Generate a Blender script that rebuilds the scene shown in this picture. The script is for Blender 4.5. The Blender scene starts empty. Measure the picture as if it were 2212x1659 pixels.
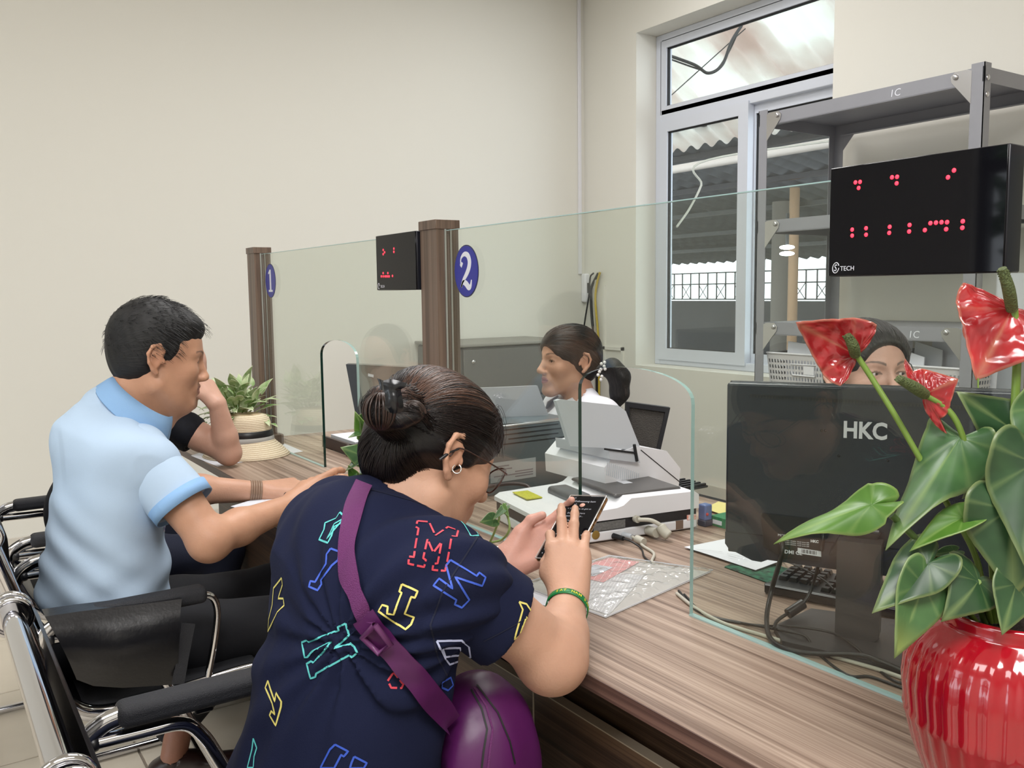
import bpy, bmesh, math, random
import numpy as np
from math import sin, cos, pi, radians, sqrt
from mathutils import Vector, Matrix, noise
from mathutils.bvhtree import BVHTree
random.seed(7)
S = bpy.context.scene
COL = S.collection
# ---------------------------------------------------------------- camera
YAW, PITCH, ROLL = radians(33.9), radians(5.9), 0.012
CAM = Vector((0, 0, 1.30))
Fh = Vector((-cos(YAW), sin(YAW), 0)); Rh = Vector((sin(YAW), cos(YAW), 0)); UZ = Vector((0, 0, 1))
cf = Fh*cos(PITCH) - UZ*sin(PITCH); u0 = Fh*sin(PITCH) + UZ*cos(PITCH)
cr = Rh*cos(ROLL) - u0*sin(ROLL); cu = u0*cos(ROLL) + Rh*sin(ROLL)
cam_d = bpy.data.cameras.new('camera'); cam = bpy.data.objects.new('camera', cam_d); COL.objects.link(cam)
cam_d.sensor_width = 36; cam_d.lens = 1920/2212*36; cam_d.clip_start = .05
cam.matrix_world = Matrix(((cr.x, cu.x, -cf.x, CAM.x), (cr.y, cu.y, -cf.y, CAM.y), (cr.z, cu.z, -cf.z, CAM.z), (0, 0, 0, 1)))
S.camera = cam
# ---------------------------------------------------------------- world, lights, exposure
W = bpy.data.worlds.new('sky'); S.world = W; W.use_nodes = True
bg = W.node_tree.nodes['Background']; bg.inputs[0].default_value = (.86, .93, 1, 1); bg.inputs[1].default_value = 4.0
S.view_settings.view_transform = 'Standard'; S.view_settings.look = 'None'; S.view_settings.gamma = 1
S.view_settings.use_curve_mapping = False; S.view_settings.exposure = 0.12
def area(name, loc, sx, sy, power, color=(1, .985, .975), rot=(0, 0, 0)):
    l = bpy.data.lights.new(name, 'AREA'); l.shape = 'RECTANGLE'; l.size = sx; l.size_y = sy; l.energy = power; l.color = color
    o = bpy.data.objects.new(name, l); o.location = loc; o.rotation_euler = rot; COL.objects.link(o); return o
area('ceiling_panel_light', (-.7, -1.9, 3.32), 1.2, 1.2, 36)
area('ceiling_panel_light', (-4.0, -.9, 3.32), 1.0, 1.0, 4)  # out-of-view lamp, added to give the camera-left side more light
area('ceiling_panel_light', (-2.3, 1.5, 3.32), 1.2, 1.2, 52)
area('ceiling_panel_light', (-3.5, 3.0, 3.32), .6, .6, 13)  # small out-of-view lamp, added to lift the tone of the far walls
area('ceiling_panel_light', (.7, -.2, 3.32), 1.2, 1.2, 80)
area('ceiling_panel_light', (.9, 1.0, 3.32), 1.2, 1.2, 8)
# ---------------------------------------------------------------- pixel helpers (2212 x 1659)
def ray(x, y): return cf + cr*((x-1106)/1920) - cu*((y-829.5)/1920)
def D(x, y, Z): return CAM + ray(x, y)*Z
def ON(x, y, ax, v):
    d = ray(x, y); i = 'xyz'.index(ax); return CAM + d*((v-CAM[i])/d[i])
# ---------------------------------------------------------------- materials
def mat(name, col, rough=.5, metal=0., spec=.5, var=0., vscale=8., stretch=(1, 1, 1), bump=0., bscale=80., sss=0., emit=0., coat=0., col2=None, sheen=0., bstretch=None, attr=False, trans=0.):
    m = bpy.data.materials.new(name); m.use_nodes = True; N = m.node_tree.nodes; L = m.node_tree.links
    b = N['Principled BSDF']; c = tuple(col)+(1,) if len(col) == 3 else col
    b.inputs['Base Color'].default_value = c; b.inputs['Roughness'].default_value = rough; b.inputs['Metallic'].default_value = metal
    b.inputs['Specular IOR Level'].default_value = spec
    if coat: b.inputs['Coat Weight'].default_value = coat; b.inputs['Coat Roughness'].default_value = .04
    if sheen: b.inputs['Sheen Weight'].default_value = sheen
    if sss:
        b.inputs['Subsurface Weight'].default_value = sss; b.inputs['Subsurface Radius'].default_value = (1, .35, .2); b.inputs['Subsurface Scale'].default_value = .008
    if trans: b.inputs['Transmission Weight'].default_value = trans
    if emit: b.inputs['Emission Color'].default_value = c; b.inputs['Emission Strength'].default_value = emit
    src = None
    if attr:
        a = N.new('ShaderNodeAttribute'); a.attribute_name = 'tint'; src = a.outputs['Color']
    if var or attr:
        tc = N.new('ShaderNodeTexCoord'); mp = N.new('ShaderNodeMapping'); mp.inputs['Scale'].default_value = stretch
        nz = N.new('ShaderNodeTexNoise'); nz.inputs['Scale'].default_value = vscale; nz.inputs['Detail'].default_value = 5
        L.new(tc.outputs['Object'], mp.inputs[0]); L.new(mp.outputs[0], nz.inputs['Vector'])
        rp = N.new('ShaderNodeValToRGB'); rp.color_ramp.elements[0].position = .32; rp.color_ramp.elements[1].position = .68
        k2 = tuple(col2)+(1,) if col2 else tuple(max(0, x*(1-var)) for x in c[:3])+(1,)
        k1 = c
        if attr: k1 = (1, 1, 1, 1); k2 = (1-var, 1-var*1.1, 1-var*1.1, 1)
        rp.color_ramp.elements[0].color = k2; rp.color_ramp.elements[1].color = k1
        L.new(nz.outputs[0], rp.inputs[0]); out = rp.outputs[0]
        if attr:
            mx = N.new('ShaderNodeMix'); mx.data_type = 'RGBA'; mx.blend_type = 'MULTIPLY'; mx.inputs[0].default_value = 1
            L.new(src, mx.inputs[6]); L.new(out, mx.inputs[7]); out = mx.outputs[2]
        L.new(out, b.inputs['Base Color'])
    if bump:
        tc = N.new('ShaderNodeTexCoord'); mp = N.new('ShaderNodeMapping'); mp.inputs['Scale'].default_value = bstretch or stretch
        nz = N.new('ShaderNodeTexNoise'); nz.inputs['Scale'].default_value = bscale; nz.inputs['Detail'].default_value = 4
        bp = N.new('ShaderNodeBump'); bp.inputs['Strength'].default_value = bump; bp.inputs['Distance'].default_value = .004
        L.new(tc.outputs['Object'], mp.inputs[0]); L.new(mp.outputs[0], nz.inputs['Vector']); L.new(nz.outputs[0], bp.inputs['Height']); L.new(bp.outputs[0], b.inputs['Normal'])
    return m
def srgb(r, g, b): return tuple((x/255/12.92 if x/255 <= .04045 else ((x/255+.055)/1.055)**2.4) for x in (r, g, b))
def wood(name, c1, c2, c3, along='x', rough=.42, sc=1.):
    m = bpy.data.materials.new(name); m.use_nodes = True; N = m.node_tree.nodes; L = m.node_tree.links; b = N['Principled BSDF']
    b.inputs['Roughness'].default_value = rough
    tc = N.new('ShaderNodeTexCoord'); outs = []
    for k, (lo, hi, det) in enumerate(((1.3, 55, 4), (2.5, 330, 3), (.8, 14, 2))):
        mp = N.new('ShaderNodeMapping'); s = [hi*sc]*3; s['xyz'.index(along)] = lo*sc; mp.inputs['Scale'].default_value = s
        nz = N.new('ShaderNodeTexNoise'); nz.inputs['Scale'].default_value = 1; nz.inputs['Detail'].default_value = det; nz.inputs['Distortion'].default_value = .6 if k == 0 else .1
        L.new(tc.outputs['Object'], mp.inputs[0]); L.new(mp.outputs[0], nz.inputs['Vector']); outs.append(nz.outputs[0])
    a = N.new('ShaderNodeMath'); a.operation = 'MULTIPLY_ADD'; a.inputs[1].default_value = .55; L.new(outs[1], a.inputs[0]); L.new(outs[0], a.inputs[2])
    a2 = N.new('ShaderNodeMath'); a2.operation = 'MULTIPLY_ADD'; a2.inputs[1].default_value = .45; L.new(outs[2], a2.inputs[0]); L.new(a.outputs[0], a2.inputs[2])
    rp = N.new('ShaderNodeValToRGB'); e = rp.color_ramp.elements; e[0].position = .80; e[0].color = c3+(1,); e[1].position = 1.18; e[1].color = c1+(1,)
    q = e.new(.97); q.color = c2+(1,)
    sc_ = N.new('ShaderNodeMath'); sc_.operation = 'MULTIPLY'; sc_.inputs[1].default_value = 1.; L.new(a2.outputs[0], sc_.inputs[0])
    e[2].position = 1.0
    mr = N.new('ShaderNodeMapRange'); mr.inputs[1].default_value = .72; mr.inputs[2].default_value = 1.28; L.new(sc_.outputs[0], mr.inputs[0])
    e[0].position = .12; q.position = .5; e[2].position = .85
    L.new(mr.outputs[0], rp.inputs[0]); L.new(rp.outputs[0], b.inputs['Base Color'])
    bp = N.new('ShaderNodeBump'); bp.inputs['Strength'].default_value = .12; bp.inputs['Distance'].default_value = .001; L.new(outs[1], bp.inputs['Height']); L.new(bp.outputs[0], b.inputs['Normal'])
    return m
def glassmat(name, tint, gl=1., rough=0., haze=0.):
    m = bpy.data.materials.new(name); m.use_nodes = True; N = m.node_tree.nodes; L = m.node_tree.links; N.clear()
    o = N.new('ShaderNodeOutputMaterial'); t = N.new('ShaderNodeBsdfTransparent'); t.inputs[0].default_value = tint+(1,)
    g = N.new('ShaderNodeBsdfGlossy'); g.inputs[1].default_value = rough; fr = N.new('ShaderNodeFresnel'); ge = N.new('ShaderNodeNewGeometry'); mi = N.new('ShaderNodeMath'); mi.operation = 'MULTIPLY_ADD'; mi.inputs[1].default_value = 1/1.5-1.5; mi.inputs[2].default_value = 1.5; L.new(ge.outputs['Backfacing'], mi.inputs[0]); L.new(mi.outputs[0], fr.inputs[0])
    mu = N.new('ShaderNodeMath'); mu.operation = 'MULTIPLY'; mu.inputs[1].default_value = gl; mu.use_clamp = True
    mx = N.new('ShaderNodeMixShader'); L.new(fr.outputs[0], mu.inputs[0]); L.new(mu.outputs[0], mx.inputs[0]); L.new(t.outputs[0], mx.inputs[1]); L.new(g.outputs[0], mx.inputs[2])
    out = mx.outputs[0]
    if haze:
        df = N.new('ShaderNodeBsdfDiffuse'); df.inputs[0].default_value = (.7, .75, .68, 1); m2 = N.new('ShaderNodeMixShader'); m2.inputs[0].default_value = haze
        L.new(out, m2.inputs[1]); L.new(df.outputs[0], m2.inputs[2]); out = m2.outputs[0]
    L.new(out, o.inputs[0]); return m
M = {}
M['wall'] = mat('wall paint', srgb(228, 226, 218), .85, bump=.05, bscale=30)
M['ceil'] = mat('ceiling paint', srgb(235, 232, 225), .9)
M['tile'] = mat('floor tile', srgb(205, 195, 178), .35, var=.08, vscale=6)
M['grout'] = mat('grout', srgb(140, 130, 118), .9)
M['skirt'] = mat('skirting tile', srgb(214, 208, 198), .35, var=.05)
M['pvc'] = mat('white window plastic', srgb(214, 219, 230), .35)
M['gasket'] = mat('black gasket', (.01, .01, .012), .6)
M['wood'] = wood('walnut laminate', srgb(184, 163, 147), srgb(156, 134, 119), srgb(112, 90, 77))
M['woodedge'] = wood('walnut edge band', srgb(118, 90, 80), srgb(92, 68, 60), srgb(66, 47, 42))
M['wooddark'] = wood('dark walnut panel', srgb(100, 78, 60), srgb(74, 56, 44), srgb(46, 34, 27))
M['woodpost'] = wood('walnut post', srgb(124, 104, 91), srgb(106, 88, 76), srgb(82, 66, 56), 'z', .4)
M['trimline'] = mat('pale edge band', srgb(170, 158, 140), .4)
M['chrome'] = mat('chrome', (.62, .62, .65), .09, 1.)
M['alu'] = mat('brushed aluminium', (.6, .62, .64), .3, 1.)
M['steel'] = mat('grey painted steel', srgb(146, 147, 154), .45, var=.05)
M['bolt'] = mat('zinc bolt', (.6, .6, .62), .3, 1.)
M['black'] = mat('black plastic', (.012, .012, .015), .35)
M['blackgloss'] = mat('black acrylic', (.005, .005, .007), .04, spec=.22)
M['blackmatte'] = mat('black fabric', (.013, .014, .018), .8, bump=.2, bscale=400)
M['mesh'] = mat('black ribbed mesh', (.02, .021, .027), .6, bump=.6, bscale=700, bstretch=(1, 1, 1))
M['leather'] = mat('black leatherette', (.008, .008, .010), .28, bump=.1, bscale=120)
M['white'] = mat('white plastic', srgb(232, 232, 238), .35)
M['whiteg'] = mat('pale grey plastic', srgb(196, 200, 208), .35)
M['cable'] = mat('beige cable', srgb(190, 186, 174), .5)
M['blackcable'] = mat('black cable', (.012, .012, .013), .4)
M['paper'] = mat('white paper', srgb(232, 234, 244), .7, var=.05, vscale=14)
M['ink'] = mat('grey ink', srgb(120, 120, 130), .7)
M['glass'] = glassmat('partition glass', (.93, .955, .925), .9, haze=.006)
M['glassedge'] = mat('dark green glass edge', (.004, .03, .022), .08, spec=.8)  # one glass edge material; shade on this face put into a darker colour
M['glassedge2'] = mat('pale aqua glass edge', srgb(168, 200, 200), .1, spec=.8)  # same glass edge, with the light it catches painted as paler aqua
M['winglass'] = glassmat('window glass', (.86, .88, .88), 1.3)
M['clear'] = glassmat('clear film', (.96, .96, .96), 1.5, .08, haze=.13)
M['lens'] = glassmat('spectacle lens', (.95, .95, .95), 1.)
M['blue'] = mat('blue sticker', srgb(38, 44, 150), .35)
M['whitep'] = mat('white print', srgb(228, 230, 240), .5)
M['led'] = mat('red led', (1., .02, .04), .4, emit=4.)
M['skin1'] = mat('skin man', (1, 1, 1), .5, attr=True, var=.07, vscale=30, sss=.12, bump=.03, bscale=300)
M['green'] = mat('green leaf', srgb(72, 118, 60), .3, var=.35, vscale=20, coat=.2)
# ---------------------------------------------------------------- mesh builder
class MB:
    def __init__(s): s.v = []; s.f = []; s.m = []; s.sm = []; s.T = Matrix.Identity(4); s.mi = 0; s.smooth = False
    def add(s, vs, fs, smooth=None):
        o = len(s.v); s.v += [tuple(s.T @ Vector(p)) for p in vs]; s.f += [tuple(i+o for i in f) for f in fs]
        s.m += [s.mi]*len(fs); s.sm += [s.smooth if smooth is None else smooth]*len(fs); return s
    def box(s, lo, hi):
        (a, b, c), (d, e, f) = lo, hi
        return s.add([(a, b, c), (d, b, c), (d, e, c), (a, e, c), (a, b, f), (d, b, f), (d, e, f), (a, e, f)],
                     [(0, 3, 2, 1), (4, 5, 6, 7), (0, 1, 5, 4), (1, 2, 6, 5), (2, 3, 7, 6), (3, 0, 4, 7)], False)
    def rbox(s, lo, hi, r=.004, seg=2):
        bm = bmesh.new(); bmesh.ops.create_cube(bm, size=1)
        for v in bm.verts: v.co = Vector([(lo[i]+hi[i])/2+v.co[i]*(hi[i]-lo[i]) for i in range(3)])
        bmesh.ops.bevel(bm, geom=bm.edges[:], offset=r, segments=seg, affect='EDGES', profile=.5)
        bm.normal_update(); fl = [max(abs(c) for c in f.normal) < .999 for f in bm.faces]; bm.verts.index_update()
        s.add([v.co[:] for v in bm.verts], [[v.index for v in f.verts] for f in bm.faces], True); s.sm[-len(fl):] = fl; bm.free(); return s
    def addbm(s, bm, smooth=True):
        bm.verts.index_update(); s.add([v.co[:] for v in bm.verts], [[v.index for v in f.verts] for f in bm.faces], smooth); bm.free()
    def tube(s, pts, r, seg=10, caps=True, flat=1., up=None):
        pts = [Vector(p) for p in pts]; n = len(pts); rr = r if hasattr(r, '__len__') else [r]*n
        t0 = (pts[1]-pts[0]).normalized(); ref = Vector(up) if up else (Vector((0, 0, 1)) if abs(t0.z) < .9 else Vector((1, 0, 0)))
        nrm = (ref - t0*ref.dot(t0)).normalized(); vs = []
        for i in range(n):
            t = ((pts[min(i+1, n-1)]-pts[max(i-1, 0)])).normalized(); nrm = (nrm - t*nrm.dot(t)).normalized(); bi = t.cross(nrm)
            for k in range(seg):
                a = 2*pi*k/seg; vs.append(pts[i] + nrm*cos(a)*rr[i]*flat + bi*sin(a)*rr[i])
        fs = [(i*seg+k, i*seg+(k+1) % seg, (i+1)*seg+(k+1) % seg, (i+1)*seg+k) for i in range(n-1) for k in range(seg)]
        s.add(vs, fs, True)
        if caps: s.add(vs[:seg], [tuple(range(seg))[::-1]], False); s.add(vs[-seg:], [tuple(range(seg))], False)
        return s
    def lathe(s, prof, seg=40, c=(0, 0, 0), fn=None):
        vs = []
        for (r, z) in prof:
            for k in range(seg):
                a = 2*pi*k/seg; q = r*(fn(a, z) if fn else 1); vs.append((c[0]+q*cos(a), c[1]+q*sin(a), c[2]+z))
        fs = [(i*seg+k, i*seg+(k+1) % seg, (i+1)*seg+(k+1) % seg, (i+1)*seg+k) for i in range(len(prof)-1) for k in range(seg)]
        return s.add(vs, fs, True)
    def prism(s, poly, fn, d0, d1, smooth=False):
        """poly: list of 2-D points, fn(u,v,w)->3-D, extruded from w=d0 to w=d1"""
        n = len(poly); vs = [fn(u, v, d0) for u, v in poly]+[fn(u, v, d1) for u, v in poly]
        s.add(vs, [tuple(range(n))[::-1], tuple(range(n, 2*n))], False); s.add(vs, [(i, (i+1) % n, n+(i+1) % n, n+i) for i in range(n)], smooth); return s
    def grid(s, P, smooth=True, close=False):
        a = len(P); b = len(P[0]); vs = [p for r in P for p in r]
        return s.add(vs, [(i*b+j, i*b+(j+1) % b, (i+1)*b+(j+1) % b, (i+1)*b+j) for i in range(a-1) for j in range(b if close else b-1)], smooth)
    def sphere(s, c, r, seg=14, rings=9, sc=(1, 1, 1)):
        P = [[(c[0]+r*sc[0]*sin(pi*i/rings)*cos(2*pi*j/seg), c[1]+r*sc[1]*sin(pi*i/rings)*sin(2*pi*j/seg), c[2]+r*sc[2]*cos(pi*i/rings)) for j in range(seg)] for i in range(rings+1)]
        return s.grid(P, True, True)
def tag(o, label=None, cat=None, group=None, kind=None):
    for k, v in (('label', label), ('category', cat), ('group', group), ('kind', kind)):
        if v: o[k] = v
    return o
def thing(name, label, cat, loc=(0, 0, 0), rz=0, group=None):
    o = bpy.data.objects.new(name, None); o.empty_display_size = .05; o.location = loc; o.rotation_euler = (0, 0, rz); COL.objects.link(o)
    return tag(o, label, cat, group)
def mesh(name, mb, mats, col=None):
    me = bpy.data.meshes.new(name); me.from_pydata([tuple(v) for v in mb.v], [], mb.f)
    for m in (mats if isinstance(mats, (list, tuple)) else [mats]): me.materials.append(m)
    me.polygons.foreach_set('material_index', mb.m); me.polygons.foreach_set('use_smooth', mb.sm); me.update(); return me
def org(o):
    v = Vector(o.location)
    while o.parent: o = o.parent; v += Vector(o.location)
    return v
def part(name, mb, mats, parent=None, label=None, world=True, off=(0, 0, 0), kind=None):
    """world=True: mesh coordinates are world coordinates and are shifted to the parent's origin"""
    me = mb if isinstance(mb, bpy.types.Mesh) else mesh(name, mb, mats)
    if parent is not None and world: me.transform(Matrix.Translation(-org(parent)))
    o = bpy.data.objects.new(name, me); COL.objects.link(o)
    if parent is not None: o.parent = parent
    return tag(o, label, kind=kind)
def solo(name, mb, mats, label, cat, group=None, loc=None, rz=0):
    me = mb if isinstance(mb, bpy.types.Mesh) else mesh(name, mb, mats)
    o = bpy.data.objects.new(name, me); COL.objects.link(o)
    if loc is not None: o.location = loc; o.rotation_euler = (0, 0, rz)
    return tag(o, label, cat, group)
def struct(name, mb, mats, parent=None):
    o = part(name, mb, mats, parent)
    if parent is None: o['kind'] = 'structure'
    return o
def copytree(o, parent=None):
    c = o.copy(); COL.objects.link(c); c.parent = parent
    for ch in list(o.children): copytree(ch, c)
    return c
def smoothpath(pts, n=8):
    pts = [Vector(p) for p in pts]; out = []
    P = [pts[0]*2-pts[1]]+pts+[pts[-1]*2-pts[-2]]
    for i in range(1, len(P)-2):
        for k in range(n):
            t = k/n; a, b, c, d = P[i-1], P[i], P[i+1], P[i+2]
            out.append(.5*((2*b)+(c-a)*t+(2*a-5*b+4*c-d)*t*t+(3*b-a-3*c+d)*t**3))
    out.append(pts[-1]); return out
def text_mesh(txt, size, ext=.0002, shear=0., bold=0.):
    cu_ = bpy.data.curves.new('t', 'FONT'); cu_.body = txt; cu_.size = size; cu_.extrude = ext; cu_.shear = shear; cu_.offset = bold; cu_.resolution_u = 3
    o = bpy.data.objects.new('t', cu_); COL.objects.link(o); bpy.context.view_layer.update()
    me = bpy.data.meshes.new_from_object(o.evaluated_get(bpy.context.evaluated_depsgraph_get())); bpy.data.objects.remove(o); bpy.data.curves.remove(cu_); return me
def text_at(name, txt, size, m, origin, ux, uy, parent, bold=0., sx=1., ext=.0003, shear=0.):
    me = text_mesh(txt, size, ext, shear, bold); ux = Vector(ux).normalized(); uy = Vector(uy).normalized(); n = ux.cross(uy)
    T = Matrix(((ux.x*sx, uy.x, n.x, origin[0]), (ux.y*sx, uy.y, n.y, origin[1]), (ux.z*sx, uy.z, n.z, origin[2]), (0, 0, 0, 1)))
    me.transform(T); me.materials.clear(); me.materials.append(m); return part(name, me, None, parent)
# ---------------------------------------------------------------- implicit surfaces (for bodies, clothes, hair)
class SDF:
    def __init__(s, lo, hi, h):
        s.lo = np.array(lo, np.float32); s.h = h; s.n = np.maximum(4, np.ceil((np.array(hi)-lo)/h).astype(int)+1); s.F = np.full(s.n, .08, np.float32); s.T = None
    def frame(s, o=None, R=None, sc=1.):   # local frame: p_local = R^T (p - o) / sc
        s.T = None if o is None else (np.array(o, np.float32), np.array(R, np.float32), sc); return s
    def _blk(s, lo, hi, pad):
        if s.T is not None:
            o, R, sc = s.T; cs = np.array([[(lo, hi)[i][0], (lo, hi)[j][1], (lo, hi)[k][2]] for i in (0, 1) for j in (0, 1) for k in (0, 1)])*sc @ R.T + o
            lo = cs.min(0); hi = cs.max(0)
        a = np.clip(np.floor((np.array(lo)-pad-s.lo)/s.h).astype(int), 0, s.n); b = np.clip(np.ceil((np.array(hi)+pad-s.lo)/s.h).astype(int)+1, 0, s.n)
        if (b <= a).any(): return None
        g = [s.lo[i]+s.h*np.arange(a[i], b[i], dtype=np.float32) for i in range(3)]
        X, Y, Z = np.meshgrid(*g, indexing='ij'); P = np.stack([X, Y, Z], -1)
        if s.T is not None: P = (P-o) @ R / sc
        return tuple(slice(a[i], b[i]) for i in range(3)), P
    def _comb(s, sl, d, k, op):
        if s.T is not None: d = d*s.T[2]
        F = s.F[sl]
        if op == '+':
            if k > 0: h = np.maximum(k-np.abs(F-d), 0)/k; R = np.minimum(F, d)-h*h*k*.25
            else: R = np.minimum(F, d)
        else:
            if k > 0: h = np.maximum(k-np.abs(F+d), 0)/k; R = np.maximum(F, -d)+h*h*k*.25
            else: R = np.maximum(F, -d)
        s.F[sl] = R
    def ell(s, c, r, k=.01, R=None, op='+'):
        c = np.array(c, np.float32); r = np.array(r, np.float32); q = float(r.max())
        ext = r if R is None else np.array([q]*3)
        b = s._blk(c-ext, c+ext, k+.012)
        if b is None: return s
        sl, P = b; p = P-c
        if R is not None: p = p @ np.array(R, np.float32)
        k0 = np.sqrt(((p/r)**2).sum(-1)); k1 = np.sqrt(((p/(r*r))**2).sum(-1))+1e-9
        s._comb(sl, np.maximum(k0*(k0-1)/k1, -.08) if True else 0, k, op); return s
    def cone(s, a, b, ra, rb, k=.01, op='+', flat=None):
        a = np.array(a, np.float32); b = np.array(b, np.float32); m = max(ra, rb)
        q = s._blk(np.minimum(a, b)-m, np.maximum(a, b)+m, k+.012)
        if q is None: return s
        sl, P = q; d = b-a; L2 = float(d@d)+1e-12; t = np.clip(((P-a)@d)/L2, 0, 1); w = P-a-t[..., None]*d
        if flat is not None:
            ax, f = np.array(flat[0], np.float32), flat[1]; e = (w@ax)[..., None]*ax; w = w-e+e/f
        s._comb(sl, np.sqrt((w**2).sum(-1))-(ra+(rb-ra)*t), k, op); return s
    def chain(s, pts, rs, k=.01, op='+'):
        for i in range(len(pts)-1): s.cone(pts[i], pts[i+1], rs[i], rs[i+1], k, op)
        return s
    def cut(s, p, n, lo=None, hi=None, k=0.):   # removes what lies on the +n side
        L, H = (s.lo, s.lo+s.h*s.n) if lo is None else (lo, hi)
        T = s.T
        if lo is None: s.T = None
        b = s._blk(L, H, 0)
        if b is None: s.T = T; return s
        sl, P = b; n = np.array(n, np.float32); n = n/np.sqrt(n@n); d = -((P-np.array(p, np.float32))@n)
        s._comb(sl, d, k, '-'); s.T = T; return s
    def disp(s, fn):
        g = [s.lo[i]+s.h*np.arange(s.n[i], dtype=np.float32) for i in range(3)]
        X, Y, Z = np.meshgrid(*g, indexing='ij', sparse=True); s.F = s.F+fn(X, Y, Z).astype(np.float32); return s
    def nets(s, relax=1):
        F = s.F; F[0] = F[-1] = .01; F[:, 0] = F[:, -1] = .01; F[:, :, 0] = F[:, :, -1] = .01
        neg = F < 0; n = np.array(F.shape)-1
        cnt = sum(neg[i:n[0]+i, j:n[1]+j, k:n[2]+k].astype(np.int8) for i in (0, 1) for j in (0, 1) for k in (0, 1))
        act = (cnt > 0) & (cnt < 8); idx = np.full(tuple(n), -1, np.int64); A = np.argwhere(act); idx[act] = np.arange(len(A))
        acc = np.zeros((len(A), 3)); w = np.zeros(len(A)); cs = [(i, j, k) for i in (0, 1) for j in (0, 1) for k in (0, 1)]
        val = {c: F[A[:, 0]+c[0], A[:, 1]+c[1], A[:, 2]+c[2]] for c in cs}
        for c in cs:
            for ax in range(3):
                if c[ax] == 0:
                    d = list(c); d[ax] = 1; d = tuple(d); va, vb = val[c], val[d]; x = (va < 0) != (vb < 0)
                    t = np.where(x, va/np.where(x, va-vb, 1), 0); q = np.array(c, float)[None]+np.zeros((len(A), 3)); q[:, ax] = t
                    acc[x] += q[x]; w[x] += 1
        V = (A+acc/w[:, None])*s.h+s.lo; faces = []
        for ax in range(3):
            u, v = (ax+1) % 3, (ax+2) % 3
            sa = [slice(1, n[0]), slice(1, n[1]), slice(1, n[2])]; sb = list(sa); sa[ax] = slice(0, n[ax]); sb[ax] = slice(1, n[ax]+1)
            a_ = neg[tuple(sa)]; b_ = neg[tuple(sb)]; E = np.argwhere(a_ != b_)
            if len(E) == 0: continue
            fl = a_[tuple(E.T)]; O = np.array([1, 1, 1]); O[ax] = 0; E = E+O
            def cid(du, dv):
                q = E.copy(); q[:, u] -= du; q[:, v] -= dv; return idx[q[:, 0], q[:, 1], q[:, 2]]
            Q = np.stack([cid(1, 1), cid(0, 1), cid(0, 0), cid(1, 0)], 1); Q[~fl] = Q[~fl][:, ::-1]; faces.append(Q)
        Fq = np.concatenate(faces); Fq = Fq[(Fq >= 0).all(1)]
        for _ in range(relax):
            sm = np.zeros_like(V); c = np.zeros(len(V))
            for k in range(4):
                i, j = Fq[:, k], Fq[:, (k+1) % 4]; np.add.at(sm, i, V[j]); np.add.at(sm, j, V[i]); np.add.at(c, i, 1); np.add.at(c, j, 1)
            V = V*.5+.5*sm/np.maximum(c, 1)[:, None]
        return V, Fq
def npmesh(name, VF, mats, tint=None, uv=None):
    if isinstance(VF, list):
        Vs, Fs, o = [], [], 0
        for V, F in VF: Vs.append(V); Fs.append(F+o); o += len(V)
        V, F = np.concatenate(Vs), np.concatenate(Fs)
    else: V, F = VF
    me = bpy.data.meshes.new(name); me.vertices.add(len(V)); me.vertices.foreach_set('co', V.astype(np.float32).ravel())
    me.loops.add(len(F)*4); me.loops.foreach_set('vertex_index', F.astype(np.int32).ravel()); me.polygons.add(len(F))
    me.polygons.foreach_set('loop_start', np.arange(0, len(F)*4, 4, dtype=np.int32)); me.polygons.foreach_set('loop_total', np.full(len(F), 4, np.int32))
    me.polygons.foreach_set('use_smooth', np.ones(len(F), bool)); me.update(calc_edges=True); me.validate()
    for m in (mats if isinstance(mats, (list, tuple)) else [mats]): me.materials.append(m)
    if tint is not None:
        a = me.color_attributes.new('tint', 'FLOAT_COLOR', 'POINT'); a.data.foreach_set('color', np.concatenate([tint, np.ones((len(tint), 1))], 1).astype(np.float32).ravel())
    if uv is not None:
        a = me.attributes.new('flow', 'FLOAT_VECTOR', 'POINT'); a.data.foreach_set('vector', uv.astype(np.float32).ravel())
    return me
def basis(fwd, up=(0, 0, 1)):
    """columns: right(x) forward(y) up(z)"""
    y = Vector(fwd).normalized(); x = y.cross(Vector(up)).normalized(); z = x.cross(y); return np.array([x, y, z]).T
# ================================================================ THE ROOM
XL, YB, XR, YF, H = -4.95, 3.95, 2.6, -3.5, 3.4
OX0, OX1, OZ0, OZ1 = -4.41, -2.93, .81, 2.935       # window opening
fl = struct('floor', MB().box((XL-.3, YF-.3, -.08), (XR+.3, YB+.3, -.004)), M['grout'])
tile = MB().rbox((-.2595, -.2595, -.012), (.2595, .2595, 0), .002, 1); tme = mesh('tile', tile, M['tile'])
cnt = 0
for i in range(9):
    for j in range(8):
        x = -2.765+.525*(i-4)-.2625+.0; y = .458+.525*(j-3)-.2625
        if x < XL+.2 or x > -.3 or y > 2.4: continue
        o = bpy.data.objects.new('floor_tile', tme); COL.objects.link(o); o.location = (x, y, 0); o.parent = fl
struct('floor_tile_field', MB().box((-.36, YF, -.012), (XR, YB, -.001)), M['tile'], fl)
struct('ceiling', MB().box((XL-.3, YF-.3, H), (XR+.3, YB+.3, H+.1)), M['ceil'])
struct('wall_left', MB().box((XL-.2, YF-.3, -.08), (XL, YB+.3, H)), M['wall'])
struct('wall_right', MB().box((XR, YF-.3, -.08), (XR+.2, YB+.3, H)), M['wall'])
wb = MB()
for a, b in (((XL, YB, 0), (OX0, YB+.3, H)), ((OX1, YB, 0), (XR, YB+.3, H)), ((OX0, YB, 0), (OX1, YB+.3, OZ0)), ((OX0, YB, OZ1), (OX1, YB+.3, H))): wb.box(a, b)
struct('wall_back', wb, M['wall'])
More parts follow.
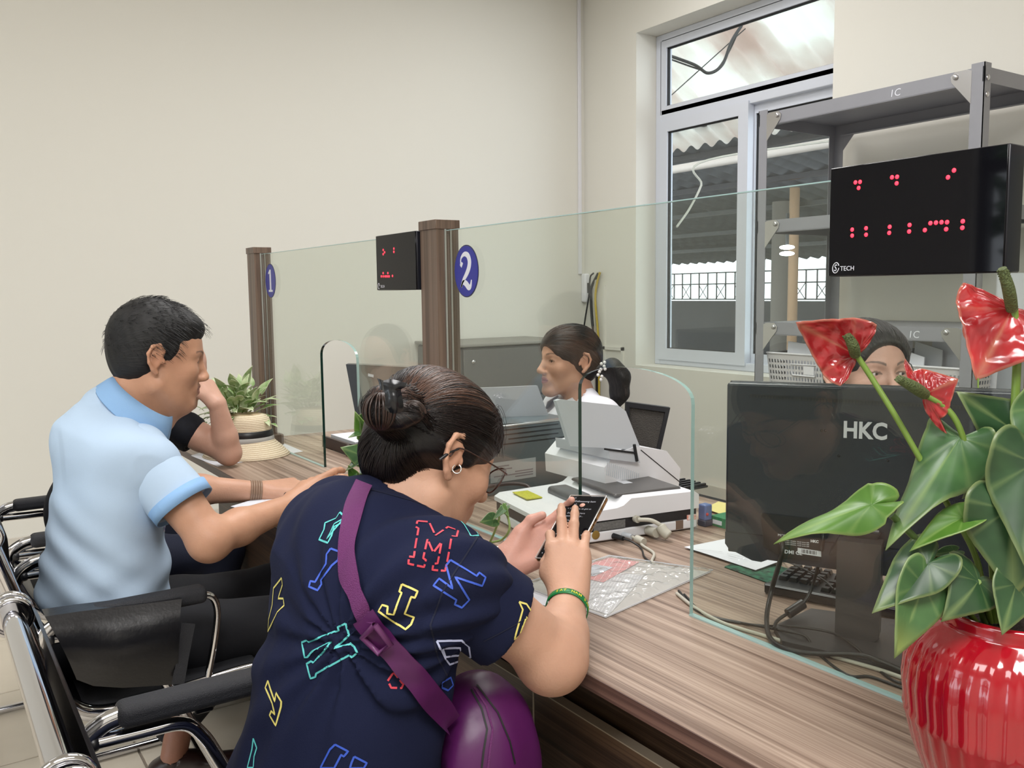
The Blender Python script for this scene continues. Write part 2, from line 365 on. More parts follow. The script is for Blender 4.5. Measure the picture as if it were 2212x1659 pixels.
DX0, DX1, DZ = -3.07, -.6, 3.0
wf = MB()
for a, b in (((XL, YF-.2, 0), (DX0, YF, H)), ((DX1, YF-.2, 0), (XR, YF, H)), ((DX0, YF-.2, DZ), (DX1, YF, H))): wf.box(a, b)
struct('wall_front', wf, M['wall'])
struct('baseboard_left', MB().rbox((XL, YF, 0), (XL+.011, YB, .122), .002, 1), M['skirt'])
struct('baseboard_back', MB().rbox((XL, YB-.011, 0), (XR, YB, .122), .002, 1), M['skirt'])
# glazed door to the forecourt behind the viewer
dd = struct('door_1', MB().box((DX0, YF-.14, 2.0), (DX1, YF-.06, 2.08)).box((DX0, YF-.14, 0), (DX0+.06, YF-.06, DZ)).box((DX1-.06, YF-.14, 0), (DX1, YF-.06, DZ)).box((-1.87, YF-.13, 0), (-1.81, YF-.07, 2.0)), M['black'])
# ---------------------------------------------------------------- window
wy = 4.12
win = MB()
def bar(mb, x0, x1, z0, z1, y0=wy, y1=wy+.07, r=.006): mb.rbox((x0, y0, z0), (x1, y1, z1), r, 2)
bar(win, OX0, OX0+.055, OZ0, OZ1); bar(win, OX1-.055, OX1, OZ0, OZ1); bar(win, OX0+.05, OX1-.05, OZ1-.05, OZ1); bar(win, OX0+.05, OX1-.05, OZ0, OZ0+.05); bar(win, OX0+.05, OX1-.05, 2.372, 2.462)
wo = struct('window_1', win, M['pvc'])
def sash(x0, x1, z0, z1, w, y0, nm):
    m = MB()
    f = lambda u, v, t: (u, t, v)
    for P in ([(x0, z0), (x1, z0), (x1-w, z0+w), (x0+w, z0+w)], [(x1, z0), (x1, z1), (x1-w, z1-w), (x1-w, z0+w)], [(x1, z1), (x0, z1), (x0+w, z1-w), (x1-w, z1-w)], [(x0, z1), (x0, z0), (x0+w, z0+w), (x0+w, z1-w)]):
        m.prism(P, f, y0, y0+.05)
        c = [(u+(x0+x1)/2*0, v) for u, v in P]
    s = part(nm, m, M['pvc'], wo)
    g = MB(); e = .008
    for a, b in (((x0+w-.002, y0+.012, z0+w), (x0+w+e, y0+.03, z1-w)), ((x1-w-e, y0+.012, z0+w), (x1-w+.002, y0+.03, z1-w)), ((x0+w, y0+.012, z0+w-.002), (x1-w, y0+.03, z0+w+.004)), ((x0+w, y0+.012, z1-w-e), (x1-w, y0+.03, z1-w+.002))): g.box(a, b)
    part('gasket', g, M['gasket'], s)
    part('pane', MB().box((x0+w-.004, y0+.02, z0+w-.004), (x1-w+.004, y0+.025, z1-w+.004)), M['winglass'], s)
sash(OX0+.045, -3.62, OZ0+.035, 2.39, .075, wy-.012, 'window_sash')
sash(-3.68, OX1-.045, OZ0+.035, 2.39, .07, wy+.042, 'window_sash')
sash(OX0+.045, OX1-.045, 2.43, OZ1-.04, .05, wy+.0, 'transom_sash')
# ---------------------------------------------------------------- beyond the window: yard roofs and railing
def corr(x0, x1, y0, z0, y1, z1, pitch, amp, mb, thick=.004):
    n = int((x1-x0)/pitch*8); A = []; B = []
    for i in range(n+1):
        x = x0+(x1-x0)*i/n; d = amp*sin(2*pi*(x-x0)/pitch); A.append((x, y0, z0+d)); B.append((x, y1, z1+d))
    mb.grid([A, B]); mb.grid([[(p[0], p[1], p[2]+thick) for p in B], [(p[0], p[1], p[2]+thick) for p in A]])
mt = bpy.data.materials.new('translucent roof sheet'); mt.use_nodes = True; N = mt.node_tree.nodes; L = mt.node_tree.links; N.clear()
o_ = N.new('ShaderNodeOutputMaterial'); tr = N.new('ShaderNodeBsdfTranslucent'); df = N.new('ShaderNodeBsdfDiffuse'); mx = N.new('ShaderNodeMixShader'); mx.inputs[0].default_value = .45
tc = N.new('ShaderNodeTexCoord'); mp = N.new('ShaderNodeMapping'); mp.inputs['Scale'].default_value = (1.1, .35, 1); nz = N.new('ShaderNodeTexNoise'); nz.inputs['Scale'].default_value = 1.6; nz.inputs['Detail'].default_value = 6
rp = N.new('ShaderNodeValToRGB'); rp.color_ramp.elements[0].position = .36; rp.color_ramp.elements[0].color = (.60, .50, .44, 1); rp.color_ramp.elements[1].position = .6; rp.color_ramp.elements[1].color = (.84, .85, .80, 1)
L.new(tc.outputs['Object'], mp.inputs[0]); L.new(mp.outputs[0], nz.inputs[0]); L.new(nz.outputs[0], rp.inputs[0]); L.new(rp.outputs[0], tr.inputs[0]); L.new(rp.outputs[0], df.inputs[0])
L.new(tr.outputs[0], mx.inputs[1]); L.new(df.outputs[0], mx.inputs[2]); L.new(mx.outputs[0], o_.inputs[0])
t = thing('yard_roof', 'translucent corrugated roof sheets with stains above the yard, seen through the window', 'roof', (-6, 5, 2.9))
rf = MB(); corr(-12.5, -2.5, 4.4, 4.35, 6.9, 2.78, .20, .028, rf); part('roof_sheet', rf, mt, t)
part('eaves_pipe', MB().tube([(-12.5, 6.95, 2.60), (-2.5, 6.95, 2.60)], .045, 10), mat('pale pipe', srgb(190, 180, 170), .6), t)
part('dead_leaves', (lambda m: [m.sphere((random.uniform(-6.9, -6.2) + (k % 3)*.5*(k % 2), random.uniform(6.55, 6.9), 3.02-random.random()*.08), random.uniform(.03, .07), 7, 5, (1.6, 1, .5)) for k in range(26)] and m)(MB()), M['black'], t, kind='stuff')
sh = thing('yard_shed', 'dark open shed with a grey metal roof behind the translucent roof', 'shed', (-10, 10, 0))
dk = mat('dark roof underside', srgb(104, 108, 112), .8, var=.5, vscale=2.2, stretch=(.25, 3, 1))
r2 = MB(); corr(-22, -2, 7.0, 2.92, 13.6, 1.86, .25, .03, r2); part('roof_sheet', r2, dk, sh)
for k in range(5): part('purlin', MB().box((-22, 7.4+1.2*k, 2.76-.19*k), (-2, 7.48+1.2*k, 2.82-.19*k)), M['black'], sh)
for x in (-13.6, ON(1686, 650, 'y', 9.6).x, -4.6): part('column', MB().tube([(x, 9.6, 0), (x, 9.6, 2.44)], .13, 14), mat('concrete column', srgb(120, 112, 105), .9), sh)
bx_ = ON(1712, 650, 'y', 9.0).x; part('beige_pole', MB().tube([(bx_, 9.0, 0), (bx_, 9.0, 2.52)], .06, 10), mat('beige pole', srgb(170, 135, 105), .8), sh)
fn = thing('boundary_wall', 'dark boundary wall topped with a crossed metal railing, seen through the window', 'wall', (-12, 13.2, 0))
part('wall_base', MB().box((-24, 13.1, 0), (-4, 13.3, 1.08)), mat('dark wall', srgb(98, 96, 98), .9, var=.2, vscale=2), fn)
for z in (1.10, 1.40, 1.62): part('rail', MB().box((-24, 13.17, z), (-4, 13.2, z+.025)), M['black'], fn)
k = 0; x = -18.
while x < -8.:
    part('baluster', MB().box((x, 13.17, 1.1), (x+.022, 13.19, 1.64)), M['black'], fn)
    if k % 2 == 0:
        part('cross_bar', MB().tube([(x, 13.18, 1.12), (x+.23, 13.18, 1.40)], .008, 5).tube([(x, 13.18, 1.40), (x+.23, 13.18, 1.12)], .008, 5), M['black'], fn)
    x += .235; k += 1
solo('yard_ground', MB().box((-26, 4.3, -.06), (0, 40, -.02)), mat('yard concrete', srgb(120, 118, 112), .9, var=.2), 'grey concrete ground of the yard outside the window', 'ground')
lp = thing('yard_lamp', 'bright white twin lamp hanging under the dark shed roof outside', 'lamp', tuple(D(1700, 541, 10.2)))
P = D(1700, 541, 10.2); e = mat('lamp glow', (.9, .95, 1), .4, emit=26)
for dz in (-.036, .036): part('bulb', MB().sphere(P+Vector((0, 0, dz)), .05, 14, 8, (1.7, 1.7, .52)), e, lp)
part('lamp_holder', MB().tube([P+Vector((0, 0, .06)), P+Vector((0, 0, .42))], .02, 8), M['black'], lp)
# cables under the roof sheet
t = thing('overhead_cable', 'dark looping cable hanging below the translucent roof outside', 'cable', tuple(D(1500, 130, 7)))
part('cable', MB().tube(smoothpath([D(1440, 118, 6.1), D(1500, 140, 6.1), D(1530, 158, 6.1), D(1560, 140, 6.1), D(1580, 90, 6.1), D(1602, 55, 6.1)]), .011, 6).tube(smoothpath([D(1440, 125, 6.1), D(1505, 148, 6.12), D(1540, 156, 6.1), D(1570, 120, 6.15), D(1598, 62, 6.1)]), .006, 6), M['blackcable'], t)
part('thin_wire', MB().tube([D(1440, 215, 6.1), D(1610, 62, 6.2)], .004, 5), M['blackcable'], t)
solo('loose_wire', MB().tube(smoothpath([Vector((D(1531, 345, 6.6).x, 6.93, 2.60)), D(1531, 345, 6.6), D(1515, 400, 6.5), D(1490, 450, 6.4), D(1462, 490, 6.3)]), .008, 6), M['cable'], 'pale wire dangling outside the left window pane', 'wire')
# trees outside the glazed door (seen in the display reflections)
def tree(x, y, h, w, lab):
    t = thing('tree', lab, 'tree', (x, y, 0)); part('trunk', MB().tube([(x, y, 0), (x+.1, y, h*.4), (x, y+.1, h*.7)], [.14, .11, .06], 9), mat('bark', srgb(70, 58, 46), .9), t)
    m = MB()
    for _ in range(1500):
        a = random.uniform(0, 2*pi); r = w*sqrt(random.random()); z = h*.62+(random.random()-.5)*h*.75*sqrt(max(.05, 1-(r/w)**2)); c = Vector((x+r*cos(a), y+r*sin(a), z))
        u = Vector([random.gauss(0, 1) for _ in range(3)]).normalized()*.14; v = Vector([random.gauss(0, 1) for _ in range(3)]).normalized()*.08
        m.add([c-u, c-v, c+u, c+v], [(0, 1, 2, 3)], False)
    part('foliage', m, M['green'], t, kind='stuff')
tree(-3.6, -7.5, 4.6, 1.7, 'leafy tree outside the entrance, nearest the left wall'); tree(.9, -9.5, 5.5, 2.2, 'taller leafy tree outside the entrance, further right')
solo('forecourt_ground', MB().box((-14, -30, -.06), (12, -3.72, -.02)), mat('forecourt', srgb(150, 146, 138), .9), 'pale paved ground outside the entrance door', 'ground')
# ---------------------------------------------------------------- conduit, wall box and cables in the corner
struct('trim_1', MB().rbox((XL+.001, YB-.055, 1.42), (XL+.016, YB-.03, H), .003, 1), M['white'])
b = thing('wall_box', 'small white cable box with a grey window on the corner wall', 'wall box', tuple(D(1270, 622, 4.9)))
P = ON(1270, 622, 'x', XL+.02)
q = P.copy(); part('case', MB().rbox((XL+.002, q.y-.05, q.z-.10), (XL+.055, q.y+.045, q.z+.10), .012, 3), M['white'], b)
part('display', MB().box((XL+.055, q.y-.035, q.z-.035), (XL+.057, q.y-.005, q.z+.035)), M['gasket'], b)
def wcab(pts, r, m, lab): solo('wall_cable', MB().tube(smoothpath(pts), r, 7), m, lab, 'cable', 'cables hanging in the room corner')
cy = YB-.03
X_ = lambda px, py, y=cy: ON(px, py, 'y', y)
wcab([X_(1282, 590), X_(1275, 600), X_(1272, 640), X_(1264, 690), X_(1262, 720), X_(1262, 850)], .006, M['blackcable'], 'black cable, leftmost of those hanging below the wall box')
wcab([X_(1293, 590), X_(1278, 620), X_(1277, 650), X_(1280, 700), X_(1287, 740), X_(1290, 860)], .010, M['blackcable'], 'thick dark cable looping down beside the white wall box')
wcab([X_(1296, 588), X_(1289, 615), X_(1286, 650), X_(1291, 710), X_(1294, 760), X_(1294, 860)], .008, mat('yellow cable', srgb(196, 172, 60), .5), 'yellow cable running down beside the wall box')
wcab([X_(1296, 588), X_(1288, 596), X_(1284, 640), X_(1285, 700), X_(1286, 850)], .006, M['cable'], 'pale cable running from the wall hole down the corner')
struct('trim_2', MB().box((X_(1298, 640).x, YB-.014, .8), (X_(1302, 640).x, YB, 1.34)).box((X_(1297, 757).x, YB-.014, .900), (X_(1341, 757).x, YB, .922)).box((X_(1337, 757).x, YB-.014, .5), (X_(1341, 757).x, YB, .922)), M['wall'])
# ================================================================ COUNTER
c = thing('service_counter', 'long walnut laminate service counter with a wide top and dark front panels', 'counter', (-1.4, 1.2, 0))
CX0, CX1, CY0, CY1 = -3.36, 1.2, .775, 1.72
part('countertop', MB().rbox((CX0, CY0+.002, .7255), (CX1, CY1, .75), .0015, 1), M['wood'], c)
part('edge_band', MB().box((CX0, CY0, .7265), (CX1, CY0+.0022, .749)), M['woodedge'], c)
part('apron', MB().box((-3.05, .87, .60), (1.1, .89, .7255)), M['wooddark'], c)
for a, b_ in ((-3.05, -2.36), (-2.355, -1.80), (-1.795, -1.183), (-1.178, -.55), (-.545, .3), (.305, 1.1)):
    p = part('front_panel', MB().box((a, .83, .06), (b_, .848, .633)), M['wooddark'], c)
    part('edge_strip', MB().box((a, .829, .6335), (b_, .8485, .6355)).box((b_, .829, .06), (b_+.0022, .8485, .6355)), M['trimline'], p)
part('plinth', MB().box((-3.0, .9, 0), (1.1, .92, .62)), M['wooddark'], c)
for x in (-3.05, -1.9, -.5, 1.08): part('side_panel', MB().box((x, .85, 0), (x+.02, 1.66, .7255)), M['wooddark'], c)
# posts
def post(x, z0, lab, base=False):
    t = thing('partition_post', lab, 'post', (x-.04, 1.064, .75))
    part('shaft', MB().box((x-.08, 1.034, .75), (x, 1.094, 1.45)), M['woodpost'], t)
    part('cap', MB().rbox((x-.083, 1.031, 1.45), (x+.003, 1.097, 1.472), .001, 1), M['woodpost'], t)
    for s in ((x-.0005, x+.004),) + (((x-.084, x-.0795),) if not base else ()):
        part('glazing_channel', MB().box((s[0], 1.054, .751), (s[1], 1.0588, 1.45)).box((s[0], 1.0692, .751), (s[1], 1.074, 1.45)), M['alu'], t, label='thin aluminium channel')
    if base: part('foot_block', MB().rbox((x-.1, 1.02, .7501), (x+.03, 1.108, .79), .003, 1), M['woodpost'], t)
post(-3.19, 0, 'brown wooden partition post at the far end of the counter, by the straw hat', True)
post(-1.85, 0, 'brown wooden partition post between windows 1 and 2', False)
post(-.425, 0, 'brown wooden partition post at the right edge behind the red flower pot')
# glass screens with arched openings
def screen(x0, x1, o0, o1, zs, zp, lab, ztop=1.447):
    t = thing('glass_screen', lab, 'glass screen', ((x0+x1)/2, 1.064, .75))
    ar = [(o0+(o1-o0)*(.5-.5*cos(pi*k/22)), zs+(zp-zs)*sin(pi*k/22)**.8) for k in range(23)]
    zb = .7505
    body = MB(); f = lambda u, v, w: (u, w, v)
    poly = [(x0, zb), (o0, zb)]+ar+[(o1, zb), (x1, zb), (x1, ztop), (x0, ztop)]
    n = len(poly); y0, y1 = 1.060, 1.068
    # faces split into quads/tris that keep the opening open
    def face(y, flip):
        vs = []; fs = []
        def q(P):
            o = len(vs); vs.extend([(u, y, v) for u, v in P]); fs.append(tuple(range(o, o+len(P)))[::(-1 if flip else 1)])
        q([(x0, zb), (o0, zb), (o0, zs), (o0, ztop), (x0, ztop)]); q([(o1, zb), (x1, zb), (x1, ztop), (o1, ztop), (o1, zs)])
        for a, b in zip(ar[:-1], ar[1:]): q([a, b, (b[0], ztop), (a[0], ztop)])
        body.add(vs, fs, False)
    face(y0, False); face(y1, True); part('glass_pane', body, M['glass'], t)
    e = MB(); e.add([(o0, y0, zb), (o0, y1, zb), (o0, y1, zs), (o0, y0, zs)], [(0, 1, 2, 3)], False)
    for a, b in list(zip(ar[:-1], ar[1:]))[:12]: e.add([(a[0], y0, a[1]), (a[0], y1, a[1]), (b[0], y1, b[1]), (b[0], y0, b[1])], [(0, 1, 2, 3)], True)
    part('opening_edge', e, M['glassedge'], t, label='dark green polished edge of the arched opening')
    e = MB()
    for a, b in list(zip(ar[:-1], ar[1:]))[12:]: e.add([(a[0], y0, a[1]), (a[0], y1, a[1]), (b[0], y1, b[1]), (b[0], y0, b[1])], [(0, 1, 2, 3)], True)
    e.add([(o1, y0, zb), (o1, y1, zb), (o1, y1, zs), (o1, y0, zs)], [(0, 1, 2, 3)], False)
    part('top_edge', MB().box((x0, y0-.0004, ztop-.001), (x1, y1, ztop+.0006)), M['glassedge2'], t); part('arch_edge', e, M['glassedge2'], t, label='pale aqua polished edge')
    for a, b, w_ in ((o1, x1, .0012), (x0, o0, .001)): part('bottom_edge', MB().box((a, y0-w_, .7502), (b, y1+w_, .753 if a == o1 else .752)), M['glassedge2'], t, label='pale aqua polished edge')
    return t
s1 = screen(-3.186, -1.934, -2.66, -2.385, 1.105, 1.162, 'clear glass screen of window 1 with a small arched opening')
s2 = screen(-1.846, -.509, -1.348, -1.046, 1.111, 1.163, 'clear glass screen of window 2 with an arched opening near the scanner')
# numbered stickers
def disc(cx, cz, rx, rz, y, m, nm, par, n=36, inner=0):
    mb = MB(); mb.prism([(cx+rx*cos(2*pi*k/n), cz+rz*sin(2*pi*k/n)) for k in range(n)], lambda u, v, w: (u, w, v), y-.0006, y); return part(nm, mb, m, par)
def stroke(P, W_):
    """variable-width stroke polygons in 2-D, list of quads"""
    P = [Vector(p) for p in P]; Lf, Rt = [], []
    for i, p in enumerate(P):
        t = (P[min(i+1, len(P)-1)]-P[max(i-1, 0)]).normalized(); n = Vector((-t.y, t.x)); Lf.append(p+n*W_[i]/2); Rt.append(p-n*W_[i]/2)
    return [[Rt[i], Rt[i+1], Lf[i+1], Lf[i]] for i in range(len(P)-1)]
def sticker(cx, cz, r, polys, lab, hz=1.0):
    t = thing('number_sticker', lab, 'sticker', (cx, 1.0595, cz))
    disc(cx, cz, r, r*1.12, 1.0597, mat('dark rim', srgb(60, 62, 80), .4), 'rim', t); disc(cx, cz, r*.955, r*1.075, 1.0590, M['blue'], 'disc', t)
    m = MB()
    for P in polys: m.prism([(cx+u*r, cz+v*r*1.1) for u, v in P], lambda u, v, w: (u, w, v), 1.0578, 1.0584)
    part('numeral', m, M['whitep'], t)
cur = smoothpath([(-.30, .22, 0), (-.42, .33, 0), (-.38, .52, 0), (-.12, .66, 0), (.16, .60, 0), (.30, .38, 0), (.24, .12, 0), (.02, -.14, 0), (-.24, -.36, 0), (-.42, -.62, 0)], 5)
n2 = len(cur); w2 = [(.20 if k < 5 else .07+.20*max(0, sin(pi*(k-8)/(n2-8)))**1.2) for k in range(n2)]
two = stroke([(p[0], p[1]) for p in cur], w2)
bs = smoothpath([(-.42, -.62, 0), (-.25, -.44, 0), (-.02, -.48, 0), (.2, -.62, 0), (.36, -.58, 0), (.44, -.34, 0)], 4); nb = len(bs)
two += stroke([(p[0], p[1]) for p in bs], [.06+.2*max(0, sin(pi*k/(nb-1)))**1.3 for k in range(nb)])
sticker(-1.758, 1.349, .0535, two, 'blue oval sticker reading 2 beside the middle post')
one = [[(-.1, -.55), (.16, -.55), (.16, .62), (-.1, .62)], [(-.34, -.66), (.40, -.66), (.40, -.54), (-.34, -.54)], [(-.1, .62), (.16, .62), (.16, .66), (-.1, .66)], [(-.34, .40), (-.1, .44), (-.1, .62), (-.34, .48)]]
sticker(-3.098, 1.350, .0535, one, 'blue oval sticker reading 1 on the far glass screen by the hat')
# LED call displays
def display(x0, x1, z0, z1, dots, rdot, lab, logo):
    y0, y1 = 1.024, 1.0592
    t = thing('call_display', lab, 'display', ((x0+x1)/2, 1.04, z0))
    part('case', MB().rbox((x0, y0+.003, z0), (x1, y1, z1), .0015, 1), mat('display case', (.012, .013, .02), .35), t)
    part('front_plate', MB().rbox((x0+.0008, y0, z0+.0008), (x1-.0008, y0+.003, z1-.0008), .0008, 1), M['blackgloss'], t)
    dm = mesh('led_dot', MB().sphere((0, 0, 0), rdot, 10, 6, (1, .45, 1)), M['led'])
    for (px, py) in dots:
        P = ON(px, py, 'y', y0); o = bpy.data.objects.new('led_dot', dm); COL.objects.link(o); o.parent = t; o.location = Vector((P.x, y0-.0002, P.z))-Vector(t.location)
    return t, y0
d2 = [(1848, 394), (1858, 393), (1855, 406), (1927, 383), (1938, 382), (1937, 396), (2048, 383), (2061, 368), (1841, 496), (1841, 509), (1871, 493), (1871, 507), (1922, 490), (1921, 503), (1965, 486), (1964, 500), (1998, 497), (2010, 482), (2022, 481), (2034, 480), (2046, 480), (2044, 495), (2080, 478), (2079, 492)]
t, y0 = display(-.7605, -.5275, 1.3155, 1.4585, d2, .0027, 'large black call display with red lit dots at upper right', True)
lx, lz = -.7555, 1.3225
m = MB(); ring = [Vector((lx+.0075+.0048*cos(a)+.0008*sin(a), 0, lz+.0045+.0068*sin(a))) for a in [2*pi*k/20*0.93+.4 for k in range(21)]]
m.tube([(p.x, y0-.0002, p.z) for p in ring], .0006, 5); part('logo_ring', m, M['whitep'], t)
text_at('logo_letter', 'S', .0125, M['whitep'], (lx+.0045, y0-.0005, lz+.0003), (1, 0, 0), (0, 0, 1), t, shear=.2, sx=.8, ext=.0001)
text_at('logo_word', 'TECH', .0085, M['whitep'], (lx+.0145, y0-.0005, lz+.0005), (1, 0, 0), (0, 0, 1), t, sx=1.0, ext=.0001)
d1 = [(828, 540), (831, 545), (828, 549), (851, 537), (851, 544), (824, 597), (828, 597), (832, 597), (828, 590), (835, 597), (838, 590), (838, 597), (841, 597), (848, 596)]
t, y0 = display(-2.158, -1.936, 1.3085, 1.451, d1, .0028, 'small black call display with faint red dots beside window 1', False)
text_at('logo_word', 'TECH', .0095, M['whitep'], (-2.135, y0-.0006, 1.3155), (1, 0, 0), (0, 0, 1), t, ext=.0001)
m = MB(); m.tube([(-2.146+.0045*cos(a), y0-.0002, 1.320+.0075*sin(a)) for a in [2*pi*k/16 for k in range(15)]], .0007, 5); part('logo_ring', m, M['whitep'], t)
# ================================================================ SHELVING
sh = thing('shelving_unit', 'tall grey slotted steel shelving unit beside the window', 'shelf unit', (-2.33, 3.55, 0))
SX0, SX1, SY0, SY1 = -2.845, -1.80, 3.30, 3.86
def angle(mb, x, y, sx, sy, z0, z1, w=.045, w2=.045, t=.003):
    mb.box(sorted_lo((x, y, z0), (x+sx*w, y+sy*t, z1)), sorted_hi((x, y, z0), (x+sx*w, y+sy*t, z1))); a, b = (x, y, z0), (x+sx*t, y+sy*w2, z1); mb.box(sorted_lo(a, b), sorted_hi(a, b))
def sorted_lo(a, b): return tuple(min(p, q) for p, q in zip(a, b))
def sorted_hi(a, b): return tuple(max(p, q) for p, q in zip(a, b))
for x, sx in ((SX0, 1), (SX1, -1)):
    for y, sy in ((SY0, 1), (SY1, -1)):
        m = MB(); angle(m, x, y, sx, sy, 0, 2.115, .05, .045); part('upright', m, M['steel'], sh)
for zi, z in enumerate((.30, .72, 1.145, 1.615, 2.10)):
    p = part('shelf_board', MB().box((SX0+.004, SY0+.004, z-.004), (SX1-.004, SY1-.004, z)), M['steel'], sh)
    for y, s in ((SY0, 1), (SY1, -1)):
        m = MB(); y0, y1 = sorted((y+.0035*s, y+.007*s)); m.box((SX0, y0, z-.055), (SX1, y1, z)); y2, y3 = sorted((y+.0035*s, y+.03*s)); m.box((SX0+.05, y2, z-.057), (SX1-.05, y3, z-.054)); part('front_rail' if s > 0 else 'back_rail', m, M['steel'], p)
    for x, s in ((SX0, 1), (SX1, -1)): x0, x1 = sorted((x+.0035*s, x+.007*s)); part('end_rail', MB().box((x0, SY0, z-.055), (x1, SY1, z)), M['steel'], p)
    for x, s in ((SX0, 1), (SX1, -1)):
        g = MB(); P = [(0, -.14), (.0, .0), (.02, .008), (.075, .008), (.095, -.01), (.09, -.035)]
        g.prism([(x+s*(.048+u*.85), z-.008+v*.85) for u, v in P], lambda u, v, w: (u, w, v), SY0-.001, SY0+.0025)
        br = part('corner_bracket', g, M['bolt'], p)
        part('bolt', MB().sphere((x+s*(.048+.06), SY0-.004, z-.02), .011, 10, 6, (1, .6, 1)), M['bolt'], br)
        g = MB(); g.prism([(x+s*(.048+u*.85), z-.008+v*.85) for u, v in P], lambda u, v, w: (u, w, v), SY1-.0025, SY1+.001); part('corner_bracket', g, M['steel'], p)
for z in (2.06, 2.0): part('bolt', MB().sphere((SX1+.002, SY0+.02, z), .011, 10, 6, (.6, 1, 1)), M['bolt'], sh)
text_at('chalk_mark', '1C', .040, M['whitep'], Vector((ON(1921, 190, 'y', SY0).x, SY0-.0-.001+.0035, 2.057)), (1, 0, 0), (0, 0, 1), sh, shear=.1)
text_at('chalk_mark', '1C', .040, M['whitep'], Vector((ON(1962, 681, 'y', SY0).x, SY0+.0025, 1.10)), (1, 0, 0), (0, 0, 1), sh, shear=.1)
# baskets on a table in front of the shelf (perforated sides)
def basket(x0, x1, y0, y1, z0, z1, lab, rows=9, cols=26):
    t = thing('storage_basket', lab, 'basket', ((x0+x1)/2, (y0+y1)/2, z0), group='perforated baskets on the shelf')
    body = MB(); tp = .88
    cx, cyy = (x0+x1)/2, (y0+y1)/2
    def pt(u, v, side):   # u along, v up; taper to the bottom
        s = tp+(1-tp)*v; z = z0+(z1-z0)*v
        if side == 0: return (cx+(u-.5)*(x1-x0)*s, cyy-(y1-y0)/2*s, z)
        if side == 1: return (cx+(x1-x0)/2*s, cyy+(u-.5)*(y1-y0)*s, z)
        if side == 2: return (cx-(u-.5)*(x1-x0)*s, cyy+(y1-y0)/2*s, z)
        return (cx-(x1-x0)/2*s, cyy-(u-.5)*(y1-y0)*s, z)
    for side in range(4):
        nc = cols if side % 2 == 0 else int(cols*.7)
        v0, v1 = .06, .9; vs = []; fs = []
        def q(a, b, c_, d):
            o = len(vs); vs.extend([pt(a, b, side), pt(c_, b, side), pt(c_, d, side), pt(a, d, side)]); fs.append((o, o+1, o+2, o+3))
        q(0, 0, 1, v0); q(0, v1, 1, 1)
        for j in range(rows):
            a = v0+(v1-v0)*j/rows; b = v0+(v1-v0)*(j+1)/rows; q(0, a, 1, a+(b-a)*.42)
            for i in range(nc):
                u0_ = i/nc; off = 0; q(u0_, a+(b-a)*.42, u0_+.48/nc, b)
        body.add(vs, fs, False)
    body.add([pt(0, .02, 0), pt(1, .02, 0), pt(0, .02, 2), pt(1, .02, 2)], [(0, 1, 2, 3)], False)
    part('woven_body', body, mat('light basket plastic', srgb(206, 204, 206), .5), t)
    r = MB(); c4 = [pt(0, 1, 0), pt(1, 1, 0), pt(0, 1, 2), pt(1, 1, 2)]; r.tube([c4[0], c4[1], c4[2], c4[3], c4[0], c4[1]], .005, 6); part('rim', r, M['white'], t)
    h = MB(); a = pt(.33, .66, 0); b = pt(.62, .66, 0); zz = .03
    h.tube([(a[0], a[1]-.004, a[2]), (b[0], b[1]-.004, b[2]), (b[0]+.006, b[1]-.004, b[2]+.05), (a[0]-.012, a[1]-.004, a[2]+.05), (a[0], a[1]-.004, a[2])], .004, 6)
    h.box((a[0]+(b[0]-a[0])*.5, a[1]-.005, a[2]+.006), (b[0]-.006, b[1]-.002, b[2]+.044)); part('handle', h, M['white'], t)
    return t
zb_ = .72
basket(-2.80, -2.36, 3.33, 3.68, zb_, 1.003, 'pale perforated basket of grey folders on the shelf, left one')
basket(-2.26, -1.83, 3.33, 3.68, zb_, .985, 'pale perforated basket of white papers on the shelf, right one')
# folders and papers in the baskets
fo = mat('grey plastic folder', srgb(120, 126, 134), .4, var=.2); fo2 = mat('clear plastic sleeve', srgb(186, 190, 198), .3, var=.15)
random.seed(3)
for k in range(7):
    x = -2.72+.05*k; z1 = random.uniform(1.02, 1.10)
    m = MB(); lean = random.uniform(-.02, .05); m.add([(x, 3.36+.03*k, .74), (x+.2, 3.38+.03*k, .74), (x+.2+lean, 3.38+.03*k, z1), (x+lean, 3.36+.03*k, z1+.02), (x, 3.364+.03*k, .74), (x+.2, 3.384+.03*k, .74), (x+.2+lean, 3.384+.03*k, z1), (x+lean, 3.364+.03*k, z1+.02)], [(0, 1, 2, 3), (7, 6, 5, 4), (0, 4, 5, 1), (1, 5, 6, 2), (2, 6, 7, 3), (3, 7, 4, 0)], False)
    solo('document_sleeve', m, [M['paper'], fo2][k % 2], 'upright document sleeve standing in the left perforated basket', 'document', 'sleeves in the left basket')
m = SDF((-2.72, 3.3, .94), (-2.12, 3.75, 1.24), .009)
m.ell((-2.60, 3.5, 1.07), (.10, .08, .09), .05).ell((-2.47, 3.55, 1.06), (.12, .09, .065), .05).ell((-2.34, 3.58, 1.05), (.10, .08, .045), .05).ell((-2.24, 3.6, 1.00), (.06, .08, .04), .05)
m.disp(lambda X, Y, Z: .010*np.sin(38*X+20*Z)*np.sin(31*Z+9*X)+.006*np.sin(90*X-60*Z+30*Y))
me = npmesh('plastic_bundle', m.nets(), mat('smoky plastic wrap', srgb(112, 118, 126), .18, var=.3, vscale=14))
solo('plastic_bundle', me, None, 'crumpled smoky plastic bags heaped on top of the left basket', 'bag')
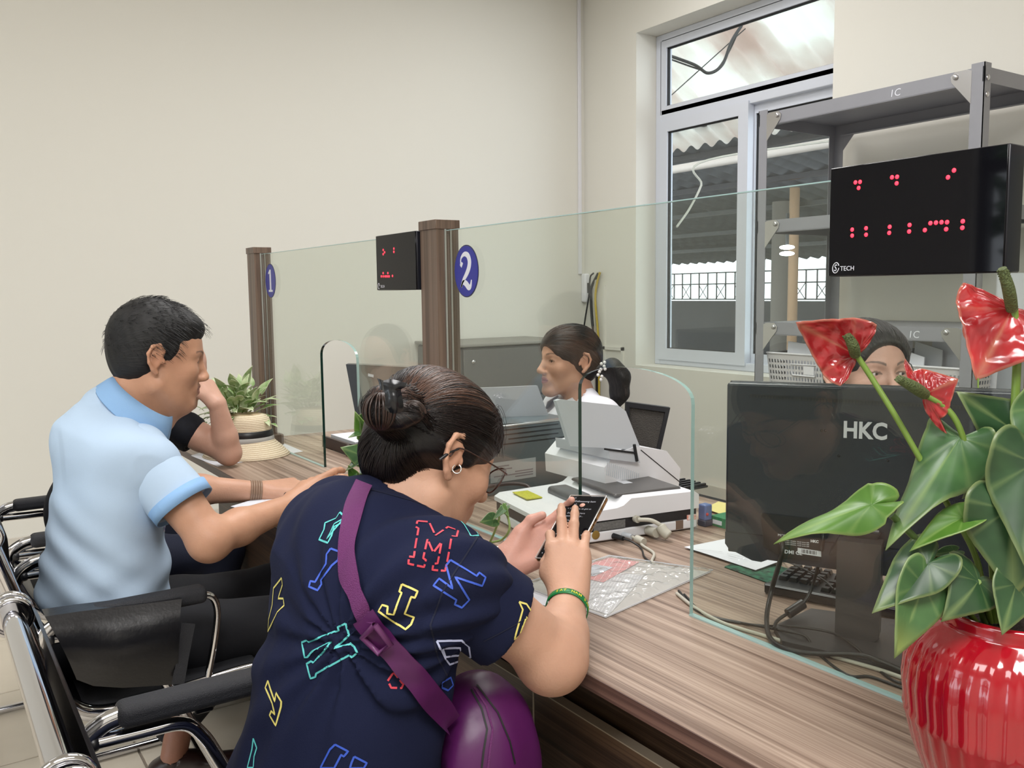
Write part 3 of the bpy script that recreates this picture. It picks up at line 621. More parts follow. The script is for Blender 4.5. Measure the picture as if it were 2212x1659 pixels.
for k in range(6):
    x = -2.18+.055*k; z1 = 1.02+.03*(k % 3)
    m = MB(); m.add([(x, 3.38+.035*k, .74), (x+.14, 3.36+.035*k, .74), (x+.15, 3.36+.035*k, z1), (x+.02, 3.38+.035*k, z1+.03), (x, 3.386+.035*k, .74), (x+.14, 3.366+.035*k, .74), (x+.15, 3.366+.035*k, z1), (x+.02, 3.386+.035*k, z1+.03)], [(0, 1, 2, 3), (7, 6, 5, 4), (0, 4, 5, 1), (1, 5, 6, 2), (2, 6, 7, 3), (3, 7, 4, 0)], False)
    solo('paper_bundle', m, [M['paper'], fo2][k % 2], 'bundle of white papers standing in the right perforated basket', 'document', 'papers in the right basket')
# filing cabinet behind the far clerk
t = thing('filing_cabinet', 'dark grey metal cabinet with rounded top against the far wall', 'cabinet', (-4.66, 2.95, 0))
gm = mat('grey hammered metal', srgb(98, 97, 94), .5, var=.12, vscale=40)
part('body', MB().rbox((-4.93, 2.60, 0), (-4.42, 3.42, .985), .02, 3), gm, t)
part('cabinet_top', MB().rbox((-4.935, 2.585, .985), (-4.40, 3.43, 1.004), .006, 2), mat('cabinet top', srgb(140, 138, 132), .5), t)
for z in (.34, .66): dr = part('drawer', MB().rbox((-4.42, 2.63, z-.29), (-4.405, 3.39, z+.01), .004, 1), gm, t); part('handle', MB().sphere((-4.40, 2.70, z-.05), .016, 10, 8), M['chrome'], dr)
part('lock', MB().sphere((-4.405, 2.69, .90), .014, 10, 8), M['chrome'], t)
part('drawer', MB().rbox((-4.42, 2.63, .68), (-4.408, 3.39, .97), .004, 1), gm, t)
# ================================================================ THINGS ON THE COUNTER
CT = .75
def onc(x, y, z=CT): return ON(x, y, 'z', z)
def sheet(name, px, lab, m, cat='paper', z=CT+.0008, bend=.0, n=8, group=None, t=.0006):
    A, B, C_, D_ = [onc(*p, z) for p in px]; P = []
    for i in range(n+1):
        r = []
        for j in range(n+1):
            u, v = i/n, j/n; p = (A*(1-u)+B*u)*(1-v)+(D_*(1-u)+C_*u)*v; r.append((p.x, p.y, p.z+bend*(noise.noise(Vector((p.x*9, p.y*9, 3)))+.6)*(.3+u*v)))
        P.append(r)
    mb = MB(); mb.grid(P); mb.grid([[(q[0], q[1], q[2]-t) for q in r] for r in P][::-1]); return solo(name, mb, m, lab, cat, group)
# ---- near monitor
vv = Vector((.86, .51, 0)).normalized(); nn = Vector((-vv.y, vv.x, 0))       # nn points to the clerk
A0 = D(1568, 1000, 1.48); A0.z = 0
def MP(px, py, d=0.):           # point on the monitor's back plane, d metres towards the viewer
    o = A0 - nn*d; r_ = ray(px, py); t = (o-CAM).dot(nn)/r_.dot(nn); return CAM + r_*t
zt = D(1568, 825, 1.48).z; zb = D(1569, 1195, 1.48).z
mo = thing('monitor', 'large black monitor seen from behind, on a flat foot by the flower pot', 'monitor', (A0.x+.2*vv.x, A0.y+.2*vv.y, CT))
def mbx(mb, s0, s1, d0, d1, z0, z1, r=.003):
    mb.T = Matrix(((vv.x, nn.x, 0, A0.x), (vv.y, nn.y, 0, A0.y), (0, 0, 1, 0), (0, 0, 0, 1))); mb.rbox((s0, d0, z0), (s1, d1, z1), r, 2); mb.T = Matrix.Identity(4); return mb
WID = .50
mgl = mat('monitor back plastic', (.018, .022, .034), .22, bump=.06, bscale=600)
part('back_cover', mbx(MB(), 0, WID, 0, .03, zb+.03, zt, .004), mgl, mo)
lowp = MB(); lowp.T = Matrix(((vv.x, nn.x, 0, A0.x), (vv.y, nn.y, 0, A0.y), (0, 0, 1, 0), (0, 0, 0, 1)))
lowp.prism([(0, zb+.032), (0, zb+.012), (.006, zb+.004), (.045, zb-.012), (.06, zb-.013), (.07, zb-.008), (.2, zb-.012), (WID-.02, zb-.012), (WID, zb), (WID, zb+.032)], lambda u, v, w: (u, w, v), .001, .026); part('lower_cover', lowp, mgl, mo)
part('screen_bezel', mbx(MB(), -.001, WID+.001, .03, .036, zb-.01, zt+.001, .002), M['black'], mo)
m = MB(); a = MP(1621, 853, .0006); b = MP(2150, 882, .0006); n_ = 74
for k in range(n_):
    p = a.lerp(b, k/n_); q = a.lerp(b, (k+.62)/n_); w = Vector((0, 0, .0045))
    m.add([p, q, q-w, p-w], [(0, 1, 2, 3)], False)
m.add([a+Vector((0, 0, .0012)), b+Vector((0, 0, .0012)), b-Vector((0, 0, .0002)), a-Vector((0, 0, .0002))], [(0, 1, 2, 3)], False)
part('vent_slots', m, M['gasket'], mo, kind='stuff')
lo = MP(1820, 944, .0012); sc_l = (MP(1916, 948, .001)-lo).length
lt = text_at('logo', 'HKC', .036, M['whitep'], lo, vv, (0, 0, 1), mo, bold=.0011, ext=.0004)
me = lt.data; xs = [(v.co+org(mo)-lo).dot(vv) for v in me.vertices]; k_ = sc_l/max(xs)
for v in me.vertices:
    w = v.co+org(mo)-lo; s_ = w.dot(vv); v.co = v.co + vv*(s_*(k_-1))
for px, py in ((1812, 985), (1918, 995), (1783, 930), (1775, 930)): part('screw_hole', MB().sphere(MP(px, py, .0), .0022, 8, 5), M['gasket'], mo)
bay = MB(); P = [MP(*q, .0015) for q in ((1643, 1108), (1772, 1122), (1772, 1212), (1690, 1204), (1650, 1180))]; bay.add(P, [(0, 1, 2, 3, 4)], False); bp_ = part('port_bay', bay, M['gasket'], mo)
def mtext(txt, px, py, sz, nm='rating_text', bold=0): text_at(nm, txt, sz, M['whitep'], MP(px, py, .0022), vv, (0, 0, 1), bp_, ext=.0001, bold=bold)
mtext('MONITOR', 1680, 1158, .0058); mtext('HKC', 1751, 1171, .0058, bold=.0003); mtext('HDMI CE', 1686, 1194, .0085, bold=.0002)
for k in range(3): mtext('Input 100-240V~50/60Hz  Model series LED', 1683, 1167+4*k, .0026)
q = MB(); P = [MP(*p, .0025) for p in ((1723, 1183), (1774, 1191), (1774, 1203), (1723, 1195))]; q.add(P, [(0, 3, 2, 1)], False); part('barcode_label', q, M['whitep'], bp_)
q = MB()
for k in range(14):
    a = MP(1731+k*2.4, 1186+k*.35, .0027); b = MP(1731+k*2.4, 1194+k*.35, .0027); w = vv*(.0005+.0004*(k % 3)); q.add([a, a+w, b+w, b], [(0, 3, 2, 1)], False)
part('barcode', q, M['gasket'], bp_, kind='stuff')
q = MB(); P = [MP(*p, .0) for p in ((1825, 1140), (1905, 1150), (1885, 1195), (1795, 1183))]; Pf = [MP(*p, .022) for p in ((1822, 1146), (1900, 1156), (1876, 1212), (1791, 1200))]
q.add(P+Pf, [(4, 5, 6, 7), (0, 1, 5, 4), (1, 2, 6, 5), (2, 3, 7, 6), (3, 0, 4, 7)], False); part('hinge_cover', q, M['black'], mo)
q = MB(); P = [MP(*p, .003) for p in ((1853, 1140), (1899, 1146), (1899, 1151), (1853, 1145))]; q.add(P, [(0, 3, 2, 1)], False); part('release_latch', q, M['steel'], mo)
nb = onc(1803, 1368, .765); nbr = onc(1898, 1383, .765); nd = (nbr-nb).normalized(); nw = (nbr-nb).length; npn = Vector((-nd.y, nd.x, 0))
neck = MB(); neck.T = Matrix(((nd.x, npn.x, 0, nb.x), (nd.y, npn.y, 0, nb.y), (0, 0, 1, 0), (0, 0, 0, 1)))
neck.prism([(0, .7602), (nw*.9, .7602), (nw, .768), (nw, zb+.05), (0, zb+.05)], lambda u, v, w: (u, w, v), 0, .035); dkp = mat('dark grey plastic', srgb(56, 55, 58), .4, bump=.05, bscale=500)
part('neck', neck, dkp, mo)
P = [onc(*p, .7605) for p in ((1752, 1314), (1672, 1352), (1690, 1384), (1958, 1446), (2080, 1420), (1985, 1345))]; q = MB(); q.add([(p.x, p.y, .7605) for p in P]+[(p.x, p.y, .7502) for p in P], [tuple(range(6)), tuple(range(6, 12))[::-1]]+[(i, i+6, (i+1) % 6+6, (i+1) % 6) for i in range(6)], False); part('foot', q, dkp, mo)
# ---- keyboard (seen from behind) with single keys
k0 = onc(1649, 1283, CT); kd = (onc(1998, 1352, CT)-k0); ka = math.atan2(kd.y, kd.x)
kb = thing('keyboard', 'black computer keyboard behind the monitor foot and red pot', 'keyboard', (k0.x, k0.y, CT), ka)
part('case', MB().rbox((0, .002, .001), (.445, .145, .016), .003, 2).rbox((0, .0, .014), (.445, .012, .020), .003, 2), M['black'], kb, world=False)
kc = MB(); w = .0158
kc.add([(0, 0, 0), (w, 0, 0), (w, w, 0), (0, w, 0), (.002, .0015, .008), (w-.002, .0015, .008), (w-.002, w-.003, .008), (.002, w-.003, .008)], [(4, 5, 6, 7), (0, 1, 5, 4), (1, 2, 6, 5), (2, 3, 7, 6), (3, 0, 4, 7)], False)
kme = mesh('key', kc, mat('black keycap', (.02, .021, .024), .3))
for r in range(6):
    y = .024+r*.0192
    cols = [(.010+c*.0188) for c in range(4)]+[(.094+c*.0188) for c in range(3) if r not in (3,)]+[(.157+c*.0188) for c in range(15)]
    for x in cols:
        if r == 0 and x < .09: continue
        o = bpy.data.objects.new('key', kme); COL.objects.link(o); o.parent = kb; o.location = (x, y+(.004 if r else 0), .0155)
text_at('key_legend', 'SpaceType', .011, M['whitep'], (.024, .010, .0212), (1, 0, 0), (0, 1, 0), kb, ext=.0001) if False else None
# ---- mouse mat, papers, cables
sheet('mouse_mat', [(1564, 1224), (1620, 1202), (1760, 1246), (1668, 1262)], 'dark mouse mat with a green leaf pattern under the white paper', mat('mouse mat', srgb(24, 40, 38), .8, var=.9, vscale=60, col2=srgb(50, 120, 90)), 'mouse mat', CT+.0018, t=.0016)
pp_ = sheet('paper_sheet', [(1478, 1182), (1590, 1160), (1690, 1215), (1632, 1232)], 'white typed paper sheet lying half under the monitor', M['paper'], 'paper', CT+.004, .004)
m = MB()
for (a, b) in (((1500, 1186), (1560, 1192)), ((1570, 1196), (1612, 1205)), ((1572, 1201), (1590, 1204))): pa, pb = onc(*a, CT+.0085), onc(*b, CT+.0085); w = Vector((.0, .0012, 0)); m.add([pa, pb, pb+w, pa+w], [(0, 1, 2, 3)], False)
part('typed_lines', m, M['ink'], pp_)
def cable(px, r, m, lab, cat='cable', z=None, nm='cable', extra=None):
    P = [onc(x, y, CT+r+.0002+(h if len(p) > 2 else 0)) for p in px for (x, y, h) in [(p[0], p[1], p[2] if len(p) > 2 else 0)]]
    return solo(nm, MB().tube(smoothpath(P), r, 8), m, lab, cat)
cable([(1462, 1282), (1500, 1312), (1560, 1345), (1640, 1370), (1700, 1388), (1800, 1418), (1900, 1447), (1965, 1470)], .0032, M['cable'], 'beige cable running along the foot of the glass screen')
cable([(1466, 1276), (1505, 1318), (1560, 1339), (1640, 1351), (1720, 1354, .012), (1800, 1368, .014), (1850, 1400, .012), (1885, 1436), (1930, 1470), (1972, 1480)], .0022, M['blackcable'], 'thin black cable crossing the monitor foot')
cable([(1478, 1284), (1520, 1325), (1600, 1345), (1700, 1364, .012), (1740, 1375, .012), (1765, 1410), (1830, 1458), (1880, 1462), (1950, 1486), (1985, 1490)], .0022, M['blackcable'], 'thin black cable ending beside the red pot')
P = [MP(1690, 1160, .012), MP(1688, 1200, .03), onc(1668, 1270, .80), onc(1656, 1340, .765), onc(1672, 1388, .757), onc(1740, 1410, .756), onc(1850, 1414, .766), onc(1900, 1428, .766), onc(1975, 1460, .756)]
solo('monitor_cable', MB().tube(smoothpath(P), .0040, 8), M['blackcable'], 'thick black power cable looping from the monitor to the counter', 'cable')
P = [MP(1778, 1140, .006), MP(1777, 1175, .02), onc(1768, 1220, .84), onc(1745, 1290, .79), onc(1712, 1318, .772), onc(1680, 1340, .77), onc(1672, 1358, .764)]
t = thing('video_cable', 'thin black cable with a ferrite block hanging behind the monitor', 'cable', tuple(onc(1680, 1350)))
part('cord', MB().tube(smoothpath(P), .0028, 8), M['blackcable'], t); part('ferrite', MB().tube([onc(1735, 1304, .783), onc(1702, 1326, .770)], .0085, 12), M['black'], t)
part('plug', MB().tube([MP(1778, 1128, .006), MP(1778, 1150, .008)], .006, 8), M['black'], t)
cable([(1870, 1335), (1900, 1350), (1960, 1375), (2000, 1392)], .0014, M['blackcable'], 'thin black wire behind the monitor neck')
cable([(1690, 1210), (1720, 1222, .03), (1775, 1250, .03), (1800, 1272, .03)], .0016, M['blackcable'], 'thin mouse wire draped across the keyboard')
wb_ = thing('power_adapter', 'small white plug adapter behind the pot leaves', 'adapter', tuple(onc(2100, 1270)))
p = onc(2100, 1275); part('body', MB().rbox((p.x-.03, p.y, CT), (p.x+.045, p.y+.045, CT+.04), .006, 3), M['white'], wb_)
# ---- flatbed scanner with sheet feeder
N0 = Vector((-1.495, 1.094, 0)); su = Vector((.165, .986, 0)).normalized(); sw = Vector((-su.y, su.x, 0))
sc = thing('flatbed_scanner', 'white and black document scanner with cables plugged into its back', 'scanner', (N0.x, N0.y, CT))
TS = Matrix(((su.x, sw.x, 0, N0.x), (su.y, sw.y, 0, N0.y), (0, 0, 1, CT), (0, 0, 0, 1)))
def smb(): m = MB(); m.T = TS.copy(); return m
Ls, Ws = .385, .285
part('base', smb().rbox((0, 0, .003), (Ls, Ws, .026), .004, 2), M['white'], sc)
part('side_band', smb().rbox((.0015, .0015, .0255), (Ls-.0015, Ws-.0015, .050), .002, 1), M['black'], sc)
top = smb(); top.prism([(-.002, .050), (-.002, .060), (.012, .068), (.168, .074), (.185, .078), (.205, .092), (.375, .090), (Ls+.002, .082), (Ls+.002, .050)], lambda u, v, w: (u, w, v), -.002, Ws+.002); part('top_cover', top, M['white'], sc)
part('lid', smb().rbox((.185, .035, .0865), (.365, .245, .0955), .006, 3), mat('dark grey lid', srgb(82, 80, 80), .35), sc)
part('lid_logo', smb().box((.26, .12, .0956), (.285, .15, .0959)), M['whitep'], sc)
part('hinge_guard', smb().rbox((.105, .09, .066), (.16, .22, .088), .01, 3), mat('grey guard', srgb(92, 90, 92), .4), sc)
part('yellow_label', smb().box((.03, .17, .0735-.002), (.07, .25, .0738)), mat('yellow caution label', srgb(206, 202, 52), .5, var=.35, vscale=160), sc)
part('glass_strip', smb().box((.108, .012, .0735), (.112, .12, .0745)), M['gasket'], sc)
part('rating_label', smb().box((.11, -.0008, .028), (.19, .0016, .046)), mat('rating label', srgb(120, 120, 120), .5, var=.4, vscale=200), sc)
part('power_switch', smb().rbox((.072, -.002, .008), (.09, .002, .020), .001, 1), M['black'], sc)
part('brown_label', smb().box((.325, -.0006, .006), (.345, .001, .026)), mat('brown label', srgb(120, 100, 88), .5), sc)
part('orange_sticker', smb().box((.356, -.0008, .024), (.380, .0016, .036)), mat('orange sticker', srgb(226, 110, 70), .5, var=.5, vscale=150, col2=(.8, .8, .8)), sc)
part('gold_sticker', smb().sphere((.115, -.001, .020), .010, 14, 8, (1, .08, 1)), mat('gold sticker', srgb(160, 132, 70), .3, .5), sc)
# sheet feeder
fe = part('feeder', MB(), M['white'], sc); bpy.data.objects.remove(fe)
XF = -1.60
pf = lambda px, py, X=XF: ON(px, py, 'x', X)
prof = [pf(*q) for q in ((1308, 1052), (1306, 1010), (1330, 980), (1376, 964), (1440, 974), (1470, 1012), (1466, 1052))]
m = MB(); m.prism([(p.y, p.z) for p in prof], lambda u, v, w: (w, u, v), XF, XF-.24); fe = part('feeder_body', m, M['white'], sc)
m = MB()
a, b = pf(1384, 972), pf(1467, 1040); m.tube([a+Vector((.0006, 0, 0)), b+Vector((.0006, 0, 0))], .0012, 5); part('seam_line', m, M['gasket'], fe)
m = MB()
for k in range(17):
    a = pf(1312+k*4.2, 998+k*1.5); b = pf(1310+k*4.2, 1026+k*1.4); m.tube([a, b], .0013, 5)
part('grip_ribs', m, M['whiteg'], fe, kind='stuff')
tr_ = [pf(*q, XF-.02) for q in ((1224, 962), (1203, 866), (1212, 863), (1335, 876), (1350, 888), (1372, 962), (1369, 970))]; m = MB(); m.prism([(p.y, p.z) for p in tr_], lambda u, v, w: (w+(v-.9)*-.15, u, v), XF-.0, XF-.012); part('paper_chute', m, M['whiteg'], sc)
tr_ = [pf(*q, XF-.005) for q in ((1306, 968), (1368, 976), (1374, 998), (1308, 990))]; m = MB(); m.prism([(p.y, p.z) for p in tr_], lambda u, v, w: (w, u, v), XF+.01, XF-.2); part('chute_base', m, M['whiteg'], sc)
m = MB(); m.tube([pf(1306, 970, XF+.012), pf(1370, 978, XF+.012)], .0025, 6).tube([pf(1370, 960, XF+.012), pf(1376, 996, XF+.012)], .004, 6); part('hinge', m, M['gasket'], sc)
# scanner cables
def spt(u, w, z): return TS @ Vector((u, w, z))
t = thing('scanner_cable', 'thick beige cable with a round ferrite plugged into the scanner', 'cable', tuple(spt(.28, -.05, 0)))
part('plug', MB().tube([spt(.216, -.0, .045), spt(.216, -.012, .045)], .008, 10).tube([spt(.25, -.001, .014), spt(.25, -.035, .016)], .011, 10), M['cable'], t)
part('cord', MB().tube(smoothpath([spt(.216, -.012, .045), spt(.24, -.03, .044), spt(.26, -.045, .03), spt(.262, -.05, .02)]), .0048, 9), M['cable'], t)
part('ferrite', MB().tube(smoothpath([spt(.258, -.036, .032), spt(.262, -.046, .020), spt(.268, -.056, .012)]), [.008]+[.0115]*15+[.009], 14), M['cable'], t)
t = thing('usb_cable', 'pale cable with a small ferrite running from the scanner port onto the counter', 'cable', tuple(spt(.2, -.06, 0)))
part('plug', MB().rbox((0, 0, 0), (.014, .03, .009), .001, 1), M['whiteg'], None) if False else None
part('plug', MB().tube([spt(.185, 0, .012), spt(.192, -.025, .012)], .0065, 8), M['whiteg'], t)
part('cord', MB().tube(smoothpath([spt(.192, -.02, .012), spt(.2, -.045, .008), spt(.19, -.07, .005), onc(1412, 1195, .754), onc(1408, 1212, .753), onc(1414, 1218, .753)]), .0032, 8), M['cable'], t)
part('ferrite', MB().tube([spt(.196, -.038, .011), spt(.199, -.062, .009)], .0085, 12), M['cable'], t)
t = thing('dc_cable', 'thin black power lead plugged into the back of the scanner', 'cable', tuple(spt(.16, -.05, 0)))
part('plug', MB().tube([spt(.160, 0, .012), spt(.168, -.028, .012)], [.0068, .0052], 10), M['black'], t)
part('cord', MB().tube(smoothpath([spt(.168, -.028, .012), spt(.175, -.05, .01), onc(1385, 1185, .753), onc(1392, 1203, .753), onc(1408, 1216, .753)]), .002, 8), M['blackcable'], t)
# ---- printer behind
pr_ = thing('laser_printer', 'dark teal grey printer with slotted top edge behind the scanner', 'printer', (-2.15, 1.45, CT))
tg = mat('teal grey plastic', srgb(96, 106, 112), .35)
m = MB(); m.prism([(1.24, .752), (1.24, .935), (1.25, .948), (1.60, .928), (1.635, .918), (1.655, .895), (1.662, .86), (1.662, .752)], lambda u, v, w: (w, u, v), -2.0, -2.34); bd = part('body', m, tg, pr_)
m = MB(); m.prism([(1.636, .752), (1.650, .86), (1.646, .892), (1.625, .912), (1.60, .922), (1.60, .93), (1.637, .922), (1.660, .90), (1.668, .86), (1.668, .752)], lambda u, v, w: (w, u, v), -1.996, -2.02); part('pale_rim', m, M['whiteg'], pr_)
for k, (a, b) in enumerate(((1.30, 1.50), (1.27, 1.52), (1.33, 1.50), (1.27, 1.55))): part('vent_slot', MB().box((-2.0, a, .925-.013*k), (-1.9985, b, .928-.013*k)), M['gasket'], pr_)
part('top_highlight', MB().rbox((-2.02, 1.25, .934), (-1.997, 1.6, .940), .002, 1), M['alu'], pr_)
part('button', MB().sphere((-1.999, 1.60, .852), .008, 10, 6, (.4, 1, 1)), M['gasket'], pr_)
part('socket', MB().box((-2.0, 1.605, .775), (-1.9985, 1.632, .815)), M['gasket'], pr_)
lb = part('sticker', MB().box((-2.0, 1.27, .785), (-1.9985, 1.42, .84)), mat('printer sticker', srgb(176, 184, 190), .4), pr_)
for z, a, b in ((.827, 1.28, 1.33), (.818, 1.28, 1.34), (.80, 1.28, 1.41), (.793, 1.35, 1.41), (.807, 1.35, 1.41)): part('sticker_line', MB().box((-1.9985, a, z), (-1.998, b, z+.003)), M['ink'], lb)
q = [ON(*p, 'x', -2.14) for p in ((1022, 912), (1040, 838), (1161, 833), (1190, 912))]; m = MB(); m.prism([(p.y, p.z) for p in q], lambda u, v, w: (w, u, v), -2.14, -2.15); part('paper_tray', m, mat('pale translucent tray', srgb(178, 180, 190), .3), pr_)
solo('cable', MB().tube(smoothpath([ON(1050, 1052, 'x', -1.96), ON(1100, 1045, 'x', -1.95), ON(1135, 1048, 'x', -1.93), ON(1150, 1062, 'x', -1.9)]), .005, 8), mat('brown cord', srgb(74, 60, 60), .4), 'short dark brown cord in front of the printer sticker', 'cable')
# ---- small things by the scanner
t = thing('self_inking_stamp', 'small blue upright stamp beside the scanner', 'stamp', tuple(onc(1518, 1135)))
p = onc(1519, 1136); part('cover', MB().rbox((p.x-.012, p.y-.006, CT+.014), (p.x+.012, p.y+.018, CT+.052), .004, 3), mat('blue plastic', srgb(90, 116, 170), .3), t); part('base', MB().rbox((p.x-.013, p.y-.007, CT), (p.x+.013, p.y+.019, CT+.015), .002, 1), mat('dark blue base', srgb(56, 66, 84), .4), t); part('red_dot', MB().sphere((p.x+.012, p.y+.0, CT+.03), .004, 8, 5), M['led'] if False else mat('red dot', srgb(200, 60, 60), .4), t)
t = thing('staple_box', 'small green cardboard box next to the blue stamp', 'box', tuple(onc(1538, 1128)))
p = onc(1535, 1136); part('carton', MB().rbox((p.x-.005, p.y+.005, CT), (p.x+.045, p.y+.055, CT+.024), .001, 1), mat('green card', srgb(36, 130, 84), .5, var=.2), t); part('box_label', MB().box((p.x+.002, p.y+.0045, CT+.006), (p.x+.03, p.y+.005, CT+.016)), M['whitep'], t)
sheet('sticky_notes', [(1522, 1098), (1552, 1083), (1592, 1092), (1562, 1112)], 'pale yellow note paper behind the monitor edge', mat('yellow paper', srgb(226, 214, 140), .7), 'paper', CT+.006)
solo('ballpoint_pen', MB().tube([onc(1546, 1118, .755), onc(1600, 1128, .755)], .004, 8), mat('blue pen', srgb(60, 62, 140), .3), 'blue ballpoint pen lying beside the yellow note', 'pen')
t = thing('document_tray', 'black slatted tray edge behind the scanner', 'tray', tuple(onc(1490, 1048)))
p = onc(1455, 1056); m = MB(); part('tray', m.rbox((p.x-.05, p.y, CT), (p.x+.045, p.y+.09, CT+.006), .002, 1), M['black'], t)
for k in range(5): part('slat', MB().rbox((p.x-.048+.02*k, p.y+.003, CT+.006), (p.x-.040+.02*k, p.y+.087, CT+.012), .001, 1), M['black'], t)
# ---- plastic bag with a red form on the counter
c4 = [(1122, 1268), (1316, 1204), (1540, 1236), (1308, 1338)]
Q = [onc(*p) for p in c4]
def bagpt(u, v, z): p = (Q[0]*(1-u)+Q[1]*u)*(1-v)+(Q[3]*(1-u)+Q[2]*u)*v; return Vector((p.x, p.y, z))
def brick(name, base, line, sx, sy):
    m = bpy.data.materials.new(name); m.use_nodes = True; N = m.node_tree.nodes; L = m.node_tree.links; b = N['Principled BSDF']; b.inputs['Roughness'].default_value = .6
    tc = N.new('ShaderNodeTexCoord'); mp = N.new('ShaderNodeMapping'); mp.inputs['Rotation'].default_value = (0, 0, .9); br = N.new('ShaderNodeTexBrick'); br.offset = 0
    br.inputs['Color1'].default_value = base+(1,); br.inputs['Color2'].default_value = base+(1,); br.inputs['Mortar'].default_value = line+(1,); br.inputs['Scale'].default_value = 1; br.inputs['Mortar Size'].default_value = .0006; br.inputs['Brick Width'].default_value = sx; br.inputs['Row Height'].default_value = sy
    L.new(tc.outputs['Object'], mp.inputs[0]); L.new(mp.outputs[0], br.inputs[0]); L.new(br.outputs[0], b.inputs[0]); return m
bagt = thing('plastic_document_bag', 'clear plastic bag holding a red and white form in front of the scanner', 'bag', tuple(onc(1330, 1270)))
def patch(nm, uv, z, m, n=6):
    P = [[bagpt(*((Vector(uv[0])*(1-i/n)+Vector(uv[1])*(i/n))*(1-j/n)+(Vector(uv[3])*(1-i/n)+Vector(uv[2])*(i/n))*(j/n)), z) for j in range(n+1)] for i in range(n+1)]
    mb = MB(); mb.grid(P); part(nm, mb, m, bagt)
patch('back_sheet', [(0.01, 0.01), (.99, .01), (.99, .99), (.01, .99)], CT+.0008, mat('milky film', srgb(205, 200, 198), .3, var=.12, vscale=30))
patch('grid_form', [(.03, .45), (.60, .03), (.72, .6), (.05, .97)], CT+.0016, brick('gridded form', srgb(196, 194, 200), srgb(238, 238, 240), .008, .006))
patch('red_form', [(.42, .02), (.97, .02), (.97, .33), (.44, .46)], CT+.0024, brick('red form', srgb(214, 120, 122), srgb(238, 205, 205), .007, .012))
patch('white_box', [(.48, .1), (.74, .08), (.75, .26), (.5, .3)], CT+.0032, mat('pale card', srgb(214, 218, 230), .6, var=.35, vscale=50))
n = 60; P = []
for i in range(n+1):
    r_ = []
    for j in range(n+1):
        u, v = i/n, j/n; p = bagpt(u, v, 0); e = min(u, v, 1-u, 1-v)
        h = .0042+min(1, e*12)*(.003+.010*abs(noise.noise(Vector((p.x*30, p.y*30, 1))))*(.4+1.2*v*u)+.006*abs(noise.noise(Vector((p.x*80, p.y*60, 5))))*v); r_.append((p.x, p.y, CT+h))
    P.append(r_)
mb = MB(); mb.grid(P); part('film', mb, M['clear'], bagt)
m = MB(); c = [bagpt(0, 0, CT+.0045), bagpt(1, 0, CT+.0045), bagpt(1, 1, CT+.0045), bagpt(0, 1, CT+.0045)]; m.tube(c+[c[0]], .0008, 5); part('seam', m, M['whiteg'], bagt)
sheet('paper_sheet', [(1110, 1296), (1150, 1262), (1215, 1262), (1200, 1312)], 'white sheet beneath the left corner of the plastic bag', M['paper'], 'paper', CT+.0006)
# ---- far monitor, tray, paper
t = thing('monitor', 'grey backed monitor turned sideways at window 1', 'monitor', tuple(onc(860, 1000)))
a, b = D(747, 787, 2.62), D(935, 797, 2.78); c_, d_ = D(776, 938, 2.58), D(945, 955, 2.75); dn = Vector((.5, .2, 0))
gb = mat('grey monitor back', srgb(110, 108, 102), .35)
q = MB(); off = (Fh)*.04; a2, b2, c2, d2 = [p+Rh*.032 - off*.3 for p in (a, b, c_, d_)]
q.add([a2, b2, d2, c2, a2+off, b2+off, d2+off, c2+off], [(0, 3, 2, 1), (4, 5, 6, 7), (0, 1, 5, 4), (2, 3, 7, 6), (1, 2, 6, 5), (3, 0, 4, 7)], False); part('back_cover', q, gb, t)
q = MB(); q.add([a, a2, c2, c_, a+off, a2+off, c2+off, c_+off], [(0, 3, 2, 1), (4, 5, 6, 7), (0, 1, 5, 4), (2, 3, 7, 6), (3, 0, 4, 7)], False); part('side_frame', q, M['black'], t)
P = [D(*p) for p in ((796, 806, 2.62), (808, 809, 2.63), (808, 815, 2.63), (796, 812, 2.62))]; q = MB(); q.add([p-off*.2 for p in P], [(0, 3, 2, 1)], False); part('sticker', q, M['whitep'], t)
p = onc(870, 1010); part('stand', MB().rbox((p.x-.1, p.y-.02, CT), (p.x+.1, p.y+.12, CT+.01), .004, 1).rbox((p.x-.03, p.y+.04, CT), (p.x+.03, p.y+.07, CT+.16), .004, 1), M['black'], t)
t = thing('paper_tray', 'dark wooden desk tray with white paper behind the small arched opening', 'tray', tuple(onc(722, 975)))
a = onc(704, 965); b = onc(745, 985); e = .32
part('front_side', MB().rbox((a.x-.01, a.y+.0, CT), (b.x+.02, b.y+.012, CT+.04), .002, 1), mat('dark tray wood', srgb(46, 26, 22), .4), t)
part('end_side', MB().rbox((b.x+.008, b.y, CT), (b.x+.02, b.y+.26, CT+.04), .002, 1), mat('dark tray wood 2', srgb(52, 30, 24), .4), t)
part('tray_base', MB().rbox((a.x-.01, a.y+.012, CT), (b.x+.008, b.y+.26, CT+.03), .002, 1), mat('dark tray wood 3', srgb(52, 30, 24), .4), t)
solo('paper_stack', MB().rbox((a.x+.0, a.y+.02, CT+.031), (b.x-.0, b.y+.25, CT+.044), .001, 1), M['paper'], 'white papers lying in the dark wooden tray', 'paper')
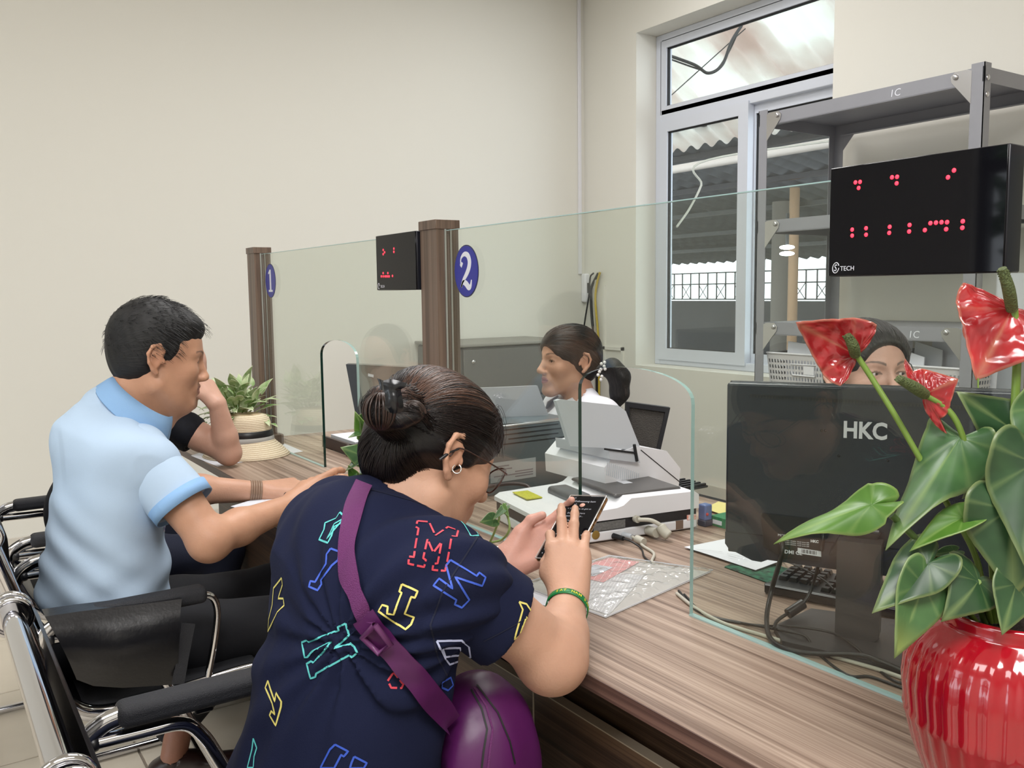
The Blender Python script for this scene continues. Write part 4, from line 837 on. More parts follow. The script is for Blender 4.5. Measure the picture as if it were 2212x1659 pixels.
# ---- hat, papers under it, objects at the man's hands
hc = onc(533, 982); hat = thing('straw_hat', 'woven straw hat with black and grey band at the far end of the counter', 'hat', tuple(hc))
straw = bpy.data.materials.new('straw braid'); straw.use_nodes = True; N = straw.node_tree.nodes; L = straw.node_tree.links; b_ = N['Principled BSDF']; b_.inputs['Roughness'].default_value = .7
tc = N.new('ShaderNodeTexCoord'); wv = N.new('ShaderNodeTexWave'); wv.bands_direction = 'Z'; wv.inputs['Scale'].default_value = 55; wv.inputs['Distortion'].default_value = 1.2; wv.inputs['Detail'].default_value = 3; wv.inputs['Detail Scale'].default_value = 3
rp = N.new('ShaderNodeValToRGB'); rp.color_ramp.elements[0].color = srgb(196, 172, 140)+(1,); rp.color_ramp.elements[1].color = srgb(236, 222, 196)+(1,); rp.color_ramp.elements[1].position = .5
bp = N.new('ShaderNodeBump'); bp.inputs['Strength'].default_value = .5; bp.inputs['Distance'].default_value = .002
L.new(tc.outputs['Object'], wv.inputs[0]); L.new(wv.outputs[0], rp.inputs[0]); L.new(rp.outputs[0], b_.inputs[0]); L.new(wv.outputs[0], bp.inputs['Height']); L.new(bp.outputs[0], b_.inputs['Normal'])
wav = lambda a, z: 1+.03*sin(2*a+.5)
part('crown', MB().lathe([(.001, .142), (.05, .143), (.070, .138), (.080, .127), (.085, .11), (.090, .07), (.093, .052)], 48, tuple(hc), wav), straw, hat)
part('brim', MB().lathe([(.093, .055), (.10, .046), (.118, .030), (.135, .012), (.146, .001), (.145, .0), (.133, .010), (.116, .027), (.095, .045)], 48, tuple(hc), lambda a, z: 1+.05*sin(2*a+.5)), straw, hat)
part('black_band', MB().lathe([(.0885, .090), (.0900, .089), (.0930, .068), (.0925, .067)], 48, tuple(hc), wav), M['black'], hat)
part('grey_band', MB().lathe([(.0900, .069), (.0930, .068), (.0955, .050), (.0945, .049)], 48, tuple(hc), wav), mat('grey ribbon', srgb(170, 168, 165), .7), hat)
sheet('paper_sheet', [(412, 984), (560, 935), (655, 975), (470, 1008)], 'white sheet of paper under the straw hat', M['paper'], 'paper', CT+.0006)
sheet('paper_sheet', [(498, 1094), (625, 1058), (715, 1070), (562, 1111)], 'creased white form under the seated man\'s hands', mat('creased paper', srgb(228, 232, 242), .6, var=.08, vscale=18, bump=.3, bscale=30), 'paper', CT+.0012, .004)
solo('whiteboard_marker', MB().tube(smoothpath([onc(617, 1070, .764), onc(640, 1073, .764), onc(668, 1078, .766)]), .0085, 10), M['black'], 'short black marker pen beside the man\'s hand', 'pen')
t = thing('cable_coil', 'coiled white charging cable with a blue connector behind the woman\'s shoulder', 'cable', tuple(onc(745, 1040)))
p = onc(748, 1052); m = MB()
for k in range(3): m.tube([(p.x+(.042-.004*k)*cos(a), p.y+(.042-.004*k)*sin(a), CT+.006+.007*k+.003*sin(3*a+k)) for a in [2*pi*i/30 for i in range(31)]], .0035, 7)
part('coil', m, M['white'], t); part('connector', MB().rbox((p.x-.005, p.y+.036, CT+.02), (p.x+.012, p.y+.046, CT+.032), .002, 1), M['blue'], t)
# ================================================================ LEAVES
leafm = {}
def leafmat(nm, c, c2, rough=.28, red=False, vein=.5):
    m = bpy.data.materials.new(nm); m.use_nodes = True; N = m.node_tree.nodes; L = m.node_tree.links; b = N['Principled BSDF']; b.inputs['Roughness'].default_value = rough; b.inputs['Coat Weight'].default_value = .3 if 'red' in nm else 0.; b.inputs['Coat Roughness'].default_value = .12
    at = N.new('ShaderNodeAttribute'); at.attribute_name = 'tint'; tc = N.new('ShaderNodeTexCoord'); nz = N.new('ShaderNodeTexNoise'); nz.inputs['Scale'].default_value = 28; L.new(tc.outputs['Object'], nz.inputs[0])
    rp = N.new('ShaderNodeValToRGB'); rp.color_ramp.elements[0].position = .35; rp.color_ramp.elements[1].position = .7; rp.color_ramp.elements[0].color = c2+(1,); rp.color_ramp.elements[1].color = c+(1,); L.new(nz.outputs[0], rp.inputs[0])
    mx = N.new('ShaderNodeMix'); mx.data_type = 'RGBA'; L.new(at.outputs['Alpha'], mx.inputs[0]); L.new(rp.outputs[0], mx.inputs[6]); L.new(at.outputs['Color'], mx.inputs[7]); L.new(mx.outputs[2], b.inputs[0]); leafm[nm] = m; return m
leafmat('deep green leaf', srgb(48, 80, 46), srgb(34, 62, 36), .38); leafmat('fresh green leaf', srgb(86, 126, 46), srgb(64, 104, 34), .38); leafmat('grey green leaf', srgb(120, 138, 116), srgb(96, 120, 92), .42); leafmat('mid green leaf', srgb(70, 106, 60), srgb(50, 84, 46), .4)
leafmat('red glossy spathe', srgb(176, 44, 48), srgb(132, 26, 32), .16); leafmat('variegated leaf', srgb(112, 156, 78), srgb(206, 216, 178), .5)
TAB = [(0, 1), (8, .80), (18, .66), (30, .56), (45, .50), (65, .46), (90, .43), (115, .44), (140, .42), (158, .34), (172, .18), (180, .10)]
def rout(th, narrow=1., lobe=1.):
    a = abs(math.degrees(th))
    for (x0, y0), (x1, y1) in zip(TAB[:-1], TAB[1:]):
        if x0 <= a <= x1: r = y0+(y1-y0)*(a-x0)/(x1-x0); return r*(lobe if a > 100 else 1)
    return .1
def leaf(nm, base, tip, nrm, m, parent, width=1., fold=.15, curl=0., wave=.0, L=None, veins=.006, edge=None, yellow=False, lobe=1., crinkle=0., roll=0., back=1.):
    base = Vector(base); tip = Vector(tip); x = (tip-base); Ln = x.length; x.normalize(); n = Vector(nrm); n = (n-x*n.dot(x)).normalized(); y = n.cross(x)
    nr, na = (15, 96) if crinkle else (9, 56); vs = []; fs = []; col = []
    ec = edge or (.55, .62, .25)
    for i in range(nr+1):
        for j in range(na):
            th = -pi+2*pi*j/na; r = rout(th, 1, lobe)*(i/nr); px_, py_ = r*cos(th)*(back if cos(th) < 0 else 1), r*sin(th)*width
            v = abs(math.sin(th*7+.0))**6*veins*(i/nr)*(1-.4*i/nr)
            z = fold*abs(py_)-curl*px_*px_-roll*py_*py_+v*-.8+wave*(i/nr)**2*sin(3*th+1.)*.3+crinkle*(noise.noise(Vector((px_*8, py_*8, len(nm)+Ln*10)))+.3*noise.noise(Vector((px_*19, py_*19, 3+Ln*10))))*(i/nr)
            p = base+x*(px_*Ln)+y*(py_*Ln)+n*(z*Ln); vs.append(p)
            vein = max(0, abs(math.cos(th*3.5))**60)*.22*(i > 0)
            if abs(th) < .05: vein = .45
            if i == nr: col.append(ec+((.75 if 'varieg' in m.name else .28),))
            elif yellow and px_ > .5: col.append((.45, .5, .12, .5*(px_-.5)*2))
            else: col.append((ec[0]*.8, ec[1]*.9, ec[2]*.8, vein*.5))
    for i in range(nr):
        for j in range(na):
            a, b, c, d = i*na+j, i*na+(j+1) % na, (i+1)*na+(j+1) % na, (i+1)*na+j
            fs.append((a, d, c, b))
    mb = MB(); mb.add(vs, fs, True); me = mesh(nm, mb, m); at = me.color_attributes.new('tint', 'FLOAT_COLOR', 'POINT')
    for k, c in enumerate(col): at.data[k].color = c
    o = part(nm, me, None, parent); sd = o.modifiers.new('thickness', 'SOLIDIFY'); sd.thickness = .0009; return o
TC = -cf      # towards the viewer's side of the room
# ---- anthurium in the red pot
PC = Vector((-.458, .944, CT)); pot = thing('potted_anthurium', 'anthurium with red waxy flowers in a glossy ribbed red pot', 'plant', tuple(PC))
redg = mat('red glaze', srgb(164, 16, 32), .12, var=.35, vscale=9, stretch=(1, 1, .25), coat=.7, bump=.15, bscale=18, bstretch=(1, 1, .2))
rib = lambda a, z: 1+(.030*(abs(cos(a*17))**.5-.5) if .02 < z < .196 else 0)*min(1, (z-.02)/.03 if z < .05 else (.196-z)/.03 if z > .166 else 1)
part('pot', MB().lathe([(.0, .001), (.070, .001), (.076, .006), (.086, .03), (.0965, .06), (.1035, .088), (.1055, .094), (.1045, .100), (.1075, .128), (.1055, .152), (.098, .174), (.086, .189), (.077, .195), (.0735, .200), (.0765, .208), (.0745, .2135), (.070, .2125), (.066, .203), (.068, .188), (.05, .186)], 136, tuple(PC), rib), redg, pot)
soil = MB(); P = [[(PC.x+r*cos(a), PC.y+r*sin(a), PC.z+.190+.010*noise.noise(Vector((r*90*cos(a), r*90*sin(a), 2)))) for a in [2*pi*k/40 for k in range(40)]] for r in (0.0005, .015, .03, .045, .058, .068)]; soil.grid(P, True, True); so = part('soil', soil, mat('potting soil', srgb(46, 36, 30), .95, var=.6, vscale=160, bump=1., bscale=200), pot)
stm = mat('green stem', srgb(112, 140, 58), .4, var=.2); stm2 = mat('dark stem', srgb(78, 104, 50), .45, var=.3)
def stem(pts, r, m=stm, par=pot, nm='stem'): return part(nm, MB().tube(smoothpath([D(*p) for p in pts]), r, 8), m, par)
stem([(1850, 767, .99), (1880, 812, .985), (1935, 900, .97), (1991, 997, .96), (2054, 1102, .95), (2110, 1210, .94), (2130, 1340, .95)], .0032)
stem([(1998, 853, .95), (2040, 878, .945), (2070, 918, .94), (2098, 1000, .94), (2122, 1080, .94), (2140, 1200, .94), (2150, 1345, .95)], .0032)
stem([(2190, 668, .93), (2197, 760, .93), (2192, 900, .93), (2192, 1050, .93), (2165, 1200, .93), (2165, 1345, .95)], .0044)
stem([(1925, 1112, .90), (1985, 1170, .91), (2060, 1245, .93), (2110, 1300, .945), (2130, 1350, .95)], .0038, stm2)
stem([(2008, 1217, .90), (2040, 1250, .92), (2064, 1290, .935), (2110, 1345, .95)], .0030, stm2)
stem([(2004, 1250, .90), (2060, 1285, .93), (2110, 1345, .95)], .0030)
stem([(2168, 1048, .92), (2180, 1100, .93), (2186, 1220, .94), (2185, 1345, .95)], .0030); stem([(2058, 1192, .92), (2085, 1240, .94), (2120, 1330, .95)], .0022)
stem([(2181, 1105, .89), (2176, 1180, .91), (2150, 1260, .94), (2160, 1345, .95)], .0034); stem([(2113, 1257, .89), (2130, 1300, .93), (2140, 1345, .95)], .0030); stem([(2210, 1000, .9), (2205, 1150, .93), (2195, 1345, .95)], .003, stm2)
def lf(b, Zb, t, Zt, nrm, m, **k):
    if k.get('nm') is None: k['width'] = k.get('width', 1.)*.84
    return leaf(k.pop('nm', 'leaf'), D(b[0], b[1], Zb), D(t[0], t[1], Zt), nrm, leafm[m], pot, **k)
up = Vector((0, 0, 1)); R_ = cr; U_ = cu
lf((2181, 1100), .885, (2196, 1297), .87, TC+R_*-.25, 'deep green leaf', width=1.35, fold=.10, curl=.2, wave=.3)
lf((1882, 1090), .90, (1662, 1157), .93, up*.8+TC*.6, 'fresh green leaf', width=.62, fold=-.12, curl=.22, wave=.3, lobe=.85)
lf((2074, 945), .94, (1912, 1186), .88, TC*.9+R_*-.8+U_*.3, 'mid green leaf', width=.62, fold=-.25, curl=.1, wave=.35, back=.35)
lf((2192, 930), .93, (2062, 846), .95, TC+U_*-.2, 'deep green leaf', width=1.15, fold=.12, curl=-.1, wave=.4, lobe=1.2)
lf((2006, 1216), .895, (1884, 1322), .88, TC*.8+U_*.5+R_*-.3, 'deep green leaf', width=.95, fold=.12, curl=.1, wave=.2)
lf((1995, 1262), .89, (1938, 1424), .87, TC+R_*.15, 'mid green leaf', width=1.05, fold=.15, curl=.05, yellow=True)
lf((2081, 1118), .90, (1964, 1172), .89, TC*.5+U_*.9, 'fresh green leaf', width=.75, fold=.2, curl=.2)
lf((2060, 1190), .92, (2008, 1200), .91, TC*.5+U_*.8, 'mid green leaf', width=.7, fold=.1)
lf((2113, 1255), .89, (2072, 1325), .86, TC+U_*.3, 'deep green leaf', width=1.5, fold=-.1, curl=.5, lobe=1.3)
lf((2195, 1262), .88, (2165, 1372), .86, TC+R_*-.1, 'deep green leaf', width=1.2, fold=.08)
lf((2168, 1046), .92, (2088, 985), .95, TC*.7+U_*.5, 'grey green leaf', width=1.1, fold=.1, curl=-.1, wave=.4)
lf((2150, 1010), .95, (2078, 1078), .96, TC+R_*-.3, 'grey green leaf', width=.9, fold=.1)
lf((2235, 1000), .88, (2215, 1240), .86, TC+R_*-.3, 'deep green leaf', width=1.1, fold=.12, wave=.3)
lf((2250, 880), .90, (2190, 1000), .89, TC, 'mid green leaf', width=1.2, fold=.12, wave=.3)
lf((2175, 1215), .93, (2170, 1345), .94, TC+R_*.6, 'mid green leaf', width=.5, fold=.12)
pk = (.72, .45, .30)
def flower(b, Zb, t, Zt, nrm, sp, Zs, **k):
    o = lf(b, Zb, t, Zt, nrm, 'red glossy spathe', nm='spathe', edge=pk, veins=.025, crinkle=k.pop('cr_', .07), **k)
    P = smoothpath([D(b[0], b[1], Zb-.004), D((b[0]+sp[0])/2+3, (b[1]+sp[1])/2, (Zb+Zs)/2-.006), D(sp[0], sp[1], Zs)], 8); n = len(P)
    m = MB(); m.tube(P, [.0030+.0022*sin(pi*min(1, .25+k_/(n-1)*.75))+.0012 for k_ in range(n)], 12)
    for k_ in range(1, n-1):
        for a in range(0, 12, 2):
            q = P[k_]+(cr*cos(a*pi/6+k_*.5)+cu.cross(P[1]-P[0]).normalized()*0+(-cf)*sin(a*pi/6+k_*.5))*.0052; m.sphere(q, .0011, 5, 3)
    part('spadix', m, mat('green spadix', srgb(98, 112, 66), .6, var=.5, vscale=500, bump=.8, bscale=500), pot)
flower((1848, 766), .99, (1712, 694), 1.0, TC+R_*.25+U_*-.35, (1830, 724), .97, width=1.15, fold=.22, curl=-.5, back=.22)
flower((1998, 852), .95, (2066, 818), .93, TC*.8+R_*-.5+U_*.1, (1941, 818), .92, width=1.9, fold=-.25, curl=.2, lobe=1.6, back=.5)
flower((2186, 668), .93, (2112, 818), .91, TC+R_*-.35+U_*-.1, (2165, 580), .90, width=1.45, fold=.08, curl=.05, lobe=1.0, back=.2, cr_=.06)
lf((2222, 690), .93, (2206, 720), .93, TC, 'red glossy spathe', nm='spathe', width=1.2, edge=pk)
stem([(2113, 817, .91), (2113, 838, .91)], .0008, stm)
# ---- pothos beside the post
pp = Vector((-1.73, .93, CT)); po = thing('potted_pothos', 'trailing green pothos in a clear jar behind the woman\'s head', 'plant', tuple(pp))
part('jar', MB().lathe([(0, .001), (.035, .001), (.04, .01), (.042, .08), (.036, .095), (.036, .11)], 28, tuple(pp)), M['lens'], po)
pl_ = MB()
def pstem(pts, r=.0026): part('stem', MB().tube(smoothpath([D(*p) for p in pts]), r, 7), stm2, po)
jp = (.9,)
pstem([(815, 1075, 1.8), (790, 1020, 1.77), (782, 960, 1.75), (778, 905, 1.74)]); pstem([(815, 1075, 1.8), (792, 1030, 1.78), (788, 985, 1.76)]); pstem([(820, 1075, 1.8), (785, 1015, 1.77), (800, 990, 1.76), (806, 985, 1.76)]); pstem([(815, 1075, 1.8), (800, 1030, 1.78), (765, 1025, 1.76)])
def pl(b, t, nrm, m, Z=1.75, **k): leaf('leaf', D(b[0], b[1], Z), D(t[0], t[1], Z-.02), nrm, leafm[m], po, **k)
pl((790, 935), (766, 888), TC+R_*-.5, 'fresh green leaf', width=.9, fold=.3, lobe=1.1); pl((786, 915), (800, 880), TC, 'mid green leaf', width=1., fold=.2); pl((785, 933), (752, 945), TC*.4+U_*.8, 'mid green leaf', width=.8, fold=.15)
pl((786, 985), (735, 966), TC+U_*.5, 'mid green leaf', width=1.1, fold=-.1); pl((784, 985), (746, 1018), TC*.6+U_*.3, 'deep green leaf', width=.55, fold=.2); pl((765, 1026), (752, 1005), TC, 'fresh green leaf', width=.8, fold=.2); pl((763, 1026), (768, 1040), TC, 'mid green leaf', width=.9)
pl((800, 980), (822, 1020), TC, 'deep green leaf', width=.9); pl((812, 1040), (790, 1060), TC, 'mid green leaf', width=1.)
# sprig on the counter side
sp = thing('pothos_sprig', 'small pale green pothos sprig in front of the scanner corner', 'plant', tuple(onc(1060, 1180)))
def sst(pts): part('stem', MB().tube(smoothpath([D(*p) for p in pts]), .0022, 7), mat('pale stem', srgb(150, 180, 110), .4), sp)
sst([(1062, 1172, 1.66), (1085, 1165, 1.64), (1100, 1145, 1.62), (1098, 1120, 1.62), (1088, 1100, 1.62)]); sst([(1058, 1172, 1.66), (1068, 1150, 1.64), (1078, 1122, 1.62), (1076, 1112, 1.62)])
leaf('leaf', D(1066, 1122, 1.62), D(1036, 1128, 1.60), TC+U_*.4, leafm['mid green leaf'], sp, width=1.05, fold=.05); leaf('leaf', D(1089, 1098, 1.62), D(1064, 1124, 1.60), TC*.8+U_*.5, leafm['mid green leaf'], sp, width=.5, fold=.2); leaf('leaf', D(1088, 1096, 1.62), D(1100, 1118, 1.61), TC, leafm['fresh green leaf'], sp, width=.6, fold=.2)
# ---- variegated plant in a white pot by the far post
vp = Vector((-3.12, .93, CT)); vt = thing('potted_variegated_plant', 'bushy green and cream plant in a white pot behind the straw hat', 'plant', tuple(vp))
part('pot', MB().lathe([(0, .001), (.04, .001), (.045, .01), (.056, .11), (.058, .12), (.054, .12), (.052, .10), (.0, .10)], 32, tuple(vp)), M['white'], vt)
random.seed(11); top = Vector((vp.x, vp.y, vp.z+.10))
for k in range(120):
    a = random.uniform(0, 2*pi); el = random.uniform(-.15, 1.25); r = random.uniform(.06, .150); 
    c = top+Vector((cos(a)*cos(el)*r*1.05, sin(a)*cos(el)*r*.85, .02+sin(el)*r*.95)); out = (c-top).normalized(); ln = random.uniform(.036, .058)
    dr = (out+Vector((random.uniform(-.4, .4), random.uniform(-.4, .4), random.uniform(-.5, .15)))).normalized()
    tp = c+dr*ln
    if tp.y > 1.052: continue
    leaf('leaf', c, tp, out*.4+up*.9, leafm['variegated leaf'], vt, width=.8, fold=.15, curl=.3, edge=(.70, .72, .52))
    if k % 3 == 0: part('stem', MB().tube([top+Vector((0, 0, -.01)), (top+c)/2+Vector((0, 0, .01)), c], .0016, 5), stm, vt)
# ================================================================ CHAIRS
def make_chair(name, label):
    t = thing(name, label, 'chair', (0, 0, 0)); X = .245; lc = dict(world=False)
    for s in (-1, 1):
        x = s*X
        side = smoothpath([(x, -.255, .845), (x, -.225, .74), (x, -.19, .62), (x, -.165, .54), (x, -.13, .475), (x, -.07, .445), (x, .05, .447), (x, .22, .458), (x, .262, .452)], 6)
        f = part('side_frame', MB().tube(side, .0175, 14, flat=.75), M['chrome'], t, **lc)
        for q in (1, -1):
            ring = [(x+q*.012, -.256+.0255*cos(a), .848+.0255*sin(a)) for a in [2*pi*k/32 for k in range(33)]]
            dk_ = part('end_disc', MB().tube([(x+q*.004, -.256, .848), (x+q*.012, -.256, .848)], .0245, 28).tube(ring, .005, 8, caps=False).tube([(x+q*.012, -.256, .848), (x+q*.016, -.256, .848)], .011, 20), M['chrome'], f, **lc)
        part('front_disc', MB().tube([(x, .262, .452), (x+s*.02, .262, .452)], .022, 20), M['chrome'], f, **lc)
        arm = part('armrest', MB().rbox((x-.024, -.125, .640), (x+.024, .145, .676), .013, 4), M['mesh'], t, **lc)
        part('arm_bracket', MB().tube(smoothpath([(x, -.185, .60), (x, -.17, .632), (x, -.145, .650), (x, -.12, .656)]), .017, 12, flat=.6), M['chrome'], arm, **lc)
        part('arm_support', MB().tube(smoothpath([(x, .13, .655), (x, .158, .645), (x, .168, .61), (x, .16, .55), (x, .14, .46)]), .008, 10), M['chrome'], arm, **lc)
        leg = smoothpath([(x, -.158, .624), (x, -.09, .622), (x, -.03, .618), (x, .0, .59), (x, .03, .53), (x, .12, .33), (x, .20, .14), (x, .235, .05), (x, .24, .022), (x, .20, .014), (x, .0, .014), (x, -.26, .014)], 6)
        l = part('leg', MB().tube(leg, .0115, 12), M['chrome'], t, **lc)
        part('leg_cap', MB().sphere((x, -.160, .624), .0135, 12, 8), M['black'], l, **lc)
        part('spacer', MB().rbox((x-.008, -.01, .628), (x+.008, .02, .642), .003, 1), M['black'], l, **lc)
    part('floor_bar', MB().tube([(-X, -.255, .014), (X, -.255, .014)], .0115, 10), M['chrome'], t, **lc)
    part('cross_bar', MB().tube([(-X, .098, .400), (X, .098, .400)], .0105, 10), M['chrome'], t, **lc)
    part('top_roll', MB().tube([(-X+.002, -.256, .847), (X-.002, -.256, .847)], .0140, 22, flat=1.15), M['chrome'], t, **lc)
    prof = smoothpath([(0, -.243, .862), (0, -.232, .835), (0, -.228, .74), (0, -.20, .62), (0, -.172, .53), (0, -.13, .468), (0, -.07, .446)], 5); P = [[(x, p.y+.012, p.z) for x in np.linspace(-X+.016, X-.016, 6)] for p in prof]; Q = [[(x, p.y-.004, p.z-.004) for x in np.linspace(-X+.016, X-.016, 6)] for p in prof]
    m = MB(); m.grid(P); m.grid(Q[::-1]); part('backrest', m, M['leather'], t, **lc)
    part('seat', MB().rbox((-X+.014, -.11, .430), (X-.014, .268, .462), .012, 4), M['blackmatte'], t, **lc)
    return t
ch = make_chair('visitor_chair', 'black chrome cantilever armchair nearest the viewer, under the woman in navy'); ch.location = (-1.152, .345, 0); ch.scale = (1.14, 1, 1); ch['group'] = 'cantilever armchairs along the counter'
for x, lab in ((-2.18, 'black chrome cantilever armchair on which the man in the light blue polo sits'), (-2.875, 'black chrome cantilever armchair farthest from the viewer, by the wall')):
    c = copytree(ch); c.scale = (1, 1, 1); c.location = (x, .345, 0); c['label'] = lab
# ---- clerk's office chair
t = thing('office_chair', 'black mesh-back office chair behind the clerk in the white shirt', 'chair', tuple(ON(1400, 1000, 'z', .0)-Vector((0, 0, 0))))
t.location = (-2.42, 2.45, 0)
a, b, c_, d_ = D(1352, 868, 3.35), D(1448, 881, 3.3), D(1424, 985, 3.3), D(1350, 975, 3.35)
def frame4(P, w, off):
    C0 = sum(P, Vector())/4; I = [p+(C0-p)*w for p in P]; m = MB(); n = len(P)
    m.add(P+I+[p+off for p in P]+[p+off for p in I], [(i, (i+1) % 4, 4+(i+1) % 4, 4+i) for i in range(4)]+[(8+i, 12+i, 12+(i+1) % 4, 8+(i+1) % 4) for i in range(4)]+[(i, 8+i, 8+(i+1) % 4, (i+1) % 4) for i in range(4)]+[(4+i, 4+(i+1) % 4, 12+(i+1) % 4, 12+i) for i in range(4)], False); return m, I
m, I = frame4([a, b, c_, d_], .2, Fh*.03); part('back_frame', m, M['black'], t)
mm = mat('back mesh weave', srgb(70, 66, 62), .7, bump=1., bscale=300); m = MB(); m.add([p+Fh*.01 for p in I], [(0, 1, 2, 3)], False); part('back_mesh', m, mm, t)
p = (c_+d_)/2; part('seat', MB().rbox((-2.66, 2.2, .42), (-2.2, 2.62, .48), .03, 3), M['blackmatte'], t); part('gas_column', MB().tube([(-2.43, 2.42, .06), (-2.43, 2.42, .42)], .025, 12), M['black'], t)
part('back_bracket', MB().tube(smoothpath([(-2.43, 2.55, .44), (p.x, p.y+.03, .55), p+Vector((0, .03, 0))]), .02, 8), M['black'], t)
for k in range(5):
    an = 2*pi*k/5+.3; part('base_arm', MB().tube([(-2.43, 2.42, .10), (-2.43+.28*cos(an), 2.42+.28*sin(an), .065)], [.022, .014], 8).sphere((-2.43+.28*cos(an), 2.42+.28*sin(an), .03), .029, 10, 7), M['black'], t)

# black bag slung on the shared armrest of the middle chair
t = thing('black_bag', 'shiny black bag hanging over the right armrest of the seated man\'s chair', 'bag', (-1.92, .32, .45))
tp = [(97, 1332), (160, 1322), (240, 1312), (320, 1303), (396, 1294)]; bt = [(165, 1468), (205, 1482), (270, 1486), (330, 1482), (382, 1478)]
P = []
for i in range(9):
    v = i/8; P.append([ON(a[0]+(b[0]-a[0])*v+4*sin(3*v+j), a[1]+(b[1]-a[1])*v, 'x', -1.905+.035*sin(pi*v)+.006*sin(5*v+2*j)) for j, (a, b) in enumerate(zip(tp, bt))])
m = MB(); m.grid(P); m.grid([[p+Vector((-.05, 0, 0)) for p in r] for r in P][::-1])
for r in (0, -1): m.grid([P[r], [p+Vector((-.05, 0, 0)) for p in P[r]]])
for c in (0, -1): m.grid([[r[c] for r in P], [r[c]+Vector((-.05, 0, 0)) for r in P]])
part('bag_body', m, M['leather'], t)
q = [ON(*p, 'x', -1.885) for p in ((392, 1346), (422, 1348), (408, 1420), (398, 1478), (372, 1478), (384, 1410))]
m = MB(); m.add(q, [(0, 1, 2, 5), (5, 2, 3, 4)], False); m.add([p+Vector((-.004, 0, 0)) for p in q], [(5, 2, 1, 0), (4, 3, 2, 5)], False); part('strap', m, M['mesh'], t)
# ================================================================ PEOPLE
def hairmat(nm, dark, light, rough=.32, sc=1., amt=.5):
    m = bpy.data.materials.new(nm); m.use_nodes = True; N = m.node_tree.nodes; L = m.node_tree.links; b = N['Principled BSDF']; b.inputs['Roughness'].default_value = rough
    at = N.new('ShaderNodeAttribute'); at.attribute_name = 'flow'; mp = N.new('ShaderNodeMapping'); mp.inputs['Scale'].default_value = (7*sc, 170*sc, 1)
    nz = N.new('ShaderNodeTexNoise'); nz.inputs['Scale'].default_value = 1; nz.inputs['Detail'].default_value = 4; nz.inputs['Distortion'].default_value = .3
    m2 = N.new('ShaderNodeMapping'); m2.inputs['Scale'].default_value = (3*sc, 30*sc, 1); n2 = N.new('ShaderNodeTexNoise'); n2.inputs['Scale'].default_value = 1; n2.inputs['Detail'].default_value = 3
    L.new(at.outputs['Vector'], mp.inputs[0]); L.new(mp.outputs[0], nz.inputs[0]); L.new(at.outputs['Vector'], m2.inputs[0]); L.new(m2.outputs[0], n2.inputs[0])
    ad = N.new('ShaderNodeMath'); ad.operation = 'MULTIPLY_ADD'; ad.inputs[1].default_value = 1.; L.new(nz.outputs[0], ad.inputs[0]); L.new(n2.outputs[0], ad.inputs[2])
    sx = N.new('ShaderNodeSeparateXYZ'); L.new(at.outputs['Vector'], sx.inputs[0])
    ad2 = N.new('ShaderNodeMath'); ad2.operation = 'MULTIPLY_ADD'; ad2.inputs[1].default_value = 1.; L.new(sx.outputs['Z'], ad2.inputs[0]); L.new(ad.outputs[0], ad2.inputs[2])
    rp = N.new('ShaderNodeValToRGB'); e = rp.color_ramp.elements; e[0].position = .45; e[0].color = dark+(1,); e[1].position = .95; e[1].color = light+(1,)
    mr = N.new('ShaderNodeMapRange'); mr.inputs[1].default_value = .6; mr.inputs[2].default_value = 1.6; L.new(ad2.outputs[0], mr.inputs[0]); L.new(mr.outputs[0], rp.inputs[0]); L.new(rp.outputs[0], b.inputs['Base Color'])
    bp = N.new('ShaderNodeBump'); bp.inputs['Strength'].default_value = amt; bp.inputs['Distance'].default_value = .002; L.new(ad.outputs[0], bp.inputs['Height']); L.new(bp.outputs[0], b.inputs['Normal'])
    return m
def skinmat(nm): return mat(nm, (1, 1, 1), .48, attr=True, var=.10, vscale=24, sss=.10, bump=.12, bscale=260, spec=.4)
M['skin'] = skinmat('skin')
